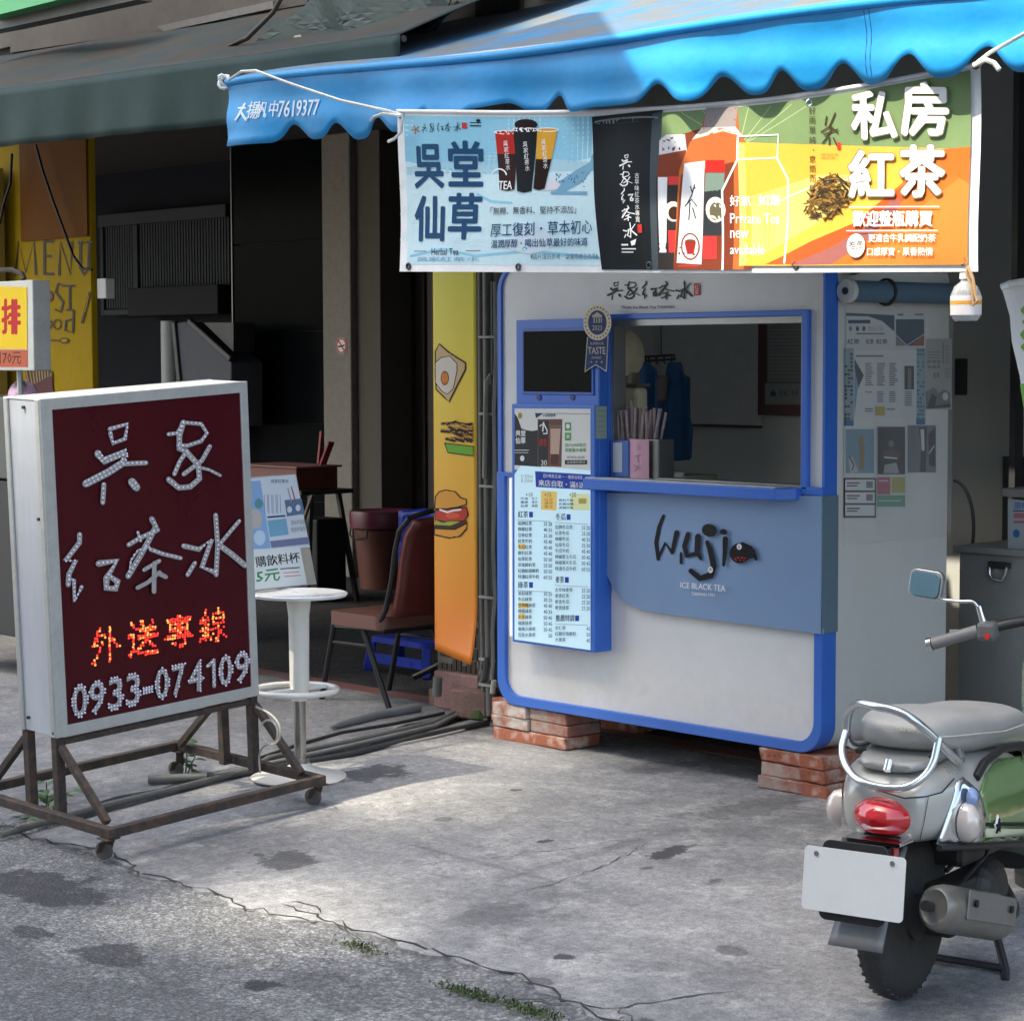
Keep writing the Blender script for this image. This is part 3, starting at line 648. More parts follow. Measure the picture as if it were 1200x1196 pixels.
for k, yy in enumerate((395, 485, 570, 700, 773, 803)):
    b = B(); p = P(571, yy, 1, Yp - .028); b.box(p.x - .055, p.y - .004, p.z - .006, p.x + .05, p.y + .02, p.z + .006)
    tag(b.mk('pipe_clip', M_pvcl, bevel=.002), 'metal clip holding the conduits, number %s from the top' % ['one', 'two', 'three', 'four', 'five', 'six'][k], 'clip', 'clips on the pillar conduits')
# bundle of pipes lying from the pillar foot along the gutter
def gp(l, h): return [G(x, y, h) for x, y in l]
M_hose = mat('dirty hose', (.12, .12, .11), .7, var=.3, scale=10); M_hoseb = mat('black hose', (.035, .035, .036), .6, var=.3)
pA = P(571, 770, 1, Yp - .04)
pipe('hose', 'grey hose bending from the pillar foot down along the gutter', [pA, P(568, 793, 1, .25) ] + gp(((553, 822), (540, 832), (507, 847), (413, 868), (315, 888), (293, 902), (200, 925), (113, 946), (0, 978)), .02), .013, M_hose, 'hose', 10)
pipe('hose', 'second grey hose running beside the bent one', [P(566, 780, 1, .27)] + gp(((556, 818), (545, 832), (510, 850), (420, 871), (330, 891), (250, 908)), .014), .010, mat('light hose', (.2, .2, .185), .65, var=.25), 'hose', 10)
pipe('hose', 'black rubber hose nearest the brick pile', gp(((572, 846), (545, 852), (500, 861), (413, 883), (307, 902), (240, 915)), .015), .013, M_hoseb, 'hose', 10)
pipe('cable', 'thin pale cable looping past the bricks by the black hose', gp(((577, 838), (565, 846), (540, 856), (505, 864), (440, 878)), .008), .006, M_pvcl, 'cable', 8)
pipe('hose', 'thick grey hose end lying on the older concrete', gp(((490, 829), (465, 834), (440, 838), (421, 843), (400, 848), (388, 852)), .02), [.022, .022, .022, .02, .018, .008], mat('grey hose', (.17, .18, .19), .6, var=.2), 'hose', 10)
pipe('cable', 'thin dark cable lying beside the gutter hoses', gp(((520, 835), (460, 848), (400, 858), (350, 872), (290, 893)), .01), .008, M_hoseb, 'cable', 8)
pipe('pipe_stub', 'short grey plastic pipe stub standing beside the pillar base', [P(512, 815, 1, .3) * 1, P(513, 793, 1, .3)], .022, M_pvc)
pipe('pipe_stub', 'short broken grey pipe lying in the gutter behind the weed', gp(((174, 913), (243, 910)), .02), .018, M_pvc)
pipe('pipe_stub', 'short cream pipe stub standing on the left brick pile', [P(577, 812, 1, .12), P(579, 797, 1, .12)], .012, M_pvcl)
# loose bricks
M_lb = mat('old pinkish brick', (.21, .13, .11), .9, var=.3, scale=18, bump=.5)
for (x, y, w, d, h, rz, lab) in ((517, 829, .21, .12, .08, -8, 'old pinkish brick lying flat over the thick hose end'), (546, 842, .2, .10, .13, 12, 'larger brick block leaning at the foot of the pillar')):
    b = B(); b.box(-w / 2, -d / 2, 0, w / 2, d / 2, h); o = tag(b.mk('loose_brick', M_lb, bevel=.008), lab, 'brick'); p = G(x, y, 0); o.location = p + Vector((0, d / 2, .0)); o.rotation_euler = (0, 0, R(rz))
b = B(); b.lathe([(.0, .0), (.07, .01), (.05, .045), (0, .05)], G(566, 842), 9); tag(b.mk('moss_clump', M_moss), 'small green moss clump at the conduit foot', 'moss')
# ------------------------------------------------------------------ off-camera street side: house across the road, plus added shapes that block the sun
def sh(Y, x, z, y0=-.9):     # point on plane Y that shades (x, y0, z)
    t = (Y - y0) / SUN.y; return Vector((x + SUN.x * t, Y, z + SUN.z * t))
M_opp = mat('opposite house render', (.42, .39, .35), .85, var=.15, scale=.5)
OY = -13.; HB = 13.5
lo = sh(OY, 0, 1.84); bx = sh(OY, -.62, 2.78); bx2 = sh(OY, -.40, 2.50)
b = B(); b.box(-11, -22, -.2, 12, OY, HB); S(b.mk('opposite_building', M_opp))
k_ = (bx2.z - bx.z) / (bx2.x - bx.x)
g0 = (bx.x + (lo.z + .01 - bx.z) / k_, lo.z + .01); g1 = (bx.x - 6 / abs(k_), bx.z + 6)
b = B(); b.prism([[(-11, lo.z + .01), g0, g1, (-11, g1[1] + 1)]], XZ(OY - .1), 0, .1); S(b.mk('shade_gable', M_opp))  # unseen gable, its slope shaped to keep the left awnings in shade
# added unseen slatted blocker, its gaps shaped to throw a soft light patch on the ground
blobs = [(G(430, 925), .62, .50, 1.), (G(590, 885), .5, .38, .55), (G(300, 1075), .42, .36, .95), (G(170, 1085), .35, .25, .45), (G(640, 830), .3, .2, .3)]
def openness(X, Z):
    best = 0
    t = Z / SUN.z; gx, gy = X - SUN.x * t, OY - SUN.y * t
    for p, rx, ry, a in blobs:
        best = max(best, a * math.exp(-((gx - p.x) / rx) ** 2 - ((gy - p.y) / ry) ** 2))
    return best
X0, X1 = -3.2 + SUN.x * 21, 1.4 + SUN.x * 21; ZA, ZB = HB + .02, lo.z
b = B(); b.box(-11, OY - .05, ZA, X0, OY, ZB); b.box(X1, OY - .05, ZA, 12, OY, ZB)
pt_ = .11; nz_ = int((ZB - ZA) / pt_); nx_ = 36
for k in range(nz_):
    z0_ = ZA + k * (ZB - ZA) / nz_; ph = (ZB - ZA) / nz_
    for i in range(nx_):
        xa__ = X0 + (X1 - X0) * i / nx_; xb__ = X0 + (X1 - X0) * (i + 1) / nx_
        g_ = .92 * openness((xa__ + xb__) / 2, z0_ + ph / 2)
        if g_ < .01: g_ = 0
        b.box(xa__, OY - .003, z0_, xb__, OY, z0_ + ph * (1 - g_) + .0001)
tag(b.mk('light_patch_screen', M_opp), kind='structure')
q1, q2 = sh(-3.2, -.02, 2.45), sh(-3.2, -.32, 2.86); dx_ = (q2.x - q1.x) / (q2.z - q1.z)
b = B(); b.prism([[(q1.x - 1.3, q1.z - .25), (q1.x - dx_ * .25, q1.z - .25), (q2.x + dx_ * 1.2, q2.z + 1.2), (q1.x - 1.3, q2.z + 1.2)]], XZ(-3.2), 0, .06); S(b.mk('shadow_edge_board', M_opp))  # unseen board added to give the awning a crisp shadow edge

# ================================================================== BLUE AWNING
M_bawn = mat('blue tarpaulin', (.003, .265, .62), .45, var=.14, scale=5, bump=.45, bscale=7)
M_btop = mat('grimy awning top', (.03, .20, .42), .6, var=.2, scale=3, col2=(.13, .14, .145), c2lo=.36, c2hi=.58, bump=.1, bscale=12)
AY = -.93
t = thing('blue_awning', 'bright blue tarpaulin awning with scalloped valance over the tea kiosk', 'awning', (0, 0, 0))
pL = P(268, 96, 1, AY); pM = P(700, 43, 1, AY)
fs_ = (pM.z - pL.z) / (pM.x - pL.x)
XR = 4.2
def fold(x): return pL.z + fs_ * (x - pL.x) + .012 * math.sin(x * 2.2)
SCL = [P(px, 0, 1, AY).x for px in (268, 336)]
sc_px = [(268, 172), (316, 168), (343, 146), (369, 163), (392, 144), (415, 163), (443, 138), (470, 155), (500, 129), (520, 152), (555, 128), (592, 121), (629, 130), (652, 112), (673, 131), (695, 126), (738, 122), (773, 99), (812, 119), (847, 90), (886, 111), (916, 83), (946, 106), (985, 74), (1020, 99), (1069, 64), (1108, 92), (1160, 55), (1205, 85), (1250, 45), (1300, 78), (1350, 35), (1400, 70), (1460, 25), (1520, 60)]
sp_ = [P(x, y, 1, AY) for x, y in sc_px]; XR = sp_[-1].x
def scal(x):
    for a, c in zip(sp_, sp_[1:]):
        if x <= c.x or c is sp_[-1]:
            f = min(1, max(0, (x - a.x) / (c.x - a.x))); up_ = c.z > a.z and a is not sp_[0]
            w_ = (1 - math.cos(math.pi * (f if up_ else 1 - f))) / 2
            return (a.z + (c.z - a.z) * w_ ** 1.5) if up_ else (c.z + (a.z - c.z) * w_ ** 1.5 if a is not sp_[0] else a.z + (c.z - a.z) * f)
def vy(x, z): return AY - .018 * math.sin(x * 5.1 + 1) * (fold(x) - z) / .25 - .010 * math.sin(x * 13) * (fold(x) - z) / .25 + .006 * math.sin(z * 40 + x * 3)
b = B(); b.grid(lambda u, v: (lambda x: (lambda z: Vector((x, vy(x, z), z)))(fold(x) + (scal(x) - fold(x)) * v))(pL.x + (XR - pL.x) * u), 420, 8)
b.mk('valance', M_bawn, t, smooth=70, solid=.002)
b = B(); b.tube([(pL.x + (XR - pL.x) * k / 60, AY - .004, fold(pL.x + (XR - pL.x) * k / 60) - .012) for k in range(61)], .017, 8); b.mk('hem_roll', M_bawn, t, smooth=60)
def topz(x, y): return fold(x) + (y - AY) * .30 + .012 * math.sin(x * 4 + y * 3) * (y - AY)
b = B(); b.grid(lambda u, v: (lambda x, y: Vector((x, y, topz(x, y))))(pL.x + (XR - pL.x) * u, AY + 1.33 * v), 60, 14); b.mk('canopy', M_btop, t, smooth=70, solid=.003)
b = B()
for y in (AY + .03,): b.tube([(pL.x - .02, y, fold(pL.x) - .012), (XR, y, fold(XR) - .012)], .015, 8)
b.mk('front_rail', mat('galvanised pipe', (.4, .4, .38), .4, .6), t, smooth=60)
for x in (pL.x + .03, -.6, 1.4, 3.2):
    b = B(); b.tube([(x, AY + .03, fold(x) - .03), (x, .40, topz(x, .4) - .03)], .014, 8); b.mk('rafter', M_rust, t, smooth=60)
b = B(); b.tube([(pL.x - .02 + .012 * math.cos(k), AY - .01 + .02 * math.sin(k * 1.3), pL.z - .0 + .028 * math.sin(k)) for k in [i * .6 for i in range(18)]], .007, 6); b.mk('corner_knot', M_pw, t, smooth=60)
for px in (1019, 1013):
    b = B(); x = P(px, 50, 1, AY).x; b.tube([(x, vy(x, z) - .001, z) for z in [fold(x) - .03 - .035 * i for i in range(8) if fold(x) - .03 - .035 * i > scal(x) + .01]], .0016, 5); b.mk('seam', mat('blue seam', (.004, .10, .33), .5), t)
def val(x, y, o):
    p = P(x, y, 1, AY); p.y = vy(p.x, p.z) - .004 - o; return p
pr = Print(val); paw = flat('faded white paint', (.62, .74, .82))
for s_, w_ in (([(290, 122), (285, 137), (282, 141)], 2.6), ([(284, 127), (292, 127)], 2.2), ([(287, 131), (295, 141)], 3)): pr.stroke(s_, w_, paw)
pr.text('揚', (295, 119, 308, 140), paw, .02); pr.text('帆', (304, 119, 316, 139), paw, .02); pr.text('中', (318, 118, 327, 137), paw, .02)
pr.text('7619377', ((327, 118), (374, 116), (374, 135), (327, 138)), paw, .025); pr.mk('painted_phone_number', t)

# ================================================================== GREEN AWNING, SOFFIT, SIGN EDGE
M_gawn = mat('dark green tarpaulin', (.017, .040, .038), .6, spec=.2, var=.18, scale=4, bump=.15, bscale=10)
M_gtop = mat('grimy green top', (.028, .045, .047), .65, spec=.2, var=.3, scale=3, col2=(.045, .037, .03), c2lo=.4, c2hi=.6)
GY = -.80
a = P(0, 105, 1, GY); c = P(268, 68, 1, GY); a2 = P(0, 172, 1, GY); c2 = P(268, 146, 1, GY); gs = (c.z - a.z) / (c.x - a.x); gs2 = (c2.z - a2.z) / (c2.x - a2.x)
gx0, gx1 = a.x - 2.5, c.x + 1.15
gf = lambda x: a.z + gs * (x - a.x); gb = lambda x: a2.z + gs2 * (x - a2.x)
t = thing('green_awning', 'faded dark green tarpaulin awning left of the blue one', 'awning', (0, 0, 0))
b = B(); b.grid(lambda u, v: (lambda x: Vector((x, GY - .012 * math.sin(x * 7) * v - .008 * math.sin(x * 17) * v, gf(x) + (gb(x) - gf(x)) * v)))(gx0 + (gx1 - gx0) * u), 120, 8); b.mk('valance', M_gawn, t, smooth=70, solid=.003)
ra = P(0, 66, 1, .38); rc = P(268, 22, 1, .38); rs_ = (rc.z - ra.z) / (rc.x - ra.x)
b = B(); b.grid(lambda u, v: (lambda x: Vector((x, GY + (.38 - GY) * v, gf(x) + (ra.z + rs_ * (x - ra.x) - gf(x)) * v + .025 * math.sin(x * 3.1) * math.sin(v * 3.14) + .012 * math.sin(x * 9) * v * (1 - v))))(gx0 + (gx1 - gx0) * u), 90, 14); b.mk('canopy', M_gtop, t, smooth=70, solid=.004)
b = B(); b.tube([(gx0, GY + .02, gf(gx0) - .015), (gx1, GY + .02, gf(gx1) - .015)], .014, 8); b.mk('front_rail', M_rust, t)
TY = -.38
t = thing('tarp_flap', 'loose dark green tarp end lying over the corner of the blue awning', 'tarp')
poly = [(290, 72), (330, 30), (372, -25), (560, -25), (535, 5), (500, 34), (470, 37), (420, 43), (385, 45), (345, 62)]
pr = Print(fY(TY), maxlen=14); pr.poly(poly, mat('green grey tarp', (.026, .05, .046), .5, var=.3, scale=5, bump=.2, bscale=14)); o = pr.mk('tarp_sheet', t); md = o.modifiers.new('s', 'SOLIDIFY'); md.thickness = .006
for v in o.data.vertices: v.co.y += .05 * math.sin(v.co.x * 9 + v.co.z * 6)
b = B(); b.tube([P(x, y, 1, TY - .03) for x, y in ((345, 62), (385, 47), (420, 45), (470, 39), (500, 36), (537, 4))], .012, 6); b.mk('rolled_hem', M_gawn, t)
b = B(); b.add([P(x, y, 1, TY - .05) for x, y in ((343, 62), (347, 48), (353, 44), (352, 41), (346, 42), (340, 50))], [(0, 1, 2, 3, 4, 5)]); b.mk('torn_patch', mat('pale torn edge', (.5, .5, .45), .8), t, solid=.003)
b = B(); b.tube([P(x, y, 1, -.5) for x, y in ((334, -10), (320, 15), (290, 45), (259, 60), (300, 58), (350, 51), (440, 38))], .011, 8)
tag(b.mk('bent_pipe', mat('rusty thin pipe', (.09, .075, .065), .6, .2, var=.3), smooth=60), 'rusty bent pipe lying on the green awning by the tarp flap', 'pipe')
Ys = .36
def fq(pts, Y, d, name, m, label, cat):
    b = B(); w = [P(x, y, 1, Y) for x, y in pts]; n = len(w); b.add(w + [p + Vector((0, d, 0)) for p in w], [tuple(range(n)), tuple(range(n, 2 * n))[::-1]] + [(i, (i + 1) % n, (i + 1) % n + n, i + n) for i in range(n)])
    return tag(b.mk(name, m), label, cat)
fq([(12, 62), (12, 32), (360, -45), (360, 5), (180, 37)], Ys, .05, 'wall_panel', mat('brown grimy board', (.085, .075, .065), .8, var=.3, scale=3), 'grimy brown board on the wall above the green awning', 'board')
fq([(184, 31), (192, 37), (320, 10), (320, 1)], Ys - .05, .03, 'wall_strip', mat('grey batten', (.15, .145, .135), .7, var=.2), 'pale grey batten above the green awning', 'batten')
fq([(-20, 22), (-20, -10), (100, -38), (108, -10)], Ys - .5, .1, 'shop_sign', mat('bright green sign', (.06, .42, .14), .4), 'bright green shop sign edge in the top left corner', 'sign')
fq([(-20, 38), (-20, 22.5), (140, -18), (160, 0), (12, 32)], Ys - .4, .1, 'sign_beam', M_dark, 'black beam under the green sign corner', 'beam')

# ================================================================== ADVERTISING BANNER
NY = -.955
n_tl, n_tr, n_br, n_bl = (467, 130), (1147, 74), (1138, 318), (476, 318)
def btop(x):  # top edge in survey px
    f = (x - 467) / 680; return 130 + (74 - 130) * f ** 2.6 + 6 * math.sin(f * math.pi) * .6
def bbot(x): return 318.3 + 1.2 * math.sin((x - 476) / 662 * math.pi)
def bp_(x, y, o):
    f = max(0, min(1, (x - 467) / 680)); g_ = max(0, min(1, (f - .18) / .2)); g_ = g_ * g_ * (3 - 2 * g_)
    p = P(x, y, 1, NY + .085 * g_)
    p.y += .007 * math.sin(p.x * 6.3 + p.z * 2) + .003 * math.sin(p.x * 15 + 1) + .006 * math.sin(p.x * 3 - p.z * 9) - o; return p
adb = thing('advert_banner', 'long printed tea banner with blue left half and yellow right half', 'banner', (0, 0, 0))
C = lambda n, r, g, b_: mat(n, srgb(r, g, b_), .6, var=.09, scale=7, fine=60, spec=.12)
c_pale = C('banner pale blue', 198, 228, 238); c_mid = C('banner mid blue', 140, 200, 226); c_w = C('banner border white', 236, 238, 240); c_g = C('banner olive green', 118, 142, 98)
c_y = C('banner yellow', 228, 172, 72); c_y2 = C('banner light yellow', 238, 200, 112); c_o = C('banner orange', 205, 108, 46); c_o2 = C('banner deep orange', 196, 84, 40); c_blk = C('banner black', 26, 32, 36); c_bl2 = C('banner soft black', 45, 50, 54)
c_wave = C('wave line', 208, 230, 236); c_navy = C('banner navy', 26, 72, 112); c_tea = C('tea brown', 118, 54, 36); c_tea2 = C('amber tea', 176, 98, 54); c_cup = C('cup red', 178, 38, 32)
def L(n): return [467 + 680 * i / n for i in range(n + 1)]
pr = Print(bp_, off=0, step=.00003, maxlen=7)
_st = lambda: setattr(pr, 'o', pr.o + .0003)
N = 48; xs = L(N)
lx = lambda y: 467 + 9 * (y - 130) / 188
def quadband(x0, x1, f0, f1, m, n=None):
    n = n or max(2, int((x1 - x0) / 6)); v = []; f = []
    for i in range(n + 1):
        x = x0 + (x1 - x0) * i / n; v += [(x, f0(x)), (x, f1(x))]
    for i in range(n): f.append((2 * i, 2 * i + 2, 2 * i + 3, 2 * i + 1))
    pr.raw(v, f, m)
quadband(467, 1147, btop, lambda x: bbot(x), c_w)
pr.o += .0006
quadband(475, 709, lambda x: btop(x) + 6, lambda x: bbot(x) - 8, c_pale)
quadband(475, 704, lambda x: btop(x) + 6, lambda x: 190 + 14 * math.sin((x - 480) / 60), c_mid)
pr.poly([(476, 196), (560, 186), (600, 178), (640, 186), (700, 190), (700, 200), (476, 205)], C('banner haze blue', 168, 206, 220))
_st(); pr.step = .000004
# wave scales
for r_ in range(5):
    for k in range(8):
        cx = 478 + k * 22 + (r_ % 2) * 11; cy = 222 + r_ * 15 + k * 2
        if cx > 600: continue
        for q_ in (11, 7.5, 4):
            pr.stroke([(cx - q_ * math.cos(t_ * math.pi / 6), cy - q_ * math.sin(t_ * math.pi / 6)) for t_ in range(7)], .9, c_wave, cap=0)
for (pts) in ([(480, 300), (520, 292), (560, 300), (620, 294), (700, 302)], [(560, 228), (575, 236), (600, 238)]): pr.stroke(pts, 3, c_mid)
_st()
# fish
fish = C('fish blue', 120, 168, 196)
pr.poly([(640, 222), (655, 212), (672, 200), (690, 190), (693, 180), (697, 190), (706, 196), (692, 200), (680, 214), (662, 224)], fish)
for k in range(34): pr.ell(650 + random.random() * 36, 214 - (k % 9) + random.uniform(-6, 6) * .8, .8, .8, c_navy, 6)
pr.poly([(636, 224), (645, 208), (656, 216), (652, 222)], C('fish pink', 216, 214, 226)); pr.rect(645, 224, 688, 228, fish, .01); pr.poly([(592, 290), (612, 262), (640, 268), (652, 286), (640, 294), (620, 298)], C('fish pale', 200, 220, 232)); pr.ell(617, 292, 3, 3, fish, 10)
# logo line
for k in range(5): pr.stroke([(489, 152), (489 + 5 * math.cos(k * 1.26 + .5), 152 + 5 * math.sin(k * 1.26 + .5))], 1.4, C('logo brown', 170, 120, 70))
for i, ch in enumerate(('wu', 'jia', 'hong', 'cha', 'shui')): callig(pr, ch, 496 + i * 9.6, 145 - i * .4, 504 + i * 9.6, 156 - i * .4, c_blk, 1.0)
pr.rect(543.5, 144, 549, 151, M_red); pr.rect(552, 147, 564, 148.3, c_blk); pr.ell(561, 141.5, 2.5, 1.8, c_blk, 8); pr.rect(552, 143.5, 564, 144.5, c_blk)
_st(); pr.step = .00002
# big characters
for ch, bx_ in (('吳', (485, 169, 522, 221)), ('堂', (527, 165, 566, 219)), ('仙', (484, 229, 523, 283)), ('草', (527, 226, 566, 281))): pr.text(ch, bx_, c_navy, .045)
pr.text('Herbal Tea', (507, 291, 541, 299), c_bl2); pr.rect(484, 294, 500, 294.7, c_bl2); pr.rect(549, 293.5, 566, 294.2, c_bl2); pr.text('吳家紅茶水', (488, 301, 565, 306.5), fish, .02)
# cups
def cup(x0, x1, y0, x2, x3, y1, top, bot, f=.5):
    ym = y0 + (y1 - y0) * f; xa_ = x0 + (x2 - x0) * f; xb_ = x1 + (x3 - x1) * f
    pr.poly([(x0, y0), (x1, y0), (xb_, ym), (xa_, ym)], top); pr.poly([(xa_, ym), (xb_, ym), (x3, y1), ((x2 + x3) / 2, y1 + 2), (x2, y1)], bot); pr.ell((x0 + x1) / 2, y0, (x1 - x0) / 2 + 1.6, 2.6, c_w, 14); pr.ell((x0 + x1) / 2, y0, (x1 - x0) / 2 - .5, 1.6, top, 14)
cup(579, 604, 155, 585, 603, 222, c_cup, C('dark cola', 48, 22, 22), .38); cup(628, 651, 152, 625, 638, 221, C('lemon tea', 214, 160, 60), C('dark tea', 40, 28, 24), .5)
pr.ell(615, 146, 13.5, 6.5, C('grass jelly', 40, 26, 24), 14); cup(600, 628, 152, 606, 623, 224, c_blk, c_blk)
for i, (cx, cy) in enumerate(((591, 165), (614, 166), (635, 163))):
    for k in range(5): pr.text('吳家紅茶水'[k], (cx - 2.6 + k * .8, cy + k * 7, cx + 2.6 + k * .8, cy + k * 7 + 6.5), c_w)
pr.stroke([(584 + 9 * math.cos(t_), 207 + 9 * math.sin(t_)) for t_ in [3.6 + i * .3 for i in range(9)]], 1.6, c_w); pr.text('TEA', (584, 212, 600, 222), c_w, .03)
pr.text('「無糖、無香料、堅持不添加」', ((576, 243), (675, 241), (675, 250), (576, 252)), c_bl2); pr.text('厚工復刻・草本初心', ((577, 262), (694, 257), (694, 274), (577, 278)), c_navy, .01); pr.text('溫潤厚醇・喝出仙草最好的味道', ((578, 281), (688, 278), (688, 288), (578, 291)), c_navy, .02)
pr.text('◖圖片僅供參考・以實際產品為準◗', (624, 297, 700, 304), C('small print blue', 96, 130, 150))
_st()
# black cup panel
pr.poly([(692, 137), (778, 129), (772, 316), (704, 316), (697, 230)], c_blk)
pr.poly([(766, 134), (778, 130), (772, 316), (764, 316)], C('black sheen', 66, 76, 84)); pr.ell(733, 141, 41, 3.4, C('cup rim grey', 120, 126, 130), 24, -.07); pr.ell(733, 142, 37, 2.3, c_blk, 24, -.07)
for i, ch in enumerate(('wu', 'jia', 'hong', 'cha', 'shui')): callig(pr, ch, 728 + i * 1.2, 181 + i * 20, 744 + i * 1.2, 199 + i * 20, c_w, 1.2)
for k, ch in enumerate('古早味紅茶水專賣'): pr.text(ch, (748, 203 + k * 7.3, 753, 209.5 + k * 7.3), c_w)
pr.rect(750, 263, 755, 273, M_red); pr.rect(730, 286, 738, 288, c_w); pr.rect(730, 291, 747, 292.5, c_w); pr.rect(730, 295, 744, 296.2, c_w); pr.poly([(741, 283), (748, 280), (746, 287), (742, 288)], c_w)
_st()
# green field and bottles
quadband(778, 1137, lambda x: btop(x) + 6, lambda x: 172 + (x - 778) * .04, c_g)
for k in range(7): pr.stroke([(868, 172), (800 + k * 26, 132 - k * 2)], .9, C('ray line', 170, 186, 140), cap=0)
pr.poly([(772, 316), (778, 165), (845, 145), (880, 170), (880, 316)], c_tea)
pr.poly([(776, 165), (784, 158), (806, 158), (810, 185), (776, 185)], C('bottle glass', 190, 196, 206)); pr.poly([(776, 182), (808, 176), (808, 205), (774, 208)], c_tea)
pr.poly([(773, 208), (802, 208), (798, 316), (772, 316)], C('dark label', 46, 42, 44)); pr.poly([(775, 208), (786, 208), (782, 296), (774, 296)], C('label white', 214, 218, 226)); pr.rect(787, 207, 801, 217, M_red); pr.ell(792, 248, 10, 12, C('cup white', 225, 220, 205), 14); pr.ell(793, 250, 7, 8, C('tea cup dark', 60, 35, 25), 14); pr.rect(785, 270, 797, 296, M_red)
pr.poly([(830, 128), (866, 126), (868, 152), (878, 172), (872, 316), (790, 316), (800, 200), (812, 168), (826, 150)], c_tea2); pr.poly([(830, 127), (866, 125), (864, 150), (828, 152)], C('bottle neck grey', 150, 140, 140)); pr.poly([(826, 150), (864, 149), (872, 160), (850, 154), (815, 164)], C('pale highlight', 238, 220, 200)); pr.poly([(802, 205), (862, 190), (860, 316), (790, 316)], c_tea)
pr.poly([(806, 192), (830, 189), (824, 310), (794, 308)], C('label white', 214, 218, 226)); pr.rect(831, 188, 852, 202, C('label red', 214, 40, 36)); pr.poly([(831, 203), (852, 203), (850, 225), (829, 225)], C('label grey green', 112, 132, 124)); pr.poly([(829, 225), (851, 222), (850, 276), (826, 276)], c_bl2)
for s_ in ([(815, 215), (817, 222)], [(820, 213), (816, 226), (810, 236)], [(808, 238), (816, 230), (822, 238)], [(814, 234), (812, 254)], [(817, 240), (820, 252)]): pr.stroke([(x - 2, y + 4) for x, y in s_], 1.5, c_bl2)
pr.ell(841, 246, 11, 15, C('cup white', 225, 220, 205), 18); pr.ell(842, 248, 8, 11, C('cup grey tea', 96, 92, 74), 16); pr.ell(811, 289, 11.5, 16, C('cup logo brown', 120, 60, 50), 20); pr.ell(811, 289, 9.5, 14, C('cup logo white', 225, 220, 216), 20); pr.poly([(804, 284), (818, 284), (815, 298), (807, 298)], C('cup logo red', 150, 40, 36)); pr.ell(811, 283, 6.6, 2.5, c_tea, 12); pr.rect(826, 277, 842, 304, M_red); pr.rect(796, 311, 820, 312.5, M_red)
_st()
# yellow tea field
quadband(867, 1137, lambda x: 167 + (x - 867) * .03, lambda x: bbot(x) - 8, c_y)
pr.poly([(867, 168), (874, 170), (876, 310), (867, 312)], c_y2); pr.poly([(880, 230), (960, 205), (1020, 205), (960, 260), (890, 300), (880, 300)], c_y2); pr.poly([(895, 310), (1000, 262), (1060, 215), (1075, 175), (1137, 175), (1137, 310)], c_o)
pr.poly([(897, 310), (950, 283), (1000, 262), (1050, 225), (1100, 196), (1062, 235), (1010, 275), (960, 300), (930, 310)], c_o2); pr.poly([(926, 311), (975, 290), (1020, 262), (1052, 230), (1060, 240), (1015, 285), (975, 310)], C('shadow mauve', 150, 92, 88)); pr.poly([(1000, 310), (1060, 262), (1137, 200), (1137, 310)], C('light orange', 212, 124, 58))
pr.poly([(1095, 176), (1137, 172), (1137, 215), (1110, 200)], C('red orange', 222, 104, 44)); pr.stroke([(900, 240), (960, 215), (1010, 208)], 1.2, c_w, cap=0); pr.stroke([(890, 262), (950, 236), (1000, 222)], 1.0, c_y2, cap=0)
_st()
# bottle outline
pr.stroke([(849, 316), (849, 262), (849, 224), (866, 188), (867, 160)], 2.2, c_w); pr.stroke([(867, 160), (913, 158), (911, 186)], 1.8, c_w); pr.stroke([(867, 187), (910, 185)], 1.8, c_w); pr.stroke([(911, 186), (923, 210), (922, 260), (919, 308)], 2.2, c_w)
pr.text('好氣', (857, 229, 880, 242), c_w, .03); pr.text('如潮', (888, 228, 912, 241), c_w, .03); pr.text('Private Tea', (857, 250, 912, 262), c_w, .012); pr.text('new', (857, 270, 877, 279), c_w, .012); pr.text('available', (857, 287, 895, 298), c_w, .012)
_st()
# vertical verse and tea mark
vb = C('verse brown', 72, 60, 40)
for k, ch in enumerate('好雨單純・意簡而健食'): pr.text(ch, (951.5 + (5 if k < 0 else 0) - k * .35, 126 + k * 11.3, 959 - k * .35, 134.5 + k * 11.3) if ch != '・' else (954, 130 + k * 11.3, 956, 132 + k * 11.3), vb)
for s_ in ([(972, 137), (970, 147)], [(982, 133), (978, 142), (974, 150)], [(965, 155), (976, 148), (984, 156)], [(978, 150), (970, 163), (966, 168)], [(974, 160), (974, 170)], [(979, 162), (983, 172)], [(968, 158), (984, 152)]): pr.stroke(s_, 1.7, vb)
pr.rect(983, 167, 987, 176, C('seal red', 220, 60, 40)); pr.text('MEET BLACK TEA', (964, 180, 984, 182.5), C('verse orange', 190, 110, 60)); pr.text('PRIVATE TEA', (964, 184, 980, 186.5), C('verse orange', 190, 110, 60))
_st(); pr.step = .00002
# heap of tea leaves
random.seed(21); lf = [C('tea leaf %d' % k, *c_) for k, c_ in enumerate(((70, 52, 34), (112, 84, 46), (150, 112, 58), (58, 50, 40)))]
for k in range(190):
    a_ = random.uniform(0, 6.28); r_ = random.random() ** .6; cx = 971 + 27 * r_ * math.cos(a_); cy = 232 + 25 * r_ * math.sin(a_) - (cx - 971) * .35; th_ = random.uniform(-1.2, 1.2); l_ = random.uniform(3, 7)
    pr.stroke([(cx - l_ * math.cos(th_), cy - l_ * math.sin(th_)), (cx, cy + random.uniform(-1.5, 1.5)), (cx + l_ * math.cos(th_), cy + l_ * math.sin(th_))], random.uniform(1.2, 2.2), lf[k % 4], cap=0)
_st(); pr.step = .00002
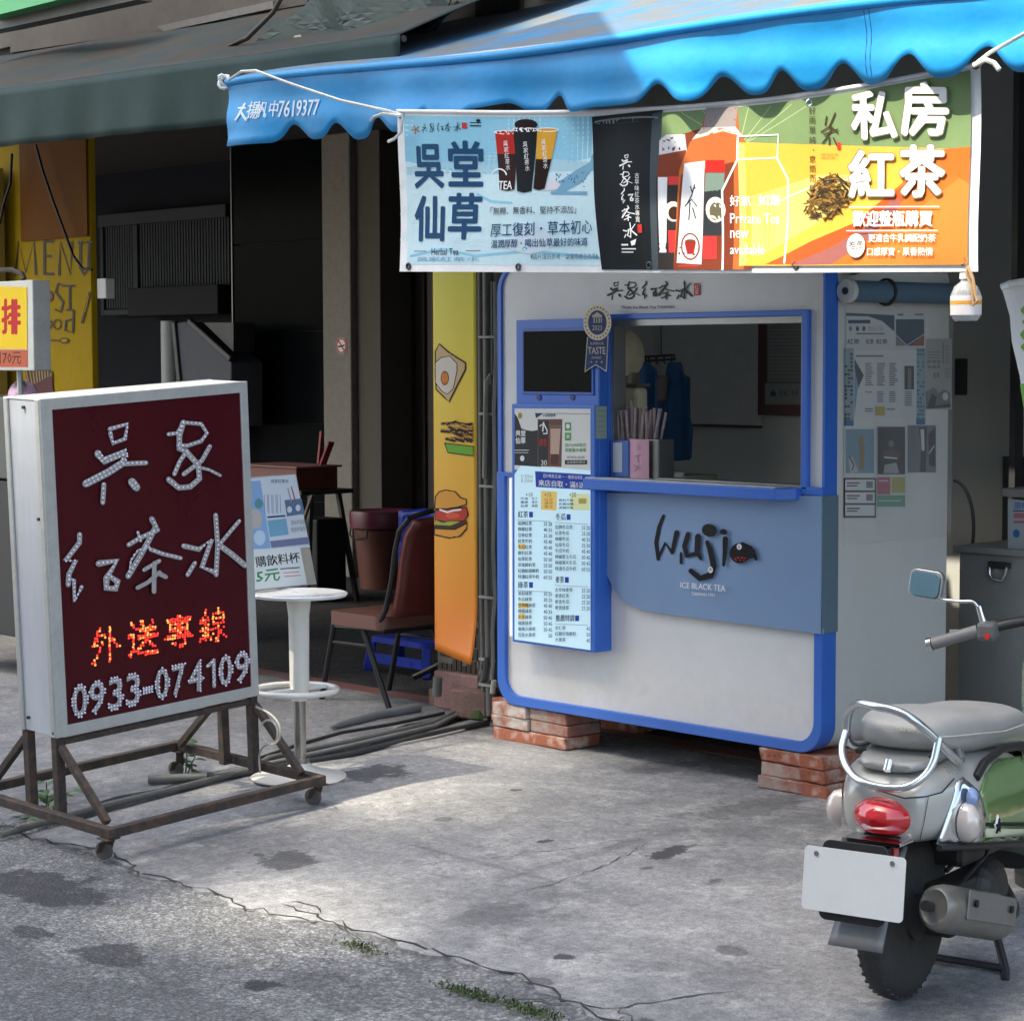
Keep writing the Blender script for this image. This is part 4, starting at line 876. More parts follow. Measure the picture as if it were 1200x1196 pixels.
# right headline with grey edge
edge = C('headline shadow', 130, 120, 96)
for ch, bx_ in (('私', (1001, 107, 1056, 164)), ('房', (1060, 96, 1114, 160)), ('紅', (996, 176, 1052, 232)), ('茶', (1058, 170, 1111, 232))):
    pr.text(ch, tuple(v + d for v, d in zip(bx_, (-1.4, -1.4, 1.4, 1.6))), edge, .075); pr.text(ch, bx_, c_w, .06)
pr.rect(997, 242, 1106, 243.2, c_w); pr.rect(994, 270, 1105, 271.2, c_w); pr.text('歡迎整瓶購買', (1001, 247, 1099, 266), c_w, .05)
pr.ell(1006, 288, 11, 14, c_w, 22); pr.text('推薦', (997, 282, 1015, 293), vb, .03); pr.text('更適合牛乳調配奶茶', (1021, 274, 1103, 284), c_w, .03); pr.text('口感厚實・果香熱情', (1020, 290, 1100, 300), c_w, .03)
bs_ = pr.mk('banner_sheet', adb)
b = B(); b.grid(lambda u, v: bp_(467 + 680 * u + (9 * v if u < .01 else 0), btop(467 + 680 * u) * (1 - v) + bbot(467 + 680 * u) * v, -.003), 60, 12); b.mk('banner_backing', mat('banner back cloth', (.5, .5, .5), .7), adb, smooth=80)
b = B(); b.tube([bp_(467 + 680 * k / 50, btop(467 + 680 * k / 50) + .5, .0) for k in range(51)], .008, 8); b.mk('top_hem', M_pw, adb, smooth=60)
for (x, y) in ((472, 135), (478, 312), (610, 313), (761, 311), (932, 311), (1131, 306), (951, 121), (1143, 76)):
    b = B(); p = bp_(x, y, .004); b.tube([p + Vector((.011 * math.cos(k * .785), 0, .011 * math.sin(k * .785))) for k in range(8)], .004, 6, closed=True); b.mk('grommet', M_dark if x != 951 else M_chrome, adb)
def rope(label, pts, r=.006, m=None): b = B(); b.tube(pts, r, 6); return tag(b.mk('rope', m or mat('white rope', (.62, .64, .62), .7, var=.2, scale=90), smooth=60), label, 'rope')
W_ = lambda x, y, Y=-.99: P(x, y, 1, Y)
rope('white rope from the blue awning corner to the banner top left', [W_(x, y, Y) for x, y, Y in ((268, 94, -.97), (283, 84, -.97), (300, 83, -.99), (340, 98, -1.0), (400, 118, -1.0), (455, 130, -1.0), (472, 135, -.99))])
rope('short white rope tail at the top left banner grommet', [W_(x, y, -1.0) for x, y in ((470, 136), (450, 133), (438, 137), (434, 142))])
rope('second white rope tail hanging below the banner corner', [W_(x, y, -1.0) for x, y in ((472, 137), (470, 155), (462, 163), (455, 166))])
rope('white rope from the banner top right corner up to the right', [W_(x, y, -1.0) for x, y in ((1141, 77), (1160, 62), (1200, 40), (1260, 8))])
rope('short white rope tail by the top right banner corner', [W_(x, y, -1.0) for x, y in ((1141, 77), (1155, 70), (1165, 74), (1171, 82))], .008)
# ================================================================== KIOSK
KW = -P(583.5, 600, 1, 0).x; KD = .76; Z0 = .16; Z1 = P(583, 312, 1, 0).z
kk = lambda x, y, Y=0.: P(x, y, 1, Y)
K = thing('drinks_kiosk', 'white and blue tea kiosk with serving window standing on brick piles', 'kiosk', (0, 0, 0))
wx0, wx1 = kk(716, 470).x, kk(941, 470).x; wz0, wz1 = kk(830, 566).z, kk(830, 371).z
outer = rrect(-KW, Z0, 0, Z1, .11); inner = rrect(-KW + .024, Z0 + .03, -.012, Z1 - .012, .09)
ri = rrect(-KW + .050, Z0 + .042, -.040, Z1 - .03, .085); zL, zR = kk(590, 553).z, kk(962, 576).z
ro = rrect(-KW + .001, Z0 + .001, -.001, Z1, .109)
b = B(); b.prism([[(-KW + .001, zL)] + ro[:16] + [(-.001, zR), (-.040, zR)] + ri[:16][::-1] + [(-KW + .050, zL)]], XZ(0), -.008, .011); b.box(-KW + .051, -.010, zL - .018, kk(606, 553).x, .011, zL); b.mk('lower_rim', M_blue, K, bevel=.004)
b = B(); b.prism([outer, inner], XZ(0), 0, .022); b.prism([rrect(-KW + .001, Z0 + .001, -.001, Z1 - .001, .109), rrect(-KW + .02, Z0 + .02, -.02, Z1 - .02, .09)], XZ(0), .022, .075); b.mk('front_frame', M_blue, K, bevel=.004)
hole = [(wx0, wz0), (wx0, wz1), (wx1, wz1), (wx1, wz0)]
b = B(); b.prism([rrect(-KW + .02, Z0 + .025, -.010, Z1 - .010, .09), hole], XZ(0), .012, .022); b.mk('front_panel', M_white, K)
# white body shell behind the blue frame: floor, roof, sides (rear is open to the shop)
ob = rrect(-KW + .008, Z0 + .006, -.006, Z1 - .008, .10); ib = rrect(-KW + .035, Z0 + .035, -.035, Z1 - .035, .075)
b = B(); b.prism([ob, ib], XZ(0), .075, KD); b.mk('body_shell', mat('white side panel', (.62, .63, .60), .5, var=.05, scale=2.5), K, smooth=30); splash(MATS['white side panel'], .16, .5, (.22, .21, .19))
# left strip: thinner rim beside upper white panel
# light blue apron panel on the front, wrapping the corner
lp = [(p.x, p.z) for p in (kk(*c_) for c_ in ((704, 577), (706, 640), (712, 668), (722, 690), (738, 707), (756, 715), (775, 718), (966.3, 742.8), (966.3, 581)))]
b = B(); b.prism([lp], XZ(0), -.016, -.001); b.mk('light_blue_panel', M_lblue, K, bevel=.002)
pz0, pz1 = kk(966, 742).z, kk(966, 581).z
b = B(); b.box(.0005, -.016, pz0, .005, .077, pz1); b.mk('corner_wrap', M_teal, K)  # side wrap of the light blue panel in a darker, greyer teal
# rail under window and frame
b = B(); z_a, z_b = kk(966, 581).z, kk(966, 573).z; b.box(wx1 + .002, -.012, z_a, .001, .011, z_b + .006); b.box(wx0, -.014, kk(760, 577).z, wx1 + .001, .011, wz0 - .001); b.mk('blue_rail', M_blue, K, bevel=.003)
fw = .030
b = B(); b.prism([[(wx0 - fw, wz0 - .005), (wx0 - fw, wz1 + fw * .6), (wx1 + fw, wz1 + fw * .6), (wx1 + fw, wz0 - .005)][::-1], [(wx0, wz0), (wx0, wz1 - .004), (wx1, wz1 - .004), (wx1, wz0)]], XZ(0), -.012, .011); b.mk('window_frame', M_blue, K, bevel=.003)
b = B(); b.prism([[(wx0, wz0), (wx0, wz1 - .005), (wx1 - .001, wz1 - .005), (wx1 - .001, wz0)][::-1], [(wx0 + .014, wz0 + .01), (wx0 + .014, wz1 - .03), (wx1 - .012, wz1 - .03), (wx1 - .012, wz0 + .01)]], XZ(0), .002, .07); b.mk('window_reveal', mat('grey aluminium reveal', (.30, .31, .32), .35, .6), K)
p0, p1 = kk(700, 563, -.09), kk(938, 582, -.09)
b = B(); zt_ = kk(700, 561, -.09).z; b.prism([[(wx0 - .07, -.095), (wx1 - .055, -.095), (wx1 - .005, -.03), (wx1 - .005, .10), (wx0 - .07, .10)]], lambda u, v, d: Vector((u, v, zt_ + d)), -.045, 0); b.mk('counter_shelf', M_blue, K, bevel=.004)
b = B(); b.box(wx0 - .06, -.088, zt_ + .0005, wx1 - .06, .09, zt_ + .006); b.mk('shelf_trim', M_alu, K)
b = B(); b.box(-KW + .036, .30, wz0 - .08, -.036, KD - .05, wz0 - .05); b.mk('inner_counter', mat('steel counter', (.2, .2, .2), .35, .7), K)
# screen box
SY = -.062; MY = -.085
a_, c_ = kk(604.5, 375, SY), kk(702, 375, SY); bz = kk(650, 553, SY).z
b = B(); b.box(a_.x, SY, bz - .5, c_.x, .0115, a_.z); b.mk('screen_housing', M_blue, K, bevel=.005)
s0, s1, s2 = kk(615, 388.5, SY), kk(694, 388.5, SY), kk(615, 458.5, SY)
b = B(); b.box(s0.x - .012, SY - .006, s2.z - .012, s1.x + .012, SY - .0005, s0.z + .012); b.mk('screen_bezel', mat('bezel blue', (.03, .11, .46), .4), K, bevel=.002)
b = B(); b.box(s0.x, SY - .008, s2.z, s1.x, SY - .0065, s0.z); b.mk('screen', mat('dark screen glass', (.008, .009, .010), .3, var=.02, spec=.04), K)
for px in (632, 671):
    p = kk(px, 465.5, SY); b = B(); b.cyl((p.x, SY - .004, p.z), (p.x, SY + .01, p.z), .013, seg=14); b.mk('lock_plug', mat('dark blue plug', (.008, .03, .16), .4), K, smooth=40)
# menu board
m0, m1 = kk(599.5, 473, MY), kk(697, 473, MY); mz = kk(640, 757, MY).z; zz1 = m0.z
b = B(); b.box(m0.x, MY, mz, m1.x, .0115, zz1); b.mk('menu_board', M_blue, K, bevel=.004)
mbx = bpy.data.objects['menu_board'] if 'menu_board' in bpy.data.objects else None
M_menu_s = mat('backlit menu sheet', (.56, .78, .90), .4, var=0, emis=(.50, .78, .95), es=.07)
M_post = flat('poster white', (.74, .74, .72), .4)
pr = Print(fY(MY), off=.001)
c_txt = flat('menu navy ink', (.02, .04, .09)); c_hd = flat('menu royal blue', (.01, .06, .42)); c_yb = flat('menu yellow block', (.80, .56, .16), es=.04)
pr.poly([(603, 478.5), (692, 479), (692, 552), (603, 550)], M_post)
dk = flat('poster dark', (.03, .032, .035)); br = flat('poster brown', (.16, .07, .06)); gn = flat('poster green', (.10, .35, .09))
pr.poly([(603, 484), (607, 490), (611, 502), (617, 504), (624, 505), (634, 503), (634, 547), (603, 545)], dk); pr.poly([(630, 491), (659, 491), (658, 547), (630, 546)], br); pr.poly([(631, 493), (643, 493), (642, 545), (631, 545)], dk)
pr.poly([(645, 502), (657, 502), (655, 534), (645, 536)], flat('milk tea', (.55, .38, .30))); pr.poly([(645, 532), (655, 532), (654, 544), (646, 544)], flat('milk tea dark', (.1, .04, .03))); pr.rect(644, 498, 658, 501, flat('lid', (.2, .12, .1)))
pr.text('吳堂', (604, 504, 616, 511), M_pw, .05); pr.text('仙草', (604, 512, 616, 520), M_pw, .05); pr.rect(603, 527, 620, 527.8, M_pw); pr.rect(603, 530, 619, 530.6, M_pw); pr.ell(612, 537, 2.6, 3.5, M_pw, 10); pr.ell(609.5, 487, 2.4, 3.6, flat('seal gold', (.35, .25, .06)), 12)
pr.stroke([(633, 499), (637, 496), (641, 504), (641, 508), (637, 508)], 1.6, M_pw); pr.stroke([(637, 495), (636, 505)], 1.6, M_pw); pr.text('厚茶', (632, 514, 641, 523), M_red, .02); pr.text('30', (634, 539, 641, 545), M_pw, .02)
pr.poly([(627, 484), (637, 484), (628, 490)], M_navy); pr.text('小吳說故事', (636, 484.5, 651, 488.5), M_navy, .02); pr.stroke([(627, 484), (691, 485)], .6, M_grey, cap=0)
pr.rect(662, 495, 669, 504.5, gn); pr.ell(665.5, 499.5, 2.4, 3, M_pw, 10); pr.rect(662, 507, 669, 516, gn); pr.rect(663.5, 509, 667.5, 513.5, flat('pale green', (.4, .65, .35)))
pr.text('加入LINE官方', (662, 519, 687, 523.5), gn, .02); pr.text('掌握最多優惠', (662, 525, 687, 529.5), gn, .02); pr.text('搜尋ID查詢', (664, 534, 685, 537.5), M_grey); pr.rect(662, 539, 688, 544, dk); pr.text('@吳家紅茶冰', (664, 540, 686, 543), M_pw)
pr.poly([(603, 556), (606, 551), (610, 545.5), (692, 551), (692, 761.5), (603, 749)], M_menu_s)
pr.poly([(627, 552), (692, 556), (692, 574), (628, 570.5)], c_hd); pr.text('【好喝買五送一・僅限自取】', ((637, 555), (682, 557.5), (682, 561.5), (637, 559.5)), M_pw); pr.text('來店自取・滿5送1', ((631, 561.5), (688, 565), (688, 572.5), (631, 569.5)), M_pw, .03)
for k, w_ in ((0, 'D'), (1, 'B')): pr.text(w_ + ' 350ml', (611, 556 + k * 5, 624, 560 + k * 5), M_grey)
pr.poly([(634, 575), (653, 576), (652, 598), (634, 597)], c_yb); pr.poly([(668, 578), (691, 579), (691, 598), (668, 597)], flat('menu pale yellow', (.72, .78, .45), es=.03))
for x, w_ in ((616, '+10'), (638, '+15'), (667, '+20')): pr.text(w_, (x, 577, x + 8, 582), c_txt)
for k in range(3):
    pr.text(('珍珠', '椰果', '仙草')[k], (610, 582.5 + k * 4.2, 619, 585.8 + k * 4.2), c_txt, .02); pr.text(('布丁', '寒天', '蒟蒻')[k], (623, 582.5 + k * 4.2, 630, 585.8 + k * 4.2), c_txt, .02); pr.text(('紅豆', '綠豆', '愛玉')[k], (638, 583.5 + k * 4.2, 648, 586.8 + k * 4.2), flat('menu orange ink', (.5, .2, .02)), .02); pr.text(('鮮奶升級', '奶蓋加價', '黑糖珍珠')[k], (655, 584.5 + k * 4.4, 672, 587.5 + k * 4.4), c_txt, .02)
pr.rect(678, 584, 687, 590, flat('menu gold', (.55, .42, .08)))
def hd(x, y, w_, ww):
    pr.text(w_, (x, y, x + ww, y + 8), c_txt, .02); pr.rect(x + ww + 1, y + 1, x + ww + 5.5, y + 7.5, c_hd); pr.stroke([(x - 1, y + 10.5), (x + 38, y + 12.5)], .5, M_grey, cap=0)
hd(607, 598.5, '紅茶', 12); hd(651, 601.5, '冬瓜', 12); hd(607, 681, '綠茶', 12); hd(651, 675, '麥茶', 10); hd(651, 720, '推薦特調', 22)
def rows(x, y, names, pr1, pr2, xp, pitch=6.95):
    for k, nm in enumerate(names):
        yy = y + k * pitch; pr.text(nm, (x, yy, x + 4.1 * len(nm), yy + 4.9), c_txt, .02)
        if pr1[k]: pr.text(str(pr1[k]), (xp, yy + 1, xp + 4.3, yy + 5.4), c_txt, .01)
        if pr2[k]: pr.text(str(pr2[k]), (xp + 5.6, yy + 1.3, xp + 9.9, yy + 5.7), c_txt, .01)
for (x, y, ww) in ((607.5, 637, 8), (607.5, 706, 12), (607.5, 719, 8)): pr.rect(x, y, x + ww, y + 6.5, c_yb)
rows(607, 610.5, ['招牌紅茶', '檸檬紅茶', '豆漿紅茶', '紅茶牛奶', '冬瓜紅茶', '鮮奶紅茶', '仙草奶茶', '珍珠鮮奶茶', '紅糖粉圓鮮奶', '特濃紅茶牛奶'], [25, 40, 35, 45, 40, 45, 50, 55, 50, 60], [20, 35, 30, 40, 40, 40, 50, 50, 50, 55], 637)
rows(607, 692.5, ['茉莉綠茶', '冬瓜綠茶', '甘草梅綠茶', '檸檬綠茶', '多多綠茶', '蘋果綠茶', '養樂多綠茶', '百香水果茶'], [30, 30, 45, 40, 50, 50, 50, 0], [25, 25, 40, 35, 45, 45, 45, 50], 637)
rows(650.5, 615, ['招牌冬瓜茶', '紅茶冬瓜', '檸檬冬瓜', '仙草冬瓜', '冬瓜牛奶', '檸檬愛玉冬瓜', '檸檬寒天冬瓜', '特濃冬瓜牛奶'], [25, 25, 40, 35, 45, 50, 50, 60], [20, 20, 35, 30, 40, 45, 45, 55], 681.5)
rows(650.5, 688.5, ['古早味麥茶', '麥香紅茶', '麥香冬瓜', '麥香綠茶'], [25, 25, 25, 25], [20, 20, 20, 20], 681.5)
rows(650.5, 733, ['杏仁茶', '紅糖珍珠鮮奶', '水果茶'], [0, 0, 0], [45, 50, 40], 681.5)
pr.mk('menu_print', K)
b = B(); p0, p1 = kk(597.5, 560, -.03), kk(600, 745, -.03); b.box(p0.x - .004, -.03, p1.z, p0.x + .008, -.001, p0.z); b.mk('light_strip', mat('lit white strip', (.8, .8, .8), .5, emis=(.85, .93, 1), es=.15), K)
# award badge
bp0 = kk(699.5, 380, -.078); t2 = bpy.data.objects.new('badge_anchor', None)
pr = Print(fY(-.074), off=.001); gold = mat('badge dull gold', (.30, .27, .20), .4, .5, var=.2); nv = flat('badge navy', (.012, .03, .12)); gt = flat('badge pale text', (.42, .40, .34))
pr.poly([(688, 395), (713, 393), (711, 436), (698, 428), (685, 436.5)], gt); pr.poly([(689, 395), (712, 393), (710, 434), (698, 426.5), (686, 434.5)], nv); pr.ell(700, 378, 16.5, 20.8, gold, 30); pr.ell(700, 378, 11, 14.5, nv, 26)
for k in range(24): pr.ell(700 + 14 * math.cos(k * .262), 378 + 17.8 * math.sin(k * .262), .9, 1.1, nv, 6)
pr.poly([(693.5, 370), (700, 365.5), (706, 370), (705, 372), (694.5, 372)], gt)
for x in (695.5, 698.5, 701.5, 704): pr.rect(x, 372.5, x + 1.4, 378.5, gt)
pr.text('2023', (694, 381, 705.5, 387), gt, .02); pr.text('SUPERIOR', (691.5, 401, 707.5, 404), gt, .01); pr.text('TASTE', (689, 406.5, 709.5, 415), gt, .035); pr.text('AWARD', (693, 417.5, 704.5, 420.5), gt, .02)
for x in (693, 699, 705): pr.text('★', (x - 1.4, 422.5, x + 1.4, 425.5), gt)
pr.mk('award_badge', K)
# lettering on the front
pr = Print(fY(.012), off=.0012); ink = flat('brush ink black', (.008, .008, .01), .4)
for i, ch in enumerate(('wu', 'jia', 'hong', 'cha', 'shui')): callig(pr, ch, 711 + i * 20.2, 330 - i * .1, 730 + i * 20.2, 351 - i * .1, ink, 1.5)
pr.rect(813, 332, 820, 346, M_red); pr.text('紅', (814, 333, 819, 339), M_pw); pr.text('茶', (814, 339.5, 819, 345), M_pw); pr.text('Wujia Ice Black Tea TAIWAN', ((728, 358.5), (790, 358), (790, 362.5), (728, 362.5)), ink, .03); pr.mk('shop_name_lettering', K)
pr = Print(fY(-.016), off=.0015, step=.0004)
def Z4(pts): return [(700 + x / 4, 560 + y / 4) for x, y in pts]
for pts, w_ in (([(310, 178), (290, 230), (276, 300), (285, 380)], [16, 20, 20, 16]), ([(285, 375), (318, 305), (350, 348)], [14, 14, 16]), ([(350, 350), (372, 255)], [16, 24]), ([(392, 398), (392, 352)], [14, 12]), ([(425, 262), (408, 320), (420, 365), (458, 355)], [22, 24, 22, 22]), ([(472, 275), (468, 345), (485, 380)], [30, 26, 14]), ([(515, 300), (530, 340), (545, 410), (530, 455), (480, 470), (438, 435)], [20, 26, 28, 34, 28, 24]), ([(600, 285), (598, 350), (592, 408)], [26, 22, 14]), ([(640, 330), (680, 312), (715, 330), (745, 380)], [20, 26, 28, 14])):
    pr.stroke(Z4(pts), [v / 4 for v in w_], ink)
pr.ell(*Z4([(525, 245)])[0], 9, 7.5, ink, 16, .3); pr.ell(*Z4([(592, 252)])[0], 4.6, 3.4, ink, 12, .2); pr.ell(*Z4([(668, 352)])[0], 12, 12, ink, 22); pr.ell(*Z4([(712, 350)])[0], 7, 7, ink, 14)
pr.ell(*Z4([(665, 322)])[0], 3, 3.6, M_pw, 10); pr.ell(*Z4([(530, 430)])[0], 3, 4, M_pw, 10); pr.text('紅', (665.3 + 199.5, 639, 667.3 + 200.3, 642.6), ink); pr.text('茶', (831, 665, 834, 669), ink)
random.seed(4)
for k in range(9): pr.ell(700 + (645 + k * 6) / 4, 560 + (378 + 8 * math.sin(k * 2)) / 4, 1.1, .9, M_red, 6)
pr.text('ICE BLACK TEA', ((797.3, 681.5), (850, 685.5), (850, 693), (797.3, 688.5)), M_pw, .03); pr.text('TAIWAN 1951', ((810.5, 693.5), (837.5, 695.3), (837.5, 699), (810.5, 697.3)), M_pw, .03)
pr.mk('logo_lettering', K)
# small notice left of the window
b = B(); p0, p1 = kk(699, 476, -.078), kk(718, 515, -.078); 
pr = Print(lambda x, y, o: P(x, y, 0, m1.x + .001 + o)); pr.rect(698, 476, 711, 514, flat('pale green paper', (.33, .42, .38)), .0)
for k in range(5): pr.rect(700, 481 + k * 6, 709, 482 + k * 6, M_grey)
o = pr.mk('paper_notice'); tag(o, 'pale green paper notice beside the blue screen housing', 'notice')
# ---- things on the sill
zs_ = zt_ + .0065
def boxthing(name, label, cat, x0, y0, z0, x1, y1, z1, m, bev=.003): b = B(); b.box(x0, y0, z0, x1, y1, z1); return tag(b.mk(name, m, bevel=bev), label, cat)
p0, p1 = kk(719, 555, 0), kk(741, 516, 0)
t = thing('blue_box', 'blue open plastic box with paper label on the window sill', 'box'); b = B(); b.box(p0.x, -.02, zs_, p1.x, .07, p1.z); b.mk('body', mat('blue plastic box', (.04, .12, .42), .4), t, bevel=.005); b = B(); b.box(p0.x + .018, -.0215, p1.z - .13, p0.x + .07, -.0202, p1.z - .01); b.mk('paper_label', flat('label paper', (.45, .52, .58)), t)
t = thing('straw_holder', 'grey rack crammed with wrapped straws behind a pink sheet', 'straw holder')
p0, p1 = kk(740, 557, 0), kk(772, 515, 0); b = B(); b.box(p0.x + .004, .0, zs_, p1.x, .09, p1.z); b.mk('rack', mat('rack steel', (.15, .15, .15), .4, .6), t, bevel=.004)
b = B(); b.grid(lambda u, v: Vector((p0.x + .11 * u, -.012 - .012 * math.sin(u * math.pi), zs_ + (p1.z - zs_) * v)), 8, 1); o = b.mk('pink_sheet', mat('pink paper', (.62, .33, .42), .6), t, solid=.001)
pr = Print(lambda x, y, o: Vector((P(x, y, 1, 0).x, -.0255 - o, P(x, y, 1, -.02).z)))
for s_ in ([(751, 524), (754, 522), (755, 526), (751, 527)], [(749, 535), (756, 533)], [(752, 533), (753, 541)], [(748, 545), (754, 549)], [(755, 545), (749, 552)]): pr.stroke(s_, .9, M_grey)
pr.mk('handwriting', t)
random.seed(5); ms = mat('clear wrapped straw', (.34, .27, .27), .25, var=.4, scale=60)
b0 = B(); b0.tube([(0, 0, 0), (0, 0, .20)], .006, 6); s0_ = b0.mk('straw', ms, t, smooth=50); s0_.location = (p0.x - .05, .05, zs_ + .11)
ax = kk(722, 500, .05).x; bx_ = kk(772, 500, .05).x
for k in range(34):
    f = (k % 17) / 16; inst(s0_, t, (ax + .01 + (bx_ - ax - .03) * f, .03 + .03 * (k // 17) + random.uniform(-.01, .01), zs_ + .075 + random.uniform(-.01, .01)), (random.uniform(-.12, .12), random.uniform(-.06, .06) + (f - .5) * .35, 0))
# draped machine inside
t = thing('sealing_machine', 'cream drinks machine wrapped in plastic inside the window', 'machine')
MYY = .34; c0 = kk(722, 416, MYY); r_ = .16; cream = mat('cream plastic cover', (.86, .80, .60), .38, var=.2, scale=9, bump=.35, bscale=9)
b = B(); b.lathe([(.0, -.07), (.09, -.07), (.115, -.04), (.118, 0), (.112, .05), (.085, .09), (0, .10)], (c0.x, MYY, c0.z), 26, (1, -.25, 0)); o = b.mk('wrapped_head', cream, t, smooth=60)
b = B(); b.lathe([(.0, 0), (.095, 0), (.10, .02), (.085, .04), (0, .04)], (c0.x - .085, MYY + .02, c0.z), 22, (-1, .25, 0)); b.mk('dark_rim', M_dark, t)
c1 = kk(740, 470, MYY); b = B(); b.box(c1.x - .14, MYY - .02, wz0 - .05, c1.x + .055, MYY + .05, c1.z + .06); b.mk('machine_body', cream, t, bevel=.02)
b = B(); b.box(c1.x - .15, MYY - .025, c1.z + .061, c1.x + .06, MYY + .055, c1.z + .075); b.cyl((c1.x - .04, MYY + .02, c1.z + .07), (c1.x - .04, MYY + .02, c1.z + .12), .05); b.mk('collar', mat('dark beige', (.2, .19, .15), .4), t)
# aprons
AYp = 1.2; t = thing('hanging_aprons', 'dark blue aprons hanging from a wire rack inside the kiosk', 'aprons')
mb = mat('dark blue cloth', (.012, .075, .19), .8, var=.25, scale=10)
q = wpx(AYp)
def cloth(name, pts, m, Y, tt, amp=.02):
    pr_ = Print(lambda x, y, o: P(x, y, 1, Y) + Vector((0, amp * math.sin(P(x, y, 1, Y).x * 40) + amp * .5 * math.sin(P(x, y, 1, Y).x * 90 + 1), 0)), maxlen=4, off=0); pr_.poly(pts, m); o_ = pr_.mk(name, tt); md_ = o_.modifiers.new('s', 'SOLIDIFY'); md_.thickness = .008; o_.data.polygons.foreach_set('use_smooth', [True] * len(o_.data.polygons)); return o_
cloth('apron', [(788, 424), (795, 424), (800, 438), (813, 448), (811, 470), (816, 500), (815, 537), (795, 540), (768, 540), (770, 500), (772, 470), (784, 450)], mb, AYp, t)
cloth('apron', [(752, 422), (758, 424), (768, 438), (780, 448), (778, 490), (776, 530), (760, 540), (754, 500), (750, 460)], mat('blue cloth', (.018, .10, .24), .8, var=.2), AYp + .12, t)
cloth('apron_pocket', [(772, 440), (783, 440), (782, 470), (772, 472)], mat('faded pink cloth', (.15, .12, .13), .8), AYp - .05, t, .005)
b = B(); b.tube([q(756, 418), q(790, 416), q(791, 421), q(757, 423)], .006, 6, closed=True)
for x in (760, 769, 778, 787): b.tube([q(x, 418), q(x, 424), q(x + 2, 426)], .005, 5)
b.mk('wire_rack', M_dark, t); b = B(); b.tube([q(775, 417), q(775, 300)], .004, 5); b.mk('hanging_cord', M_dark, t)
# wall calendar and white board on the room wall
q = wpx(2.2)
t = thing('wall_calendar', 'paper wall calendar on a maroon hanging backing board', 'calendar'); b = B(); p0, p1 = q(893, 486), q(950, 340); b.box(p0.x, 2.165, p0.z, p1.x, 2.198, p1.z); b.mk('backing_board', mat('maroon board', (.085, .022, .024), .6), t, bevel=.003)
pr = Print(fY(2.165)); pr.rect(899, 350, 950, 448, flat('calendar paper', (.17, .17, .16))); pr.rect(896.5, 449, 950, 474, flat('calendar paper light', (.2, .215, .2)))
for k in range(14): pr.rect(901, 386 + k * 4.2, 950, 386.7 + k * 4.2, M_grey)
pr.ell(906, 461, 3.2, 3, M_dark, 10); pr.poly([(902, 464), (906, 456), (910, 464)], M_dark); pr.text('拒吸二手菸', (913, 457, 936, 464), M_dark); pr.mk('calendar_sheets', t)
t = thing('white_board', 'grey board with dark lower edge hanging on the room wall', 'board'); b = B(); p0, p1 = q(762, 495), q(894, 340); b.box(p0.x + .1, 2.17, p0.z, p1.x, 2.198, p1.z); b.mk('board', mat('grey board', (.46, .47, .45), .6), t); b = B(); b.box(p0.x + .1, 2.16, p0.z - .012, p1.x, 2.198, p0.z - .001); b.mk('bottom_rail', M_dark, t)
b = B(); p = kk(793, 556, .3); b.lathe([(0, 0), (.028, 0), (.034, .02), (.03, .04), (0, .045)], (p.x, .3, wz0 - .045 + .02), 14); tag(b.mk('white_cup', M_white2, smooth=50), 'small white cup on the counter inside the window', 'cup')
boxthing('tray', 'pale plastic tray on the counter beside the straw rack', 'tray', p.x - .12, .32, wz0 - .049, p.x + .03, .52, wz0 + .0, mat('pale tray', (.3, .3, .22), .4))
b = B(); b.lathe([(.0, 0), (.05, 0), (.07, .02), (.05, .035), (0, .04)], (p.x + .19, .36, wz0 - .049), 14, sx=2.2); tag(b.mk('black_bag', M_black, smooth=50), 'low black bag lying on the counter inside the window', 'bag')

# ---- right side: blind roller, posters
SX = -.006
t = thing('roller_blind', 'rolled light blue blind in a tube along the kiosk side', 'blind')
b = B(); r0 = P(993, 341, 1, .09); zc = P(993, 341, 0, .045).z; b.cyl((.045, .085, zc), (.045, .80, zc), .040, seg=22); b.mk('rolled_blind', mat('blue grey blind', (.10, .17, .24), .6, var=.1), t, smooth=40)
b = B(); b.cyl((.045, .06, zc), (.045, .084, zc), .044, seg=22); b.mk('end_cap', M_white2, t, smooth=40, bevel=.003); b = B(); b.cyl((.045, .055, zc), (.045, .0599, zc), .014, seg=12); b.mk('cap_hub', M_dark, t)
b = B(); b.tube([(.045 + .048 * math.cos(k * .35), .30, zc + .048 * math.sin(k * .35)) for k in range(18)], .006, 6, closed=True); b.mk('strap', M_dark, t)
b = B(); b.prism([[(.075, Z1 - .09), (.085, Z1 + .0), (.25, Z1 + .04), (.8, Z1 + .02), (.8, Z1 - .05), (.3, Z1 - .03)]], lambda u, v, d: Vector((.05 + d, u, v)), 0, .03); tag(b.mk('side_flap', mat('brown awning flap', (.06, .055, .05), .8)), 'dark brown flap above the rolled blind', 'flap')
pp = flat('poster paper', (.58, .60, .60)); pb = flat('poster steel blue', (.02, .055, .09)); pt = flat('poster teal', (.06, .17, .24)); pg = flat('poster grey', (.17, .18, .18)); pk = flat('poster charcoal', (.05, .05, .052))
def poster(label, x0, y0, x1, y1, art, paper=pp, lift=.004):
    pr_ = Print(fX(SX), off=lift); pr_.rect(x0, y0, x1, y1, paper); art(pr_); return tag(pr_.mk('poster'), label, 'poster')
def wh(x, y): return (940 + x / 3.623, 310 + y / 3.623)
def zr(pr_, x0, y0, x1, y1, m): a_, c__ = wh(x0, y0), wh(x1, y1); pr_.rect(*a_, *c__, m)
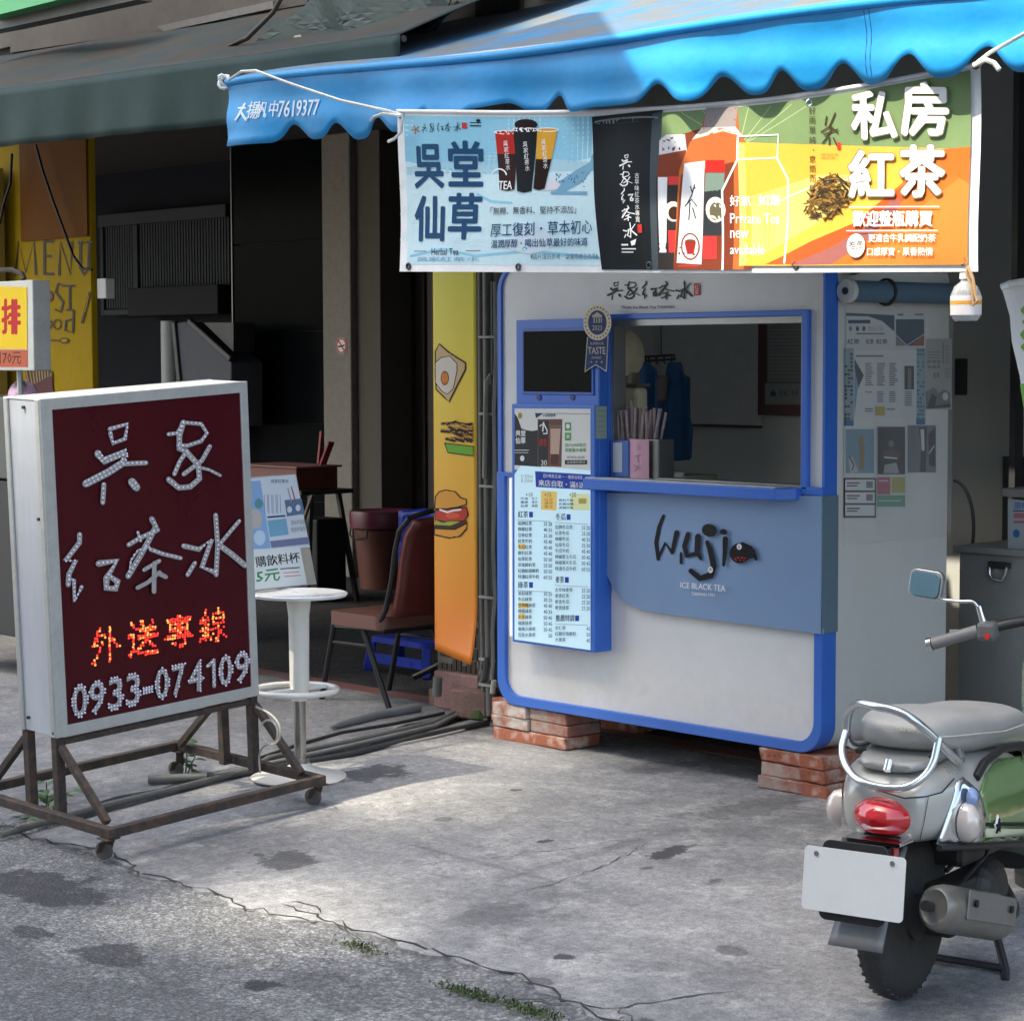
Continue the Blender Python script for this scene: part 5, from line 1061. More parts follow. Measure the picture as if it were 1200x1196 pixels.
def artA(p_):
    p_.poly([wh(*c__) for c__ in ((187, 205), (392, 215), (392, 285), (340, 240), (280, 220), (187, 218))], pb); zr(p_, 195, 235, 290, 250, pb)
    for x in (205, 235, 262): p_.ell(*wh(x, 272), 2, 3, pb if x > 210 else pg, 10)
    p_.text('MENU TEA', (*wh(280, 262), *wh(345, 282)), M_grey); zr(p_, 230, 290, 350, 297, pg)
    for x, w_ in ((192, 52), (272, 32), (315, 48)): p_.text('紅茶冰'[:2], (*wh(x, 316), *wh(x + w_, 338)), pb, .04)
poster('white side poster with dark swoosh across its top corner', *wh(187, 203), *wh(392, 350), artA)
def artB(p_): zr(p_, 398, 232, 518, 345, pb); p_.poly([wh(*c__) for c__ in ((398, 300), (445, 345), (398, 345))], pg); p_.poly([wh(*c__) for c__ in ((518, 300), (518, 345), (460, 345))], flat('poster orange', (.28, .07, .03))); p_.stroke([wh(400, 300), wh(445, 343), wh(518, 296)], .9, pp); zr(p_, 405, 208, 430, 218, pg); zr(p_, 478, 208, 515, 216, pg)
poster('white side poster with navy shield and orange corner', *wh(392, 196), *wh(525, 350), artB)
def strip(x0, x1, y0, y1):
    def f(p_):
        random.seed(int(x0))
        for k in range(int((y1 - y0) / 17)):
            for j in range(3):
                if random.random() < .6: xx = x0 + 3 + j * (x1 - x0 - 6) / 3; zr(p_, xx, y0 + 4 + k * 17, xx + (x1 - x0 - 6) / 3.4, y0 + 14 + k * 17, pk if x0 < 300 else pt)
        zr(p_, x0 + 1, y1 - 26, x1 - 1, y1 - 1, flat('strip blue', (.02, .12, .25)))
    return f
poster('narrow dark lettered strip left of the side menu sheet', *wh(178, 355), *wh(219, 685), strip(178, 219, 355, 685), flat('strip pale', (.24, .33, .38)), .003)
poster('narrow teal lettered strip right of the side menu sheet', *wh(484, 355), *wh(523, 680), strip(484, 523, 355, 680), flat('strip pale', (.24, .33, .38)), .003)
def artC(p_):
    p_.poly([wh(*c__) for c__ in ((222, 645), (236, 530), (262, 470), (222, 400))], flat('sheet blue corner', (.16, .3, .42))); p_.poly([wh(*c__) for c__ in ((222, 400), (262, 470), (240, 520), (224, 440))], pk)
    zr(p_, 228, 384, 345, 392, pg)
    for cx in (268, 318, 370):
        for k in range(14 if cx > 300 else 13): zr(p_, cx, 418 + k * 8.3 + (22 if k > 11 else 0), cx + random.uniform(22, 36), 421.5 + k * 8.3 + (22 if k > 11 else 0), pk)
    for cx in (318, 370):
        for k in range(6): zr(p_, cx, 540 + k * 8, cx + 26, 543 + k * 8, pk)
    zr(p_, 435, 430, 475, 530, pk); zr(p_, 448, 440, 464, 528, pg)
    for k in range(8): zr(p_, 436, 540 + k * 8, 466, 543 + k * 8, pk)
    zr(p_, 312, 602, 352, 640, flat('yellow block print', (.45, .35, .08))); zr(p_, 358, 612, 395, 616, pk); zr(p_, 266, 610, 300, 614, pk); zr(p_, 266, 620, 300, 624, pk)
poster('wide white price list sheet in the middle of the kiosk side', *wh(219, 360), *wh(486, 650), artC, pp, .0055)
def artD(p_):
    for k in range(3): zr(p_, 532, 370 + k * 12, 585, 374 + k * 12, pg)
    p_.text('紅茶伯', (*wh(532, 405), *wh(588, 420)), pk, .03); p_.text('吳建家', (*wh(532, 428), *wh(588, 441)), pk, .03); p_.text('古早', (*wh(555, 458), *wh(584, 482)), pk, .03); zr(p_, 597, 330, 600, 420, pk)
    for k in range(9): zr(p_, 605, 345 + k * 9, 628, 348 + k * 9, pg)
    for k in range(5): zr(p_, 604, 440 + k * 9, 630, 443 + k * 9, pg)
    p_.poly([wh(*c__) for c__ in ((525, 612), (525, 540), (560, 520), (580, 545), (600, 530), (630, 545), (630, 606))], pg); p_.poly([wh(*c__) for c__ in ((530, 612), (550, 545), (570, 560), (565, 600), (630, 590), (630, 606))], pk); p_.ell(*wh(608, 560), 3.4, 5, pp, 10)
poster('tall newspaper clipping at the right of the kiosk side', *wh(524, 315), *wh(634, 615), artD, flat('newsprint', (.36, .36, .34)), .003)
def artP1(p_): p_.rect(*wh(184, 698), *wh(306, 885), flat('photo blue', (.16, .27, .34))); p_.poly([wh(*c__) for c__ in ((240, 740), (258, 720), (266, 800), (262, 868), (246, 870), (244, 800))], flat('photo amber', (.26, .17, .07))); p_.poly([wh(*c__) for c__ in ((195, 820), (215, 815), (240, 880), (205, 885))], flat('photo pale', (.42, .42, .42))); p_.stroke([wh(200, 815), wh(220, 850), wh(212, 872)], 1.4, pk)
poster('photo print of an amber bottle on blue, left of three', *wh(177, 690), *wh(310, 891), artP1)
def artP2(p_): p_.rect(*wh(320, 688), *wh(437, 890), pk); p_.ell(*wh(378, 760), 3.4, 4, pg, 10); p_.poly([wh(*c__) for c__ in ((340, 800), (380, 780), (415, 805), (400, 830), (350, 825))], flat('photo brown', (.11, .075, .07))); p_.poly([wh(*c__) for c__ in ((345, 885), (350, 850), (400, 840), (412, 885))], flat('photo grey', (.33, .33, .33))); p_.stroke([wh(350, 818), wh(402, 822)], 1.6, pp)
poster('dark photo print of stacked tea cups, middle of three', *wh(317, 684), *wh(440, 893), artP2)
def artP3(p_): p_.rect(*wh(448, 682), *wh(568, 882), flat('photo slate', (.16, .17, .18))); p_.poly([wh(*c__) for c__ in ((495, 690), (530, 690), (525, 880), (500, 880), (505, 780))], pk); p_.poly([wh(*c__) for c__ in ((502, 700), (518, 698), (520, 790), (508, 790))], pp); p_.poly([wh(*c__) for c__ in ((535, 720), (566, 690), (566, 860), (540, 850))], pk); p_.stroke([wh(540, 800), wh(560, 770)], 1.3, pp); p_.ell(*wh(470, 830), 4, 6, pg, 10)
poster('dark photo print of a tall bottle, right of three', *wh(446, 680), *wh(570, 885), artP3)
def artS(p_):
    for k, y in enumerate((912, 966, 1020)): p_.rect(*wh(183, y), *wh(308, y + 46), pp); zr(p_, 190, y + 12, 245, y + 18, flat('card red', (.25, .05, .06)) if k < 2 else pk); zr(p_, 190, y + 24, 235, y + 29, pk); zr(p_, 272, y + 8, 300, y + 36, pg if k < 2 else pp)
poster('black edged card with three small notices on the kiosk side', *wh(177, 905), *wh(313, 1074), artS, pk)
def artQ(p_): zr(p_, 318, 902, 375, 975, flat('coupon pink', (.42, .13, .16))); zr(p_, 380, 902, 437, 970, flat('coupon yellow', (.4, .36, .1))); zr(p_, 318, 978, 437, 1028, flat('coupon green', (.15, .32, .22))); zr(p_, 325, 915, 366, 920, pp); zr(p_, 325, 1000, 420, 1004, pp)
poster('pink, yellow and green coupon sheet on the kiosk side', *wh(316, 900), *wh(438, 1045), artQ)
# transparent plastic sheet hanging over the side
mpl = mat('clear vinyl sheet', (.7, .72, .72), .18, var=.1, scale=5, stretch=(1, 6, .6), bump=.25, bscale=6)
nt = mpl.node_tree; bs = nt.nodes['Principled BSDF']; tr = nt.nodes.new('ShaderNodeBsdfTransparent'); ms_ = nt.nodes.new('ShaderNodeMixShader'); ms_.inputs[0].default_value = .16; nt.links.new(tr.outputs[0], ms_.inputs[1]); nt.links.new(bs.outputs[0], ms_.inputs[2]); nt.links.new(ms_.outputs[0], nt.nodes['Material Output'].inputs[0])
b = B(); za, zb2 = P(1000, 637, 0, .02).z, zc - .045; b.grid(lambda u, v: Vector((.022 + .006 * math.sin(u * 9) * (1 - v) + .004 * math.sin(u * 23 + 2), .09 + .66 * u, za + (zb2 - za) * v)), 40, 6); tag(b.mk('vinyl_sheet', mpl, smooth=80), 'clear vinyl sheet hanging over the posters from the rolled blind', 'vinyl sheet')

# ================================================================== BRICK PILES
BM = [M_brick, M_brickw, mat('pale mortar brick', (.40, .30, .26), .9, var=.25, scale=12, col2=(.30, .13, .10), c2lo=.45, c2hi=.62, bump=.8, bscale=50)]
def brick_mesh(m, w, d, h, seed):
    random.seed(seed); b = B(); j = lambda: random.uniform(-.004, .004)
    b.box(-w / 2, -d / 2, 0, w / 2, d / 2, h); b.v = [v + Vector((j(), j(), j() * .6)) for v in b.v]; return b
def pile(label, spec, org):
    t = thing('brick_pile', label, 'brick pile', org, group='brick piles under the kiosk')
    for k, (x, y, w, d, n, ms__) in enumerate(spec):
        h = (Z0 - .002) / n
        for i in range(n):
            b = brick_mesh(BM[ms__[i]], w, d, h - .003, k * 10 + i + int(w * 100)); o = b.mk('brick', BM[ms__[i]], t, bevel=.005); o.location = (x + random.uniform(-.006, .006), y + random.uniform(-.006, .006), i * h); o.rotation_euler = (0, 0, random.uniform(-.05, .05))
pile('whitewashed brick pile under the left end of the kiosk', [(.10, .115, .22, .22, 3, (0, 1, 1)), (.335, .115, .225, .20, 3, (0, 2, 2)), (-.06, .2, .10, .2, 3, (0, 0, 0))], P(577, 860, 1, 0) * 1 - Vector((0, 0, P(577, 860, 1, 0).z)))
pile('red brick pile under the right front corner of the kiosk', [(-.30 + .115 - .02, .16, .215, .21, 3, (2, 2, 0)), (-.055, .17, .12, .23, 3, (0, 0, 0)), (-.055, .41, .12, .2, 3, (0, 0, 0))], Vector((-.0, -.06, 0)))
pile('brick pile supporting the rear left corner of the kiosk', [(0, 0, .22, .2, 3, (0, 0, 1))], Vector((-KW + .2, .62, 0)))
pile('brick pile supporting the rear right corner of the kiosk', [(0, 0, .22, .2, 3, (0, 1, 0))], Vector((-.45, .62, 0)))
# ================================================================== LIT SIGN ON CASTERS
srx, sry, srz = .03, -.058, .792
RS = Matrix.Rotation(TH, 3, 'Z') @ Matrix.Rotation(srz, 3, 'Z') @ Matrix.Rotation(sry, 3, 'Y') @ Matrix.Rotation(srx, 3, 'X')
OS = Matrix.Rotation(TH, 3, 'Z') @ (Vector((-1.606, 7.850, .035)) - Vector((1.160, 8.295, 0)))
MS = Matrix.Translation(OS) @ RS.to_4x4(); MSi = MS.inverted()
SW, ST, SZ0, SZ1, SLL = .913, .223, .282, 1.478, .343
sg = thing('wheeled_sign_box', 'maroon light box sign with silver lettering and red LED characters', 'sign', mw=MS)
M_maroon = mat('maroon acrylic', (.062, .004, .008), .3, var=.1, scale=3, spec=.25)
M_side = mat('white sheet side', (.52, .55, .60), .4, var=.10, scale=4, stretch=(3, 3, .5))
b = B(); b.box(.003, .012, SZ0 + .003, SW - .003, ST - .012, SZ1 - .003); b.mk('box_body', M_side, sg)
b = B(); b.box(.0, -.0, SZ1 - .0035, SW, ST, SZ1 + .001); b.mk('top_sheet', mat('pale top sheet', (.62, .62, .56), .5, var=.1), sg, bevel=.002)
fwid = .048
for (yy0, yy1) in ((-.004, .014), (ST - .014, ST + .004)):
    b = B(); b.prism([[(-.002, SZ0 - .002), (SW + .002, SZ0 - .002), (SW + .002, SZ1 + .003), (-.002, SZ1 + .003)], [(fwid, SZ0 + fwid * .8), (fwid, SZ1 - fwid * .8), (SW - fwid * .7, SZ1 - fwid * .8), (SW - fwid * .7, SZ0 + fwid * .8)]], lambda u, v, d: Vector((u, d, v)), yy0, yy1); b.mk('face_frame', M_alu, sg, bevel=.003)
b = B(); b.box(fwid - .01, .002, SZ0 + .03, SW - .02, .0115, SZ1 - .03); b.mk('face_panel', M_maroon, sg)
for yy in (.002, ST - .026): b = B(); b.box(-.006, yy, SZ0, .002, yy + .024, SZ1); b.mk('corner_trim', M_alu, sg, bevel=.002)
for (yy, zz) in ((.10, SZ1 - .03), (.04, SZ1 - .42), (.17, SZ0 + .05), (.012, SZ0 + .015)):
    b = B(); b.cyl((-.0065, yy, zz), (.003, yy, zz), .006, seg=8); b.mk('screw', M_dark, sg)
p0_ = MS @ Vector((0, .002, 0)); nn = RS @ Vector((0, -1, 0))
def fS(x, y, o): return MSi @ (PN(x, y, p0_, nn)) + Vector((0, -o, 0))
zc4 = lambda x, y: (x / 3.75, 430 + y / 3.75)
zc5 = lambda x, y: (x / 3.75, 700 + y / 3.75)
M_let = mat('grey acrylic letter', (.38, .36, .35), .35, var=.08, scale=20); M_letd = flat('letter dark outline', (.02, .004, .006))  # second material is the dark outline behind the raised letters
bulb_m = mat('clear bulb', (.80, .78, .92), .08, .25, var=0, spec=.9)
bulbs = []; 
names = {'wu': '吳', 'jia': '家', 'hong': '紅', 'cha': '茶', 'shui': '水'}
for ch in ('wu', 'jia', 'hong', 'cha', 'shui'):
    pr = Print(fS, off=.0015, step=.0003)
    for pts, w in CAL[ch][1]: pr.stroke([zc4(*p) for p in pts], (w + 7) / 3.75, M_letd)
    pr.o = .006
    for pts, w in CAL[ch][1]:
        pr.stroke([zc4(*p) for p in pts], (w + 3) / 3.75, M_let)
        L_ = [Vector(zc4(*p)) for p in pts]; tot = sum((q_ - p_).length for p_, q_ in zip(L_, L_[1:])); n_ = max(2, int(tot / 4.9)); 
        for k in range(n_ + 1):
            d = tot * k / n_
            for p_, q_ in zip(L_, L_[1:]):
                s_ = (q_ - p_).length
                if d <= s_ + 1e-6:
                    c_ = p_ + (q_ - p_) * (d / s_); nrm = Vector((-(q_ - p_).y, (q_ - p_).x)).normalized()
                    if w >= 28:
                        for sd in (-1, 1): bulbs.append(c_ + nrm * sd * 2.1)
                    else: bulbs.append(c_)
                    break
                d -= s_
    pr.mk('raised_character', sg)
def inglyph(ch, bold, quad, sp):
    vs_, fs = glyphs(ch); (tl, tr, br_, bl) = quad; out = []
    w = math.hypot(tr[0] - tl[0], tr[1] - tl[1]); h = math.hypot(bl[0] - tl[0], bl[1] - tl[1]); nx = max(2, round(w / sp)); ny = max(2, round(h / sp))
    def inside(u, v):
        for f in fs:
            c = False; n = len(f); j = n - 1
            for i in range(n):
                xi, yi = vs_[f[i]]; xj, yj = vs_[f[j]]
                if (yi > v) != (yj > v) and u < (xj - xi) * (v - yi) / (yj - yi) + xi: c = not c
                j = i
            if c: return True
        return False
    for j in range(ny + 1):
        for i in range(nx + 1):
            u = i / nx; v = j / ny
            if any(inside(min(max(u + a_, .03), .97), min(max(v + c_, .03), .97)) for a_, c_ in ((0, 0), (bold, 0), (-bold, 0), (0, bold), (0, -bold))):
                w_ = 1 - v; out.append(Vector([(tl[k] * (1 - u) + tr[k] * u) * (1 - w_) + (bl[k] * (1 - u) + br_[k] * u) * w_ for k in (0, 1)]))
    return out
dg = [('0', 312, 380), ('9', 388, 455), ('3', 472, 535), ('3', 550, 612), ('-', 625, 662), ('0', 678, 738), ('7', 752, 808), ('4', 823, 888), ('1', 918, 944), ('0', 958, 1015), ('9', 1028, 1090)]
for c_, xa_, xb_ in dg:
    tp = lambda x: 382 - (x - 345) * .203; bt = lambda x: 523 - (x - 345) * .215
    if c_ == '-': qd = [zc5(xa_, tp(xa_) + 72), zc5(xb_, tp(xb_) + 72), zc5(xb_, tp(xb_) + 95), zc5(xa_, tp(xa_) + 95)]
    else: qd = [zc5(xa_, tp(xa_)), zc5(xb_, tp(xb_)), zc5(xb_, bt(xb_)), zc5(xa_, bt(xa_))]
    if c_ == '1':
        pr = Print(fS, off=.002, step=.0001); s1_ = [zc5(*p) for p in ((908, 300), (922, 288), (934, 268), (937, 388))]
        pr.stroke(s1_, 5.6, M_letd); pr.o = .006; pr.stroke(s1_, 4.4, M_let); pr.mk('raised_digit', sg)
        bulbs += [Vector(zc5(908 + 14 * k, 298 - 12 * k)) for k in range(2)] + [Vector(zc5(934 + .3 * k - 3 * (k % 2), 272 + 11 * k)) for k in range(11)]; continue
    pr = Print(fS, off=.002, step=.0001); g_ = lambda e: [(qd[0][0] - e, qd[0][1] - e), (qd[1][0] + e, qd[1][1] - e), (qd[2][0] + e, qd[2][1] + e), (qd[3][0] - e, qd[3][1] + e)]
    pr.text(c_, g_(.8), M_letd, .06 if c_ != '-' else 0); pr.o = .006; pr.text(c_, qd, M_let, .045 if c_ != '-' else 0); pr.mk('raised_digit', sg)
    bulbs += inglyph(c_, .02 if c_ not in '-1' else 0, qd, 3.7)
def dome(b, c, r, n=6):
    prof = [(r, 0), (r * .8, r * .6), (0, r)]; vs_ = []; fs = []
    for rr, zz in prof[:2]:
        for k in range(n): vs_.append(c + Vector((rr * math.cos(k * 2 * math.pi / n), -zz, rr * math.sin(k * 2 * math.pi / n))))
    vs_.append(c + Vector((0, -r, 0)))
    for k in range(n): k2 = (k + 1) % n; fs += [(k, k2, n + k2, n + k), (n + k, n + k2, 2 * n)]
    b.add(vs_, fs)
b = B()
for q_ in bulbs: dome(b, fS(q_.x + random.uniform(-.25, .25), q_.y + random.uniform(-.25, .25), .008), .0048)
tag(b.mk('bulb_dots', bulb_m, sg, smooth=60), kind='stuff')
led = [('外', (405, 142, 525, 122, 270, 300)), ('送', (565, 112, 690, 95, 240, 262)), ('專', (725, 90, 845, 72, 208, 226)), ('線', (880, 58, 992, 42, 180, 204))]
M_l1 = mat('red led', (.5, .02, .02), .3, var=0, emis=(1, .045, .03), es=.30); M_l2 = mat('amber led', (.6, .2, .05), .3, var=0, emis=(1, .42, .10), es=.30)
random.seed(8); r1, r2 = B(), B()
for c_, (xa_, ya_, xb_, yb_, y2b, y2a) in led:
    qd = [zc5(xa_, ya_), zc5(xb_, yb_), zc5(xb_, y2b), zc5(xa_, y2a)]
    for q_ in inglyph(c_, .012, qd, 2.9): dome(r2 if random.random() < .35 else r1, fS(q_.x + random.uniform(-.5, .5), q_.y + random.uniform(-.5, .5), .001), .0048)
tag(r1.mk('red_led_dots', M_l1, sg, smooth=60), kind='stuff'); tag(r2.mk('amber_led_dots', M_l2, sg, smooth=60), kind='stuff')
# frame on casters
fr_ = .034
def rb(p0, p1, w=fr_, h=fr_): b = B(); b.bar(p0, p1, w, h); return b.mk('frame_bar', M_rust, sg, bevel=.003)
h2 = fr_ / 2
rb((-h2, -SLL, 0), (-h2, ST + SLL, 0)); rb((SW + h2, -SLL, 0), (SW + h2, ST + SLL, 0)); rb((0, -SLL + h2, 0), (SW, -SLL + h2, 0)); rb((0, ST + SLL - h2, 0), (SW, ST + SLL - h2, 0))
for x in (h2, SW - h2):
    for y, s in ((h2 + .004, -1), (ST - h2 - .004, 1)):
        rb((x, y, -h2), (x, y, SZ0 - .003)); rb((x + (.035 if x < .5 else -.035) * 0, y + s * .02, SZ0 - .035), (x, y + s * (SLL - .06), h2), .026, .026)
rb((h2 + .02, h2, SZ0 - .022), (SW - h2 - .02, h2, SZ0 - .022), .022, .022)
gmat = mat('grey rubber wheel', (.11, .10, .09), .7, var=.2)
for (x, y) in ((-h2, -SLL + .03), (SW + h2, -SLL + .03), (-h2, ST + SLL - .03), (SW + h2, ST + SLL - .03)):
    w_ = MS @ Vector((x, y, -h2)); drop = w_.z - gh(w_.y); r_ = min(.032, drop * .42)
    w2 = Vector((0, 0, 0)); b = B(); b.box(x - .03, y - .03, -h2 - .006, x + .03, y + .03, -h2 - .001); b.bar((x, y, -h2 - .004), (x + .012, y + .02, -h2 - drop + r_ * 1.6), .03, .012); 
    for sx_ in (-.018, .018): b.bar((x + sx_, y + .01, -h2 - drop + r_ * 2.1), (x + sx_, y + .03, -h2 - drop + r_ * .9), .005, .03, (1, 0, 0))
    cm = b.mk('caster', M_rust, sg, bevel=.002)
    b = B(); b.lathe([(0, -.012), (r_ * .5, -.012), (r_, -.009), (r_, .009), (r_ * .5, .012), (0, .012)], (x, y + .03, -h2 - drop + r_), 16, (1, .3, 0)); b.mk('wheel', gmat, cm, smooth=40)
b = B(); b.tube(smoothpts([MSi @ (P(x, y, 1, -1.62 + .006 * k)) for k, (x, y) in enumerate(((300, 828), (318, 836), (329, 850), (328, 868), (316, 874), (306, 862), (306, 846), (318, 842), (327, 856), (322, 872), (309, 872), (303, 885), (305, 905)))], 3), .004, 6)
o = b.mk('coiled_cable', M_pvcl); o.matrix_world = MS; tag(o, 'pale coiled cable hanging on the right leg of the wheeled sign', 'cable')

# ================================================================== LEFT STALL CORNER
LY = -.6
t = thing('stall_light_box', 'small yellow lit price sign on a pole at the left edge', 'sign')
p0, p1 = P(-40, 434, 1, LY), P(38, 328, 1, LY)
b = B(); b.box(p0.x, LY, p0.z, p1.x, LY + .10, p1.z); b.mk('box_frame', M_alu, t, bevel=.004)
pr = Print(fY(LY), off=.002); pr.poly([(-40, 334), (31.5, 336.5), (32, 409), (-40, 409)], flat('sign yellow', (.80, .55, .01))); pr.poly([(-40, 410), (32, 410), (32, 430), (-40, 430)], flat('sign orange red', (.50, .10, .04))); pr.text('排', (1.5, 350, 24.5, 392), flat('sign red ink', (.50, .01, .01)), .05); pr.text('日70元', (-7, 412, 25, 427), M_black, .02); pr.mk('price_face', t)
b = B(); b.tube([P(23, 434, 1, LY + .05), P(24, 470, 1, LY + .05), P(24, 560, 1, LY + .05)], .016, 10); b.mk('pole', M_alu, t, smooth=40)
b = B(); b.tube([P(x, y, 1, LY + .05) for x, y in ((-20, 317), (14, 316), (26, 321), (28, 327))], .014, 8); b.mk('top_bracket', M_rust, t, smooth=40)
t = thing('stall_cart', 'grey stall cabinet standing at the left edge behind the sign', 'cabinet')
p0, p1 = P(-80, 466, 1, -.62), P(30, 466, 1, -.62); g0 = gh(-.62)
mg = mat('dull grey stall metal', (.10, .105, .10), .5, .2, var=.2)
b = B(); b.box(p0.x, -.62, p1.z - .42, p1.x, -.15, p1.z); b.mk('upper_case', mg, t, bevel=.008)
b = B(); b.box(p0.x, -.60, .22, p1.x - .02, -.17, p1.z - .43); b.mk('lower_case', mat('black stall metal', (.02, .02, .022), .5, var=.2), t, bevel=.008)
for x in (p0.x + .03, p1.x - .06): b = B(); b.box(x, -.57, 0, x + .04, -.53, .219); b.mk('leg', M_dark, t)
b = B(); b.grid(lambda u, v: (lambda th_, ph: Vector((P(27, 466, 1, -.5).x + .10 * math.cos(th_) * math.sin(ph) * (1 + .15 * math.sin(3 * th_)), -.5 + .07 * math.sin(th_) * math.sin(ph), p1.z + .001 + .075 * max(0, math.cos(ph)) * (1 + .2 * math.sin(5 * th_)))))(u * 6.283, v * 1.57), 24, 8)
t = tag(b.mk('plastic_bag', mat('pink white plastic', (.55, .38, .46), .3, var=.1, scale=18, col2=(.75, .30, .55)), smooth=50), 'pink and white plastic bag lying behind the top of the sign box', 'bag')

# ================================================================== STOOL TABLE, POSTER BOARD
sb = G(352, 911); szt = P(353, 695, 1, sb.y).z - sb.z
st = thing('bar_stool', 'white metal bar stool used as a stand for the poster board', 'stool', sb)
mwm = mat('cream white enamel', (.74, .72, .66), .3, var=.08, scale=8, coat=.3)
b = B(); b.lathe([(0, .0), (.195, .0), (.198, .006), (.17, .016), (.09, .032), (.045, .05), (.04, .06), (0, .06)], (0, 0, 0), 40); b.mk('base', mwm, st, smooth=35)
b = B(); b.lathe([(.034, .05), (.034, .08), (.024, .081), (.024, szt * .45), (0, szt * .45)], (0, 0, 0), 20); b.mk('chrome_column', mat('dulled chrome', (.45, .43, .40), .22, .9, var=.2, scale=9, stretch=(1, 1, .3)), st, smooth=35)
b = B(); b.lathe([(.026, szt * .42), (.034, szt * .45), (.037, szt - .09), (.045, szt - .02), (0, szt - .02)], (0, 0, 0), 20, sx=1.12, sy=1.12); b.mk('upper_column', mwm, st, smooth=35)
b = B(); b.tube([(.165 * math.cos(k * .2618), -.02 + .165 * math.sin(k * .2618), szt * .48) for k in range(24)], .012, 10, closed=True); b.tube([(.0, -.03, szt * .48), (0, -.17, szt * .48)], .009, 8); b.tube([(.0, .03, szt * .48), (0, .13, szt * .48)], .009, 8); b.mk('foot_ring', mwm, st, smooth=50)
b = B(); b.lathe([(0, szt - .018), (.12, szt - .018), (.195, szt - .012), (.2, szt - .002), (.195, szt + .002), (.15, szt - .004), (0, szt - .006)], (0, 0, 0), 40, sx=1.0, sy=.95); b.mk('seat', mat('white stool seat', (.70, .72, .74), .3, coat=.3, var=.04), st, smooth=40)
zt0 = sb.z + szt + .003
q0, q1 = P(299, 693, 2, zt0), P(371, 684, 2, zt0); eb = (q1 - q0).normalized(); bk = Vector((-eb.y, eb.x, 0)); bk = bk if bk.dot(Vector((-.738, .675, 0))) > 0 else -bk
upb = (Vector((0, 0, 1)) * math.cos(R(13)) + bk * math.sin(R(13))); nb = eb.cross(upb); nb = nb if nb.dot(CAM - q0) > 0 else -nb
fB = lambda x, y, o: PN(x, y, q0, nb) + nb * o
pbd = thing('poster_board', 'drinks poster on a wooden board leaning on top of the white stool', 'poster board')
def slabpx(pts, o0, o1, name, m, par):
    b = B(); a_ = [fB(x, y, o0) for x, y in pts]; c_ = [fB(x, y, o1) for x, y in pts]; n = len(a_); b.add(a_ + c_, [tuple(range(n)), tuple(range(n, 2 * n))[::-1]] + [(i, (i + 1) % n, (i + 1) % n + n, i + n) for i in range(n)]); return b.mk(name, m, par)
slabpx([(270, 560), (347, 555), (371, 684), (270, 696)], -.012, -.0005, 'wooden_board', mat('plywood', (.34, .31, .26), .7, var=.15, scale=8), pbd)
pr = Print(fB, off=.001); W1 = flat('poster cool white', (.55, .60, .66)); pr.poly([(270, 562), (346, 556), (363, 641), (270, 650)], W1)
pr.poly([(270, 566), (305, 563), (317, 642), (270, 648)], flat('poster sky blue', (.22, .38, .60))); pr.ell(299, 608, 8, 12, flat('photo beige', (.45, .42, .38)), 14); pr.ell(303, 590, 5, 6, flat('poster teal print', (.10, .26, .30)), 12); pr.ell(304, 630, 7, 9, flat('poster pale blue', (.45, .58, .72)), 12)
pr.text('吳家紅茶冰', (317, 561.5, 338, 566), M_navy, .02)
for x in (310, 315, 320, 325): pr.stroke([(x, 602), (x - .6, 580), (x + 3, 579.5), (x + 3.6, 601)], .6, flat('line drawing', (.15, .2, .3)), cap=0)
pr.poly([(333, 586), (353, 584), (357, 602), (336, 605)], flat('poster blue photo', (.10, .16, .26))); pr.stroke([(337, 572), (341, 588)], 1.4, M_grey, cap=0); pr.stroke([(341, 570), (346, 588)], 1.4, flat('poster red', (.4, .06, .06)), cap=0); pr.ell(339, 597, 3, 4, W1, 8); pr.ell(349, 595, 3, 4, W1, 8)
pr.rect(313, 605, 334, 607, M_navy, -.08); pr.poly([(313, 610), (335, 607.5), (338, 626), (316, 629)], flat('poster mid blue', (.16, .36, .50))); pr.poly([(316, 634), (361, 629), (363, 637), (318, 642)], flat('poster slate', (.16, .18, .30)))
for k in range(2): pr.text('環保杯優惠', ((340, 610 + k * 8), (357, 608 + k * 8), (358, 614 + k * 8), (341, 616 + k * 8)), M_grey)
pr.poly([(270, 645), (351, 640.5), (359.5, 684.5), (270, 694)], flat('poster white lower', (.62, .66, .66)))
pr.text('購飲料杯', ((298, 652), (350, 646), (352, 659), (300, 665)), M_black, .03); pr.text('5元', ((300, 669), (327, 665.5), (328.5, 680), (300, 683)), flat('price green', (.04, .22, .08)), .05)
pr.rect(332, 671, 350, 671.8, M_red, -.08); pr.rect(333, 675, 352, 675.8, M_red, -.08); pr.rect(328, 666, 351, 667.2, M_black, -.08); pr.mk('poster_print', pbd)

# ================================================================== CHAIR, BLUE CHAIR, BIN, TABLE
ch = thing('banquet_chair', 'worn dark red vinyl chair with black metal frame beside the pillar', 'chair')
ya, yb = .13, .55; mbk = mat('black chair tube', (.012, .012, .013), .35, var=.1); mrv = mat('dark red vinyl', (.11, .018, .013), .42, var=.2, scale=7, bump=.1, bscale=20)
A = lambda x, y: P(x, y, 1, ya)
dv = Vector((0, yb - ya, 0)); off = P(453, 807, 2, 0) - A(377, 820); off.z = 0
def leg(p, q_): b = B(); b.tube([p, q_], .014, 10); return b.mk('leg', mbk, ch, smooth=40)
l1b, l1t, l2b, l2t = A(377, 820), A(392, 728), A(457, 832), A(426, 738)
for p in (l1b, l2b): p.z = 0.003
leg(l1t, l1b); leg(l2t, l2b); leg(l1t + dv + Vector((0, 0, 0)), l1b + dv); leg(l2t + dv, l2b + dv)
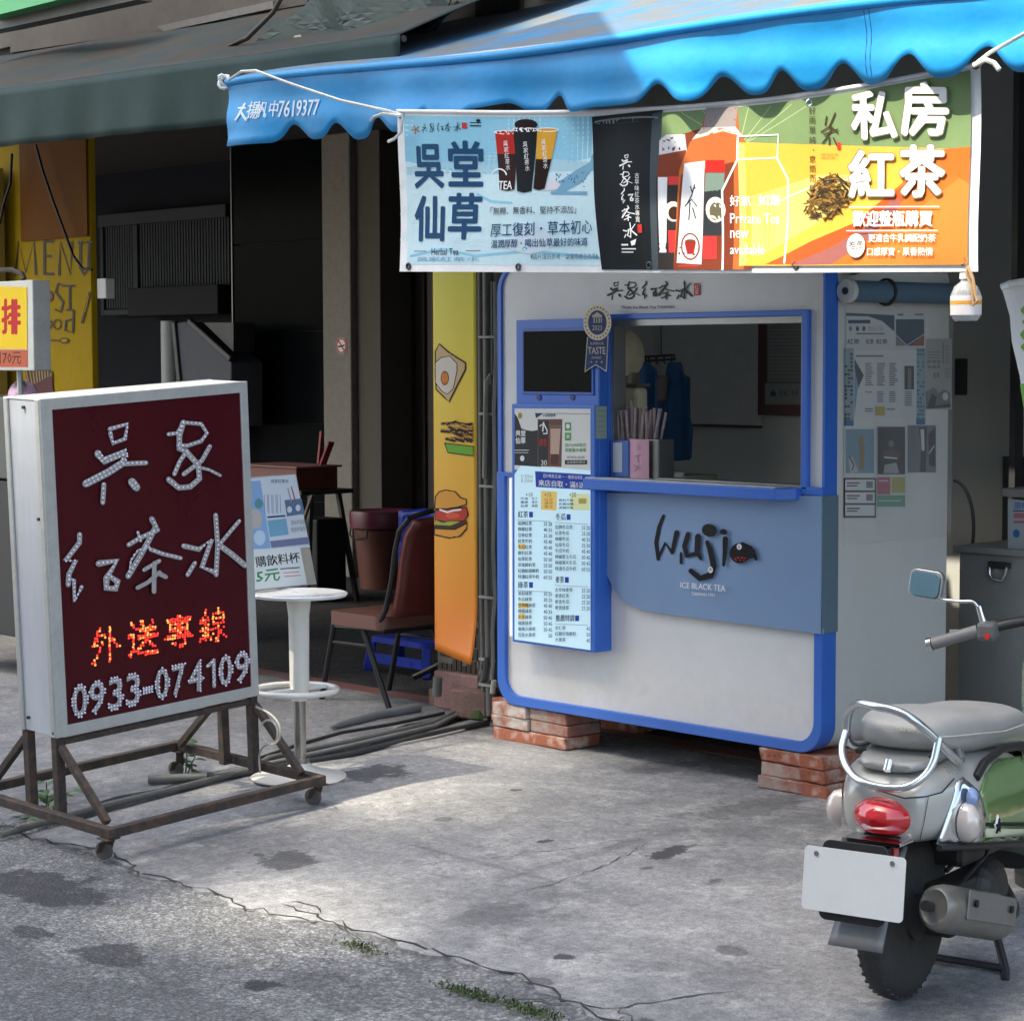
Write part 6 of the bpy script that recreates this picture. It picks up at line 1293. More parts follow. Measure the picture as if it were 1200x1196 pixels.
b = B(); b.tube([A(391, 752), A(432, 757)], .009, 8); b.mk('stretcher', mbk, ch); b = B(); b.tube([A(391, 752) + dv, A(432, 757) + dv], .009, 8); b.mk('stretcher', mbk, ch)
zs2 = A(388, 722).z; xs0 = A(387, 720).x; xs1 = A(447, 738).x + .02
b = B(); b.prism([rrect(xs0, ya - .02, xs1, yb + .02, .05)], lambda u, v, d: Vector((u, v, zs2 + d)), -.035, .03); b.mk('seat', mat('brown red vinyl seat', (.15, .065, .05), .4, var=.15, scale=6), ch, bevel=.012)
b = B(); b.tube([(xs0 + .02, ya, zs2 - .04), (xs1, ya, zs2 - .04), (xs1, yb, zs2 - .04), (xs0 + .02, yb, zs2 - .04)], .012, 8, closed=True); b.mk('seat_frame', mbk, ch, smooth=50)
bkp = [A(x, y) for x, y in ((441, 738), (452, 715), (459, 680), (463, 645), (468, 622), (480, 607))]
for k, o_ in enumerate((Vector(), dv)): b = B(); b.tube([p + o_ for p in bkp], .013, 10); b.mk('back_frame', mbk, ch, smooth=50)
bc = [A(x, y) for x, y in ((457, 722), (463, 690), (467, 655), (472, 628), (482, 612))]
def bcf(u, v):
    f = v * (len(bc) - 1); i = min(int(f), len(bc) - 2); p = bc[i].lerp(bc[i + 1], f - i); return p + dv * u + Vector((.02 + .02 * math.sin(u * math.pi), 0, .012 * math.sin(u * math.pi) * v))
b = B(); b.grid(bcf, 10, 12); b.mk('backrest', mrv, ch, smooth=70, solid=.035)
b = B(); b.tube([bkp[-1] + dv * k / 8 + Vector((.02 * math.sin(k / 8 * 3.14), 0, .035 * math.sin(k / 8 * 3.14))) for k in range(9)], .013, 8); b.mk('top_rail', mbk, ch, smooth=50)
bl = thing('plastic_chair', 'bright blue plastic chair half hidden behind the red chair', 'chair')
mblu = mat('bright blue plastic', (.012, .045, .45), .3, var=.08, scale=6)
YB = 1.15; Bp = lambda x, y, Y=YB: P(x, y, 1, Y)
zt1 = Bp(490, 600).z; zse = Bp(480, 742).z; xl, xr = Bp(468, 610).x, Bp(532, 610).x
b = B(); b.grid(lambda u, v: Vector((xl + (xr - xl) * u + .03 * (v - .5) * 0, YB + .05 * math.sin(u * 3.14) , zt1 - .16 + .16 * v + .02 * math.sin(u * 3.14) * v)), 12, 4); b.mk('backrest', mblu, bl, smooth=60, solid=.02)
for x in (xl + .01, xr - .01): b = B(); b.bar((x, YB, zse), (x, YB + .01, zt1 - .02), .04, .02, (0, 1, 0)); b.mk('back_post', mblu, bl, bevel=.004)
b = B(); b.prism([rrect(xl - .0, YB - .22, xr + .02, YB + .02, .05)], lambda u, v, d: Vector((u, v, zse + d)), -.03, 0); b.mk('seat', mblu, bl, bevel=.008)
for x in (xl, xr):
    for y in (YB - .19, YB): b = B(); b.bar((x, y, zse - .031), (x + (.02 if x > xl else -.02), y + (.02 if y == YB else -.02), 0), .045, .045); b.mk('leg', mblu, bl, bevel=.006)
b = B(); b.box(xl + .02, YB - .21, zse - .14, xr - .02, YB - .19, zse - .09); b.mk('apron_rail', mblu, bl)
b = B(); b.tube([P(518, 777, 1, .7), P(500, 786, 1, .66), P(485, 793, 1, .62)], .016, 8); tag(b.mk('black_foot_bar', mbk), 'black curved metal foot poking out behind the yellow banner', 'bar')
p = P(449, 684, 1, 3.70); p.z = 0; t = thing('waste_bin', 'round brown waste bin with purple liner by the plaster pier', 'bin', p)
b = B(); b.lathe([(0, 0), (.165, 0), (.215, .5), (.23, .505), (.23, .53), (.21, .53), (.20, .49), (.15, .02), (0, .02)], (0, 0, 0), 28); b.mk('body', mat('brown plastic', (.12, .035, .022), .5, var=.15), t, smooth=40)
b = B(); b.lathe([(.218, .43), (.235, .44), (.242, .535), (.235, .56), (.2, .54)], (0, 0, 0), 28); b.mk('liner', mat('purple liner', (.14, .022, .05), .35, var=.3, scale=15), t, smooth=50, fixn=False)
b = B(); b.tube([(.10, -.22, .44), (.11, -.235, .38), (.0, -.25, .36), (-.08, -.24, .39), (-.09, -.22, .44)], .006, 6); b.mk('handle', M_dark, t)
TYY = 2.6; Tq = lambda x, y, Y=TYY: P(x, y, 1, Y)
t = thing('folding_table', 'small black folding table against the plaster pier', 'table'); zt2 = Tq(360, 576).z
b = B(); b.box(Tq(285, 576).x, TYY, zt2 - .03, Tq(396, 576).x - .40, TYY + .45, zt2); b.mk('tabletop', M_dark, t, bevel=.004)
for x in (300, 352): b = B(); b.bar((Tq(x, 600).x, TYY + .05, 0), (Tq(x, 600).x + .05, TYY + .05, zt2 - .03), .03, .03); b.mk('leg', M_dark, t); b = B(); b.bar((Tq(x, 600).x + .1, TYY + .4, 0), (Tq(x, 600).x - .1, TYY + .4, zt2 - .03), .03, .03); b.mk('leg', M_dark, t)
b = B(); b.bar(Tq(366, 580), Tq(350, 625), .02, .02); b.mk('brace', mat('wood strut', (.12, .08, .06), .6), t)
b = B(); b.box(Tq(300, 560).x, TYY + .15, 0, Tq(350, 560).x, TYY + .40, zt2 - .2); tag(b.mk('storage_crate', M_black, bevel=.01), 'black crate stored under the small folding table', 'crate')
t = thing('red_crate', 'dark red plastic tray full of scraps on the folding table', 'crate'); x0_, x1_ = Tq(280, 560).x, Tq(385, 560).x - .36; zt3 = Tq(360, 550).z
b = B()
for bx__ in ((x0_, TYY + .03, zt2 + .001, x1_ - .03, TYY + .05, zt3), (x0_, TYY + .36, zt2 + .001, x1_ - .03, TYY + .38, zt3), (x0_, TYY + .051, zt2 + .001, x0_ + .02, TYY + .359, zt3), (x1_ - .05, TYY + .051, zt2 + .001, x1_ - .03, TYY + .359, zt3), (x0_ + .021, TYY + .051, zt2 + .001, x1_ - .051, TYY + .359, zt2 + .08)): b.box(*bx__)
b.mk('tray_body', mat('dark red plastic', (.14, .028, .022), .45, var=.15), t, bevel=.003)
b = B(); b.box(x0_ - .02, TYY + .01, zt3 + .0, x1_, TYY + .40, zt3 + .012); b.mk('lid', mat('dusty red lid', (.22, .10, .09), .6, var=.3, scale=9), t, bevel=.003)
b = B(); b.bar(Tq(376, 550, 2.9), Tq(388, 518, 2.9), .05, .015); b.bar(Tq(373, 548, 2.95), Tq(377, 505, 2.95), .02, .02); tag(b.mk('dustpan', mat('red plastic', (.24, .02, .02), .45)), 'red dustpan and brush handles leaning on the plaster pier', 'dustpan')

# ================================================================== RIGHT SIDE: counter, shutter box, fan, bottle, flag
CY = 1.0; q = wpx(CY)
t = thing('steel_counter', 'dull steel counter with a drop handle right of the kiosk', 'counter'); zc_ = q(1115, 638).z; xk = -.12
mst = mat('dull brushed steel', (.38, .39, .38), .42, .5, var=.12, scale=4)
b = B(); b.box(xk, CY, .08, 3.5, 1.6, zc_ - .028); b.mk('body', mst, t, bevel=.004)
b = B(); b.box(xk - .02, CY - .02, zc_ - .027, 3.5, 1.62, zc_); b.mk('worktop', mst, t, bevel=.003)
hp = [q(x, y) + Vector((0, -.02, 0)) for x, y in ((1163, 664), (1163, 672), (1167, 678), (1178, 680), (1182, 672), (1183, 664))]
b = B(); b.tube(hp, .006, 8); b.mk('handle', M_chrome, t, smooth=50); b = B(); p0, p1 = q(1161, 665), q(1185, 659); b.box(p0.x, CY - .022, p0.z, p1.x, CY + .001, p1.z); b.mk('handle_plate', M_dark, t, bevel=.004)
t = thing('glass_case', 'grey topped case with notice standing on the steel counter', 'case'); p0, p1 = q(1180, 643), q(1300, 583)
b = B(); b.box(p0.x, CY + .03, zc_ + .001, 3.4, 1.5, q(1180, 583).z); b.mk('case_body', mat('dark case', (.04, .045, .045), .3), t)
b = B(); b.box(p0.x - .03, CY - .0, q(1175, 582).z, 3.4, 1.52, q(1175, 572).z); b.mk('case_top', mat('grey slab', (.17, .17, .165), .5), t, bevel=.004)
pr = Print(fY(CY + .028)); pr.poly([(1181, 584), (1230, 590), (1230, 648), (1181, 642)], flat('notice paper', (.34, .38, .40))); pr.text('限時', (1189, 588, 1205, 597), flat('notice blue', (.03, .15, .35)), .04); pr.rect(1188, 601, 1215, 607, flat('notice pink', (.42, .14, .16))); pr.rect(1188, 610, 1215, 613, flat('notice pink', (.42, .14, .16))); pr.ell(1191, 625, 4, 5, flat('notice blue', (.03, .15, .35)), 14); pr.rect(1187, 598, 1210, 599.3, M_navy); pr.mk('notice_print', t)
b = B(); b.box(P(1184, 400, 1, 1.9).x, 1.9, 0, P(1191, 400, 1, 1.9).x, 1.96, 3.33); tag(b.mk('door_post', mat('grey post', (.05, .052, .055), .4)), 'thin grey door post behind the green and white flag', 'post')
b = B(); b.tube([P(1118 + 23 * math.sin(k * .1745), 618 - 55 * math.cos(k * .1745), 1, 1.75) for k in range(0, 17)], .008, 6); tag(b.mk('fan_guard', mat('grey wire', (.07, .085, .09), .5), smooth=50), 'curved grey guard ring in the dark space right of the kiosk', 'fan guard')
b = B(); p0, p1 = P(1118, 463, 1, 2.0), P(1130, 420, 1, 2.0); b.box(p0.x, 2.0, p0.z, p1.x, 2.03, p1.z); tag(b.mk('wall_plate', M_dark, bevel=.005), 'small dark plate on the wall right of the kiosk', 'plate')
t = thing('roller_shutter', 'dark ribbed roller shutter box above the counter at right', 'shutter')
x0s = .62; zsb = P(1160, 170, 1, .5).z; k = 0; msh = mat('grey shutter slat', (.05, .052, .055), .45, .2, var=.15)
z = zsb
while z < 3.3: b = B(); b.box(x0s, .50 + (k % 2) * .004, z, 3.5, .53, z + .046); b.mk('slat', msh, t, bevel=.006); z += .048; k += 1
b = B(); b.box(x0s, .535, zsb - .55, 3.5, .60, zsb - .001); b.mk('dark_void_sheet', M_black, t)  # black sheet standing in for the dark void below the shutter
BYY = -.86; pb_ = P(1132, 348, 1, BYY); hpx = P(1132, 320, 1, BYY).z - P(1132, 376, 1, BYY).z
t = thing('hanging_bottle', 'small clear labelled bottle hanging from the banner lower right corner', 'bottle', (pb_.x, BYY, P(1132, 376, 1, BYY).z))
mglb = mat('clear plastic bottle', (.75, .77, .78), .12, var=0, trans=.6)
b = B(); h = hpx; b.lathe([(0, 0), (.034, .0), (.044, .012), (.046, h * .55), (.036, h * .72), (.017, h * .82), (.016, h * .9), (0, h * .9)], (0, 0, 0), 24); b.mk('body', mglb, t, smooth=40)
b = B(); b.lathe([(.0, h * .88), (.02, h * .88), (.02, h), (0, h)], (0, 0, 0), 16); b.mk('cap', M_pw, t, smooth=40)
b = B(); b.lathe([(.0468, h * .12), (.0472, h * .52)], (0, 0, 0), 24); b.mk('label', mat('white label', (.75, .72, .72), .5, var=0), t, smooth=60, fixn=False)
b = B(); b.lathe([(.0476, h * .34), (.0476, h * .42)], (0, 0, 0), 24); b.mk('label_band', mat('orange band', (.7, .35, .05), .5, var=0), t, fixn=False)
rope('orange brown string tied round the neck of the hanging bottle', [P(x, y, 1, BYY - .03) for x, y in ((1134, 312), (1140, 325), (1143, 345), (1146, 352), (1141, 358), (1139, 335), (1133, 322), (1134, 312))], .005, mat('brown string', (.45, .28, .14), .7))
FY = -.50
t = thing('beach_flag', 'white flag with green blocks at the right edge', 'flag')
def ff(x, y, o): p = P(x, y, 1, FY); p.y += .02 * math.sin(p.x * 20 + p.z * 5) - o; return p
pr = Print(ff, off=0, maxlen=8); pr.poly([(1172, 337), (1180, 333), (1260, 322), (1260, 600), (1212, 540), (1199, 480), (1193, 440), (1184, 400), (1181, 370)], mat('flag white cloth', (.74, .74, .74), .7, var=.03)); pr.o += .0015
fgn = flat('flag green', (.20, .42, .10))
for (x, y, w_, h_) in ((1192, 358, 20, 11), (1194, 372, 20, 10), (1192, 386, 22, 12), (1193, 401, 22, 11), (1197, 416, 16, 12)): pr.ell(x + w_ / 2, y + h_ / 2, w_ / 2, h_ / 2, fgn, 14); pr.rect(x + 3, y + .5, x + w_ + 20, y + h_ - .5, fgn)
pr.poly([(1194, 450), (1260, 440), (1260, 600), (1212, 540), (1199, 480)], fgn); pr.mk('flag_cloth', t)
b = B(); b.tube([ff(1172, 337, .0), ff(1180, 333, .0), ff(1220, 327, 0), ff(1260, 321, 0)], .012, 6); b.mk('top_hem', M_pw, t)
b = B(); b.tube([P(1262, 320, 1, FY), P(1262, 700, 1, FY), (P(1262, 700, 1, FY).x, FY, 0)], .015, 8); b.mk('flag_pole', M_dark, t)
b = B(); b.cyl((P(1262, 700, 1, FY).x, FY, 0.004), (P(1262, 700, 1, FY).x, FY, .04), .18, seg=20); b.mk('flag_base', M_dark, t)

# ================================================================== SCOOTER
so_ = G(1056, 1168); HD = R(103)
MSC = Matrix.Translation(so_) @ Matrix.Rotation(HD, 4, 'Z'); MSCi = MSC.inverted()
sc = thing('parked_scooter', 'grey and green motor scooter parked with its rear toward the viewer', 'scooter', mw=MSC)
msg = mat('silver grey paint', (.42, .42, .39), .3, .15, var=.06, scale=4, coat=.5)
mgp = mat('metallic green paint', (.18, .31, .11), .16, .3, var=.08, scale=3, coat=.8)
mvin = mat('grey seat vinyl', (.32, .32, .305), .42, var=.08, scale=10, bump=.12, bscale=160)
mrub = mat('tyre rubber', (.03, .029, .028), .75, var=.3, scale=30, bump=.3, bscale=90)
meng = mat('dirty engine metal', (.05, .048, .045), .55, .5, var=.4, scale=18, bump=.3, bscale=40)
mblk = mat('black scooter plastic', (.016, .016, .017), .45, var=.15)
cream_ = flat('cream stripe', (.55, .56, .40), .3)
# rear wheel
def wheel(x, r, w, name):
    prof = []
    for k in range(13): a_ = math.pi * k / 12; prof.append((r - .055 + .055 * math.sin(a_), -w / 2 * math.cos(a_)))
    b = B(); b.lathe([(r * .58, -w * .42)] + prof + [(r * .58, w * .42)], (x, 0, r), 48, (0, 1, 0)); tw = b.mk(name, mrub, sc, smooth=50)
    b = B()
    for k in range(52):
        t_ = 2 * math.pi * k / 44
        for s in (-1, 1):
            c_ = Vector((x + (r - .0085) * math.cos(t_), s * w * .16, r + (r - .0085) * math.sin(t_))); tn = Vector((-math.sin(t_), 0, math.cos(t_)))
            b.bar(c_ - tn * .004 + Vector((0, -s * .010, 0)), c_ + tn * .009 + Vector((0, s * .014, 0)), .008, .008, (math.cos(t_), 0, math.sin(t_)))
    tag(b.mk('tread_blocks', mrub, tw), kind='stuff')
    b = B(); b.lathe([(r * .60, -w * .36), (r * .63, -w * .40), (r * .56, -w * .36), (r * .54, 0), (r * .56, w * .36), (r * .63, w * .40), (r * .60, w * .36)], (x, 0, r), 40, (0, 1, 0)); b.mk('rim', mat('grey cast rim', (.22, .22, .22), .4, .6, var=.2), tw, smooth=40)
    for k in range(3):
        t_ = 2 * math.pi * k / 3 + .5; b = B(); b.bar((x, -.02, r), (x + r * .56 * math.cos(t_), -.02, r + r * .56 * math.sin(t_)), .05, .03, (0, 1, 0)); b.mk('spoke', MATS['grey cast rim'], tw, bevel=.006)
    b = B(); b.lathe([(0, -.05), (.06, -.05), (.065, 0), (.06, .05), (0, .05)], (x, 0, r), 20, (0, 1, 0)); b.mk('hub', meng, tw, smooth=40)
wheel(0, .222, .092, 'rear_wheel'); wheel(1.27, .225, .095, 'front_wheel')
def loft(secs, n=20, pw=2.6):
    """secs: (x, ycentre, halfwidth, zbottom, ztop)"""
    b = B(); rings = []
    for (x, yc, hw, z0, z1) in secs:
        zc, hh = (z0 + z1) / 2, (z1 - z0) / 2
        for k in range(n):
            t_ = 2 * math.pi * k / n; c_, s_ = math.cos(t_), math.sin(t_)
            rings.append((x, yc + hw * math.copysign(abs(c_) ** (2 / pw), c_), zc + hh * math.copysign(abs(s_) ** (2 / pw), s_)))
    m = len(secs); fs = [(i * n + k, i * n + (k + 1) % n, (i + 1) * n + (k + 1) % n, (i + 1) * n + k) for i in range(m - 1) for k in range(n)]
    fs += [tuple(range(n))[::-1], tuple((m - 1) * n + k for k in range(n))]
    return b.add(rings, fs)
loft([(-.175, -.02, .085, .49, .575), (-.165, -.02, .105, .455, .60), (-.13, -.02, .13, .445, .625), (-.05, -.015, .165, .44, .645), (.06, -.01, .185, .425, .655), (.2, 0, .195, .40, .655), (.36, 0, .185, .36, .635), (.50, 0, .15, .33, .60), (.58, 0, .11, .31, .57)], 28, 3.4).mk('rear_body', msg, sc, smooth=50, sub=1)
loft([(-.15, -.02, .08, .625, .648), (-.10, -.02, .10, .63, .672), (0, -.015, .115, .64, .685), (.1, -.01, .12, .645, .69)], 20, 3).mk('rear_lid', mat('pale grey panel', (.33, .33, .31), .35, .2, var=.05, coat=.3), sc, smooth=50, sub=1)
# seat
loft([(-.115, -.02, .05, .70, .735), (-.10, -.02, .095, .685, .755), (-.04, -.02, .13, .668, .775), (.08, -.015, .15, .645, .775), (.22, -.01, .155, .63, .752), (.34, 0, .15, .625, .735), (.46, 0, .135, .615, .735), (.58, 0, .115, .60, .715), (.68, 0, .085, .575, .67), (.72, 0, .05, .57, .63)], 28, 3.0).mk('seat', mvin, sc, smooth=50, sub=1)
b = B(); b.tube([(-.10, -.118, .72), (-.02, -.153, .715), (.12, -.172, .705), (.26, -.172, .69), (.40, -.163, .685), (.52, -.145, .68), (.64, -.11, .65)], .0028, 6); b.mk('seat_piping', M_pvcl, sc)
b = B(); b.box(-.08, -.12, .655, .5, .10, .667); b.mk('seat_base', mblk, sc)
# tail light
b = B(); n = 18
def dom(u, v): a_ = math.pi * u; return Vector((-.165 - .062 * math.sin(math.pi * .5 * (1 - v) + .0) * (.35 + .65 * math.sin(a_)), -.02 - .078 * math.cos(a_) * (1 - .08 * (1 - v)), .462 + .10 * v ** .9 * (.25 + .75 * math.sin(a_))))
b.lathe([(0, .070), (.03, .064), (.06, .045), (.08, .014), (.086, -.02), (0, -.02)], (-.160, -.02, .515), 30, (-1, 0, .08), sx=1.0, sy=.66)
mred = mat('red lens', (.50, .012, .02), .12, var=.05, coat=1, emis=None)
b.v = [Vector((v.x, v.y, v.z if v.z > .472 else .472 - (.472 - v.z) * .15)) for v in b.v]
tl = b.mk('tail_light', mred, sc, smooth=50)
b = B(); b.prism([rrect(-.075, .42, .035, .452, .008)], lambda u, v, d: Vector((d, u, v)), -.215, -.185); b.mk('reflector', mred, sc, bevel=.004)
b = B(); b.prism([rrect(-.10, .455, .062, .466, .004)], lambda u, v, d: Vector((d, u, v)), -.235, -.15); b.mk('light_trim', M_chrome, sc, bevel=.002)
# side panels, signals
def side(name, pts, m, y0=-.17, y1=-.205, par=sc, bev=.006):
    b = B(); b.prism([pts], lambda u, v, d: Vector((u, d, v)), y0, y1); return b.mk(name, m, par, bevel=bev)
gpn = [(.05, .425), (.46, .355), (.50, .45), (.46, .55), (.36, .61), (.22, .625), (.10, .60), (.045, .555), (.065, .50)]
def arcside(name, pts, m, off, n=14):
    """panel following the bulging flank of the body"""
    b = B(); tri = tessellate_polygon([[Vector((a_, c_, 0)) for a_, c_ in pts]]); bm = bmesh.new(); vv = [bm.verts.new((a_, c_, 0)) for a_, c_ in pts]
    for t_ in tri: bm.faces.new([vv[i] for i in t_])
    for _ in range(4):
        ed = [e for e in bm.edges if e.calc_length() > .03]
        if not ed: break
        bmesh.ops.subdivide_edges(bm, edges=ed, cuts=1); bmesh.ops.triangulate(bm, faces=[f for f in bm.faces if len(f.verts) > 4])
    for v in bm.verts:
        x, z = v.co.x, v.co.y; hw = .19 - .5 * max(0, .05 - x) ** 1.2 - .25 * max(0, x - .38) ** 1.1
        v.co = Vector((x, -hw * max(.2, 1 - 3.2 * max(0, abs(z - .50) - .02) ** 2 * 4) - off, z))
    me = bpy.data.meshes.new(name); bmesh.ops.recalc_face_normals(bm, faces=bm.faces); bm.to_mesh(me); bm.free(); me.materials.append(m); me.polygons.foreach_set('use_smooth', [True] * len(me.polygons))
    o_ = bpy.data.objects.new(name, me); COL.objects.link(o_); o_.parent = sc; md_ = o_.modifiers.new('s', 'SOLIDIFY'); md_.thickness = .006; return o_
arcside('green_side_panel', gpn, mgp, .012)
arcside('side_stripe', [(.055, .445), (.47, .375), (.475, .392), (.058, .468)], cream_, .0165)
arcside('stripe_line', [(.055, .475), (.475, .40), (.476, .406), (.056, .483)], M_black, .0165)
arcside('turn_signal_housing', [(-.125, .452), (.03, .432), (.045, .50), (.025, .57), (-.02, .612), (-.05, .60), (-.09, .53)], mat('chrome signal housing', (.6, .62, .64), .15, .9, var=.1), .026)
b = B(); b.lathe([(0, .03), (.025, .026), (.042, .01), (.046, -.01), (0, -.01)], (-.035, -.200, .497), 20, (-.25, -1, 0), sx=.8, sy=1.15); b.mk('turn_signal_lens', mat('clear signal lens', (.62, .55, .50), .1, .1, var=0, coat=1), sc, smooth=50)
b = B(); b.lathe([(0, .02), (.018, .015), (.026, 0), (0, 0)], (-.02, -.200, .56), 16, (-.25, -1, 0), sx=.8, sy=1.1); b.mk('blue_bulb', mat('bluish bulb glass', (.22, .32, .55), .1, var=0, coat=1), sc, smooth=50)
stx, stz = .13, .462; pts = []
for k in range(10): rr = .030 if k % 2 == 0 else .013; t_ = math.pi / 2 + k * math.pi / 5; pts.append((stx + rr * math.cos(t_), stz + rr * math.sin(t_)))
arcside('star_emblem', pts, M_pw, .018); arcside('star_core', [(stx + (a_ - stx) * .72, stz + (c_ - stz) * .72) for a_, c_ in pts], M_black, .0225)
b = B(); b.tube([(-.14, -.165, .447), (.05, -.205, .422), (.25, -.21, .392), (.46, -.19, .352), (.56, -.13, .32)], .009, 8); b.mk('lower_trim', mblk, sc, smooth=50)
arch = [(.045, .60), (.10, .632), (.22, .652), (.36, .64), (.46, .60), (.52, .52)]
b = B(); b.tube([(x, -.185 if x < .4 else -.165, z) for x, z in arch], .012, 8); b.mk('panel_arch', mblk, sc, smooth=50)
# grab rail
tc_ = mat('satin chrome rail', (.62, .66, .68), .2, .9, var=.05)
def smoothpts(p, it=2):
    p = [Vector(v) for v in p]
    for _ in range(it):
        q_ = [p[0]]
        for a_, c_ in zip(p, p[1:]): q_ += [a_ * .75 + c_ * .25, a_ * .25 + c_ * .75]
        p = q_ + [p[-1]]
    return p
gr = B(); gr.tube(smoothpts([(.05, .115, .665), (-.04, .13, .665), (-.075, .13, .70), (-.08, .12, .765), (-.13, .07, .80), (-.17, .0, .80), (-.18, -.07, .795), (-.165, -.12, .765), (-.10, -.155, .70), (-.04, -.168, .655), (.0, -.165, .652), (.03, -.14, .672)]), .0115, 10)
gr.tube(smoothpts([(-.078, .128, .71), (-.115, .125, .665), (-.15, .09, .625), (-.195, .03, .603), (-.205, -.05, .597), (-.19, -.11, .605), (-.15, -.15, .65), (-.118, -.152, .725)]), .0105, 10); gr.mk('grab_rail', tc_, sc, smooth=60)
b = B(); b.cyl((-.165, -.03, .635), (-.15, -.03, .66), .011, seg=12); b.mk('rail_bolt', M_chrome, sc, smooth=40)
# plate and mud flap
pl = B(); pl.prism([rrect(-.155, .292, .125, .452, .012)], lambda u, v, d: Vector((-.315 + d - (.45 - v) * .12, u, v)), -.002, .001); plo = pl.mk('number_plate', mat('white plate', (.66, .67, .67), .4, var=.05), sc)
b = B(); b.prism([rrect(-.10, .27, .08, .47, .02)], lambda u, v, d: Vector((-.31 + d - (.45 - v) * .12, u, v)), .003, .012); b.bar((-.30, -.02, .42), (-.16, -.02, .46), .10, .02); b.mk('plate_bracket', mblk, sc, bevel=.003)
def fl(u, v): x = -.145 - .15 * v; return Vector((x - .03 * math.sin(v * 2), -.02 + (u - .5) * (.12 + .03 * v), .44 - .235 * v + .0 * u))
b = B(); b.grid(fl, 6, 10); b.mk('mud_flap', mat('grey mudguard', (.16, .165, .165), .35, var=.15), sc, smooth=60, solid=.006)
b = B(); b.grid(lambda u, v: (lambda a_: Vector((.0 + .27 * math.cos(a_), (u - .5) * .14, .225 + .26 * math.sin(a_))))(R(55 + 85 * v)), 6, 14); b.mk('inner_fender', mblk, sc, smooth=60, solid=.006)
# muffler
b = B(); ax0, ax1 = Vector((-.225, -.19, .315)), Vector((.215, -.20, .195)); dirm = (ax1 - ax0)
b.lathe([(0, .01), (.026, .008), (.040, .0), (.050, .012), (.055, .05), (.056, .38), (.050, .42), (.028, .455), (0, .46)], ax0, 26, dirm, sx=.92, sy=1.12); mmuf = mat('dirty aluminium muffler', (.24, .235, .215), .38, .7, var=.25, scale=10, bump=.1)
mu_ = b.mk('muffler', mmuf, sc, smooth=35)
b = B(); dn_ = dirm.normalized(); b.bar(ax0 + dn_ * .09 + Vector((0, -.053, .020)), ax0 + dn_ * .40 + Vector((0, -.053, .020)), .006, .075, (0, 0, 1)); b.mk('heat_shield', mat('grey heat shield', (.20, .205, .20), .3, .6, var=.15, coat=.3), mu_, bevel=.003)
for f in (.13, .36): b = B(); c_ = ax0 + dn_ * f + Vector((0, -.056, .026)); b.cyl(c_, c_ + Vector((0, -.006, 0)), .010, seg=10); b.mk('shield_bolt', M_black, mu_)
b = B(); b.tube(smoothpts([ax1 - dn_ * .01, ax1 + Vector((.08, .0, .0)), (.40, -.13, .22), (.45, -.06, .28)]), .017, 10); b.mk('exhaust_pipe', meng, sc, smooth=50)
b = B(); b.cyl(ax0 - dn_ * .03 + Vector((0, .01, 0)), ax0 + Vector((0, .01, 0)), .014, seg=12); b.mk('exhaust_tip', mblk, mu_)
# engine block and linkages
b = B(); b.box(.05, -.12, .16, .42, -.03, .30); b.lathe([(0, 0), (.09, 0), (.10, .03), (.07, .06), (0, .07)], (.30, -.09, .24), 20, (0, -1, 0)); b.mk('engine', meng, sc, bevel=.015)
b = B(); b.box(-.05, .06, .15, .45, .13, .30); b.mk('transmission_case', meng, sc, bevel=.03)
b = B(); b.tube([(-.03, .10, .26), (.03, .11, .46)], .022, 10); b.mk('shock_absorber', meng, sc)
b = B(); b.tube([(.10, -.08, .33), (.24, -.12, .40), (.36, -.10, .35), (.48, -.05, .36)], .007, 6); b.tube([(.12, -.10, .28), (.2, -.15, .36), (.34, -.12, .42)], .005, 6); b.mk('hoses', mblk, sc)
b = B(); b.box(.10, -.13, .34, .50, .13, .42); b.mk('underseat_tub', mblk, sc, bevel=.02)
b = B(); b.tube([(.36, -.10, .17), (.30, -.17, .03), (.25, -.19, .012)], .012, 8); b.tube([(.36, .10, .17), (.30, .17, .03), (.25, .19, .012)], .012, 8); b.tube([(.30, -.17, .035), (.30, .17, .035)], .010, 8); b.box(.22, -.215, 0, .28, -.165, .012); b.mk('centre_stand', M_dark, sc, smooth=50)
# front half (mostly beyond the frame)
loft([(.55, 0, .13, .25, .30), (.75, 0, .16, .24, .29), (.98, 0, .15, .25, .31)], 16, 4).mk('floorboard', mblk, sc, smooth=50)
b = B(); b.grid(lambda u, v: Vector((1.12 - .10 * math.sin(v * 1.4) + .06 * math.sin(u * math.pi), (u - .5) * (.20 - .06 * v), .27 + .50 * v)), 10, 12); b.mk('leg_shield', mgp, sc, smooth=60, solid=.03)
loft([(1.20, 0, .05, .84, .94), (1.16, 0, .09, .80, .96), (1.08, 0, .10, .78, .95), (1.02, 0, .07, .80, .93)], 20, 2.6).mk('head_cowl', mat('cream cowl', (.58, .58, .54), .25, coat=.5), sc, smooth=50, sub=1)
b = B(); b.grid(lambda u, v: (lambda a_: Vector((1.27 + .27 * math.cos(a_), (u - .5) * .13, .225 + .26 * math.sin(a_))))(R(20 + 140 * v)), 6, 14); b.mk('front_fender', mgp, sc, smooth=60, solid=.006)
b = B(); b.tube([(1.12, 0, .78), (1.25, 0, .30)], .03, 10); b.mk('fork', meng, sc)
hz = .865
b = B(); b.tube(smoothpts([(1.08, 0, .885), (1.05, .06, .90), (1.0, .13, .885), (.975, .18, hz)]), .016, 10); b.tube(smoothpts([(1.08, 0, .885), (1.05, -.06, .90), (1.0, -.13, .885), (.975, -.18, hz)]), .016, 10); b.mk('handlebar', mblk, sc, smooth=50)
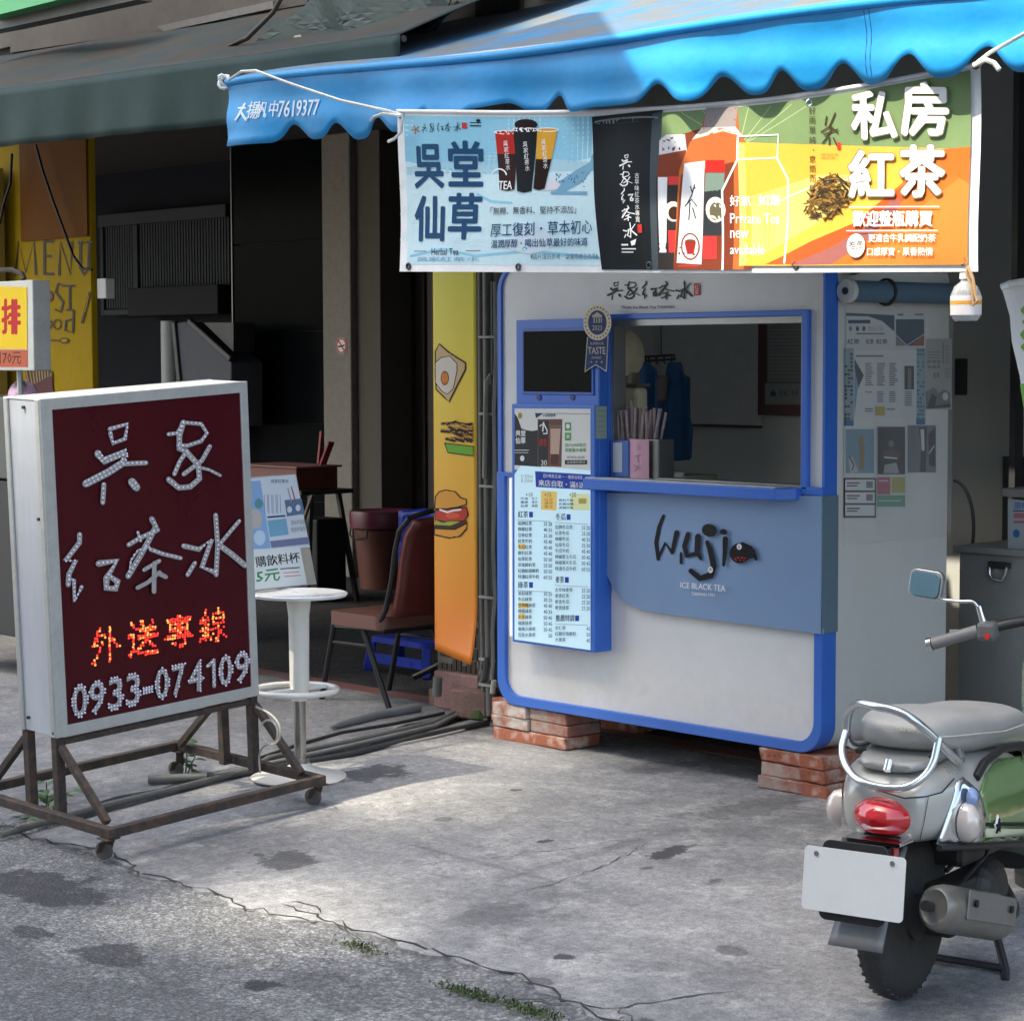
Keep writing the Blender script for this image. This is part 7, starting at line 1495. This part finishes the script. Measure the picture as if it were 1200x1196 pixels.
for s in (1, -1):
    b = B(); b.tube([(.965, .20 * s, hz), (.925, .33 * s, hz - .045)], .019, 14); b.mk('grip', mat('grey rubber grip', (.17, .17, .165), .5, var=.1), sc, smooth=40)
    b = B(); b.cyl((.925, .331 * s, hz - .045), (.922, .345 * s, hz - .049), .021, seg=14); b.mk('bar_end', M_chrome, sc, smooth=40)
    b = B(); b.box(.945, min(.14 * s, .20 * s), hz - .03, 1.0, max(.14 * s, .20 * s), hz + .03); sw_ = b.mk('switch_block', mat('grey switch housing', (.13, .135, .14), .4, .2), sc, bevel=.014)
    b = B(); b.cyl((.938, .16 * s, hz - .012), (.948, .16 * s, hz - .012), .009, seg=10); b.mk('red_button', M_red, sw_)
    b = B(); b.tube([(.975, .185 * s, hz + .02), (.97, .20 * s, hz + .075)], .010, 8); b.tube(smoothpts([(.97, .20 * s, hz + .07), (.965, .215 * s, hz + .09), (.96, .25 * s, hz + .085), (.955, .33 * s, hz + .09)]), .0055, 8); b.mk('mirror_arm', M_chrome, sc, smooth=50)
    mw_ = rrect(.312, .958, .418, 1.04, .02)
    rt = Matrix.Rotation(R(-6), 3, 'X')
    def mf(u, v, d): return Vector((.95 + d + (v - 1.0) * .32, (u + .0) * s, v + (u - .365) * .10))
    b = B(); b.prism([mw_], mf, .0, .02); mo_ = b.mk('mirror', tc_, sc, bevel=.006)
    b = B(); b.prism([rrect(.319, .964, .411, 1.034, .015)], mf, -.0085, -.0075); b.mk('mirror_glass', mat('mirror glass', (.35, .55, .62), .03, 1., var=0), mo_)
    b = B(); b.tube([(.985, .15 * s, hz - .005), (1.02, .22 * s, hz - .01), (1.01, .31 * s, hz - .012)], .006, 6); b.mk('brake_lever', M_chrome, sc)

from mathutils.bvhtree import BVHTree
def cast(o, mi_, lift):
    me = o.data; bv = BVHTree.FromPolygons([v.co for v in me.vertices], [tuple(p.vertices) for p in me.polygons]); r0 = mi_ @ CAM
    def f(x, y, off):
        d = (mi_.to_3x3() @ ray(x, y)).normalized(); h, nr, _, _ = bv.ray_cast(r0, d)
        return (h if h else r0 + d * 6) - d * (lift + off)
    return f
seat_ = [o for o in bpy.data.objects if o.name.startswith('seat') and o.parent == sc and o.type == 'MESH' and 'piping' not in o.name and 'base' not in o.name][0]
pr = Print(cast(seat_, MSCi, .004)); pr.text('YAMAHA', ((1049, 850), (1082, 852), (1081, 859), (1049, 856)), flat('worn seat lettering', (.42, .42, .34)), .02); pr.mk('seat_lettering', sc)
body_ = [o for o in bpy.data.objects if o.name.startswith('rear_body')][0]
cb = cast(body_, MSCi, .002); pr = Print(cb, maxlen=5); seamm = flat('panel gap', (.01, .01, .01))
pr.stroke([(1018, 916), (1030, 926), (1060, 935), (1085, 933), (1104, 928), (1118, 912)], 1.6, seamm); pr.stroke([(1088, 934), (1083, 962), (1078, 984)], .8, seamm); pr.mk('panel_gaps', sc)
b = B(); b.tube([(.62, -.14, .30), (.70, -.165, .262), (.95, -.16, .27)], .008, 8); b.mk('floor_trim', M_chrome, sc)
b = B(); b.lathe([(0, .03), (.025, .026), (.042, .01), (.046, -.01), (0, -.01)], (-.05, .165, .497), 20, (-.5, 1, 0), sx=.8, sy=1.15); b.mk('turn_signal_lens', MATS['clear signal lens'], sc, smooth=50)
for (y, z) in ((-.12, .435), (.09, .435)): b = B(); b.cyl((-.322, y, z), (-.316, y, z), .007, seg=10); b.mk('plate_screw', M_chrome, sc)
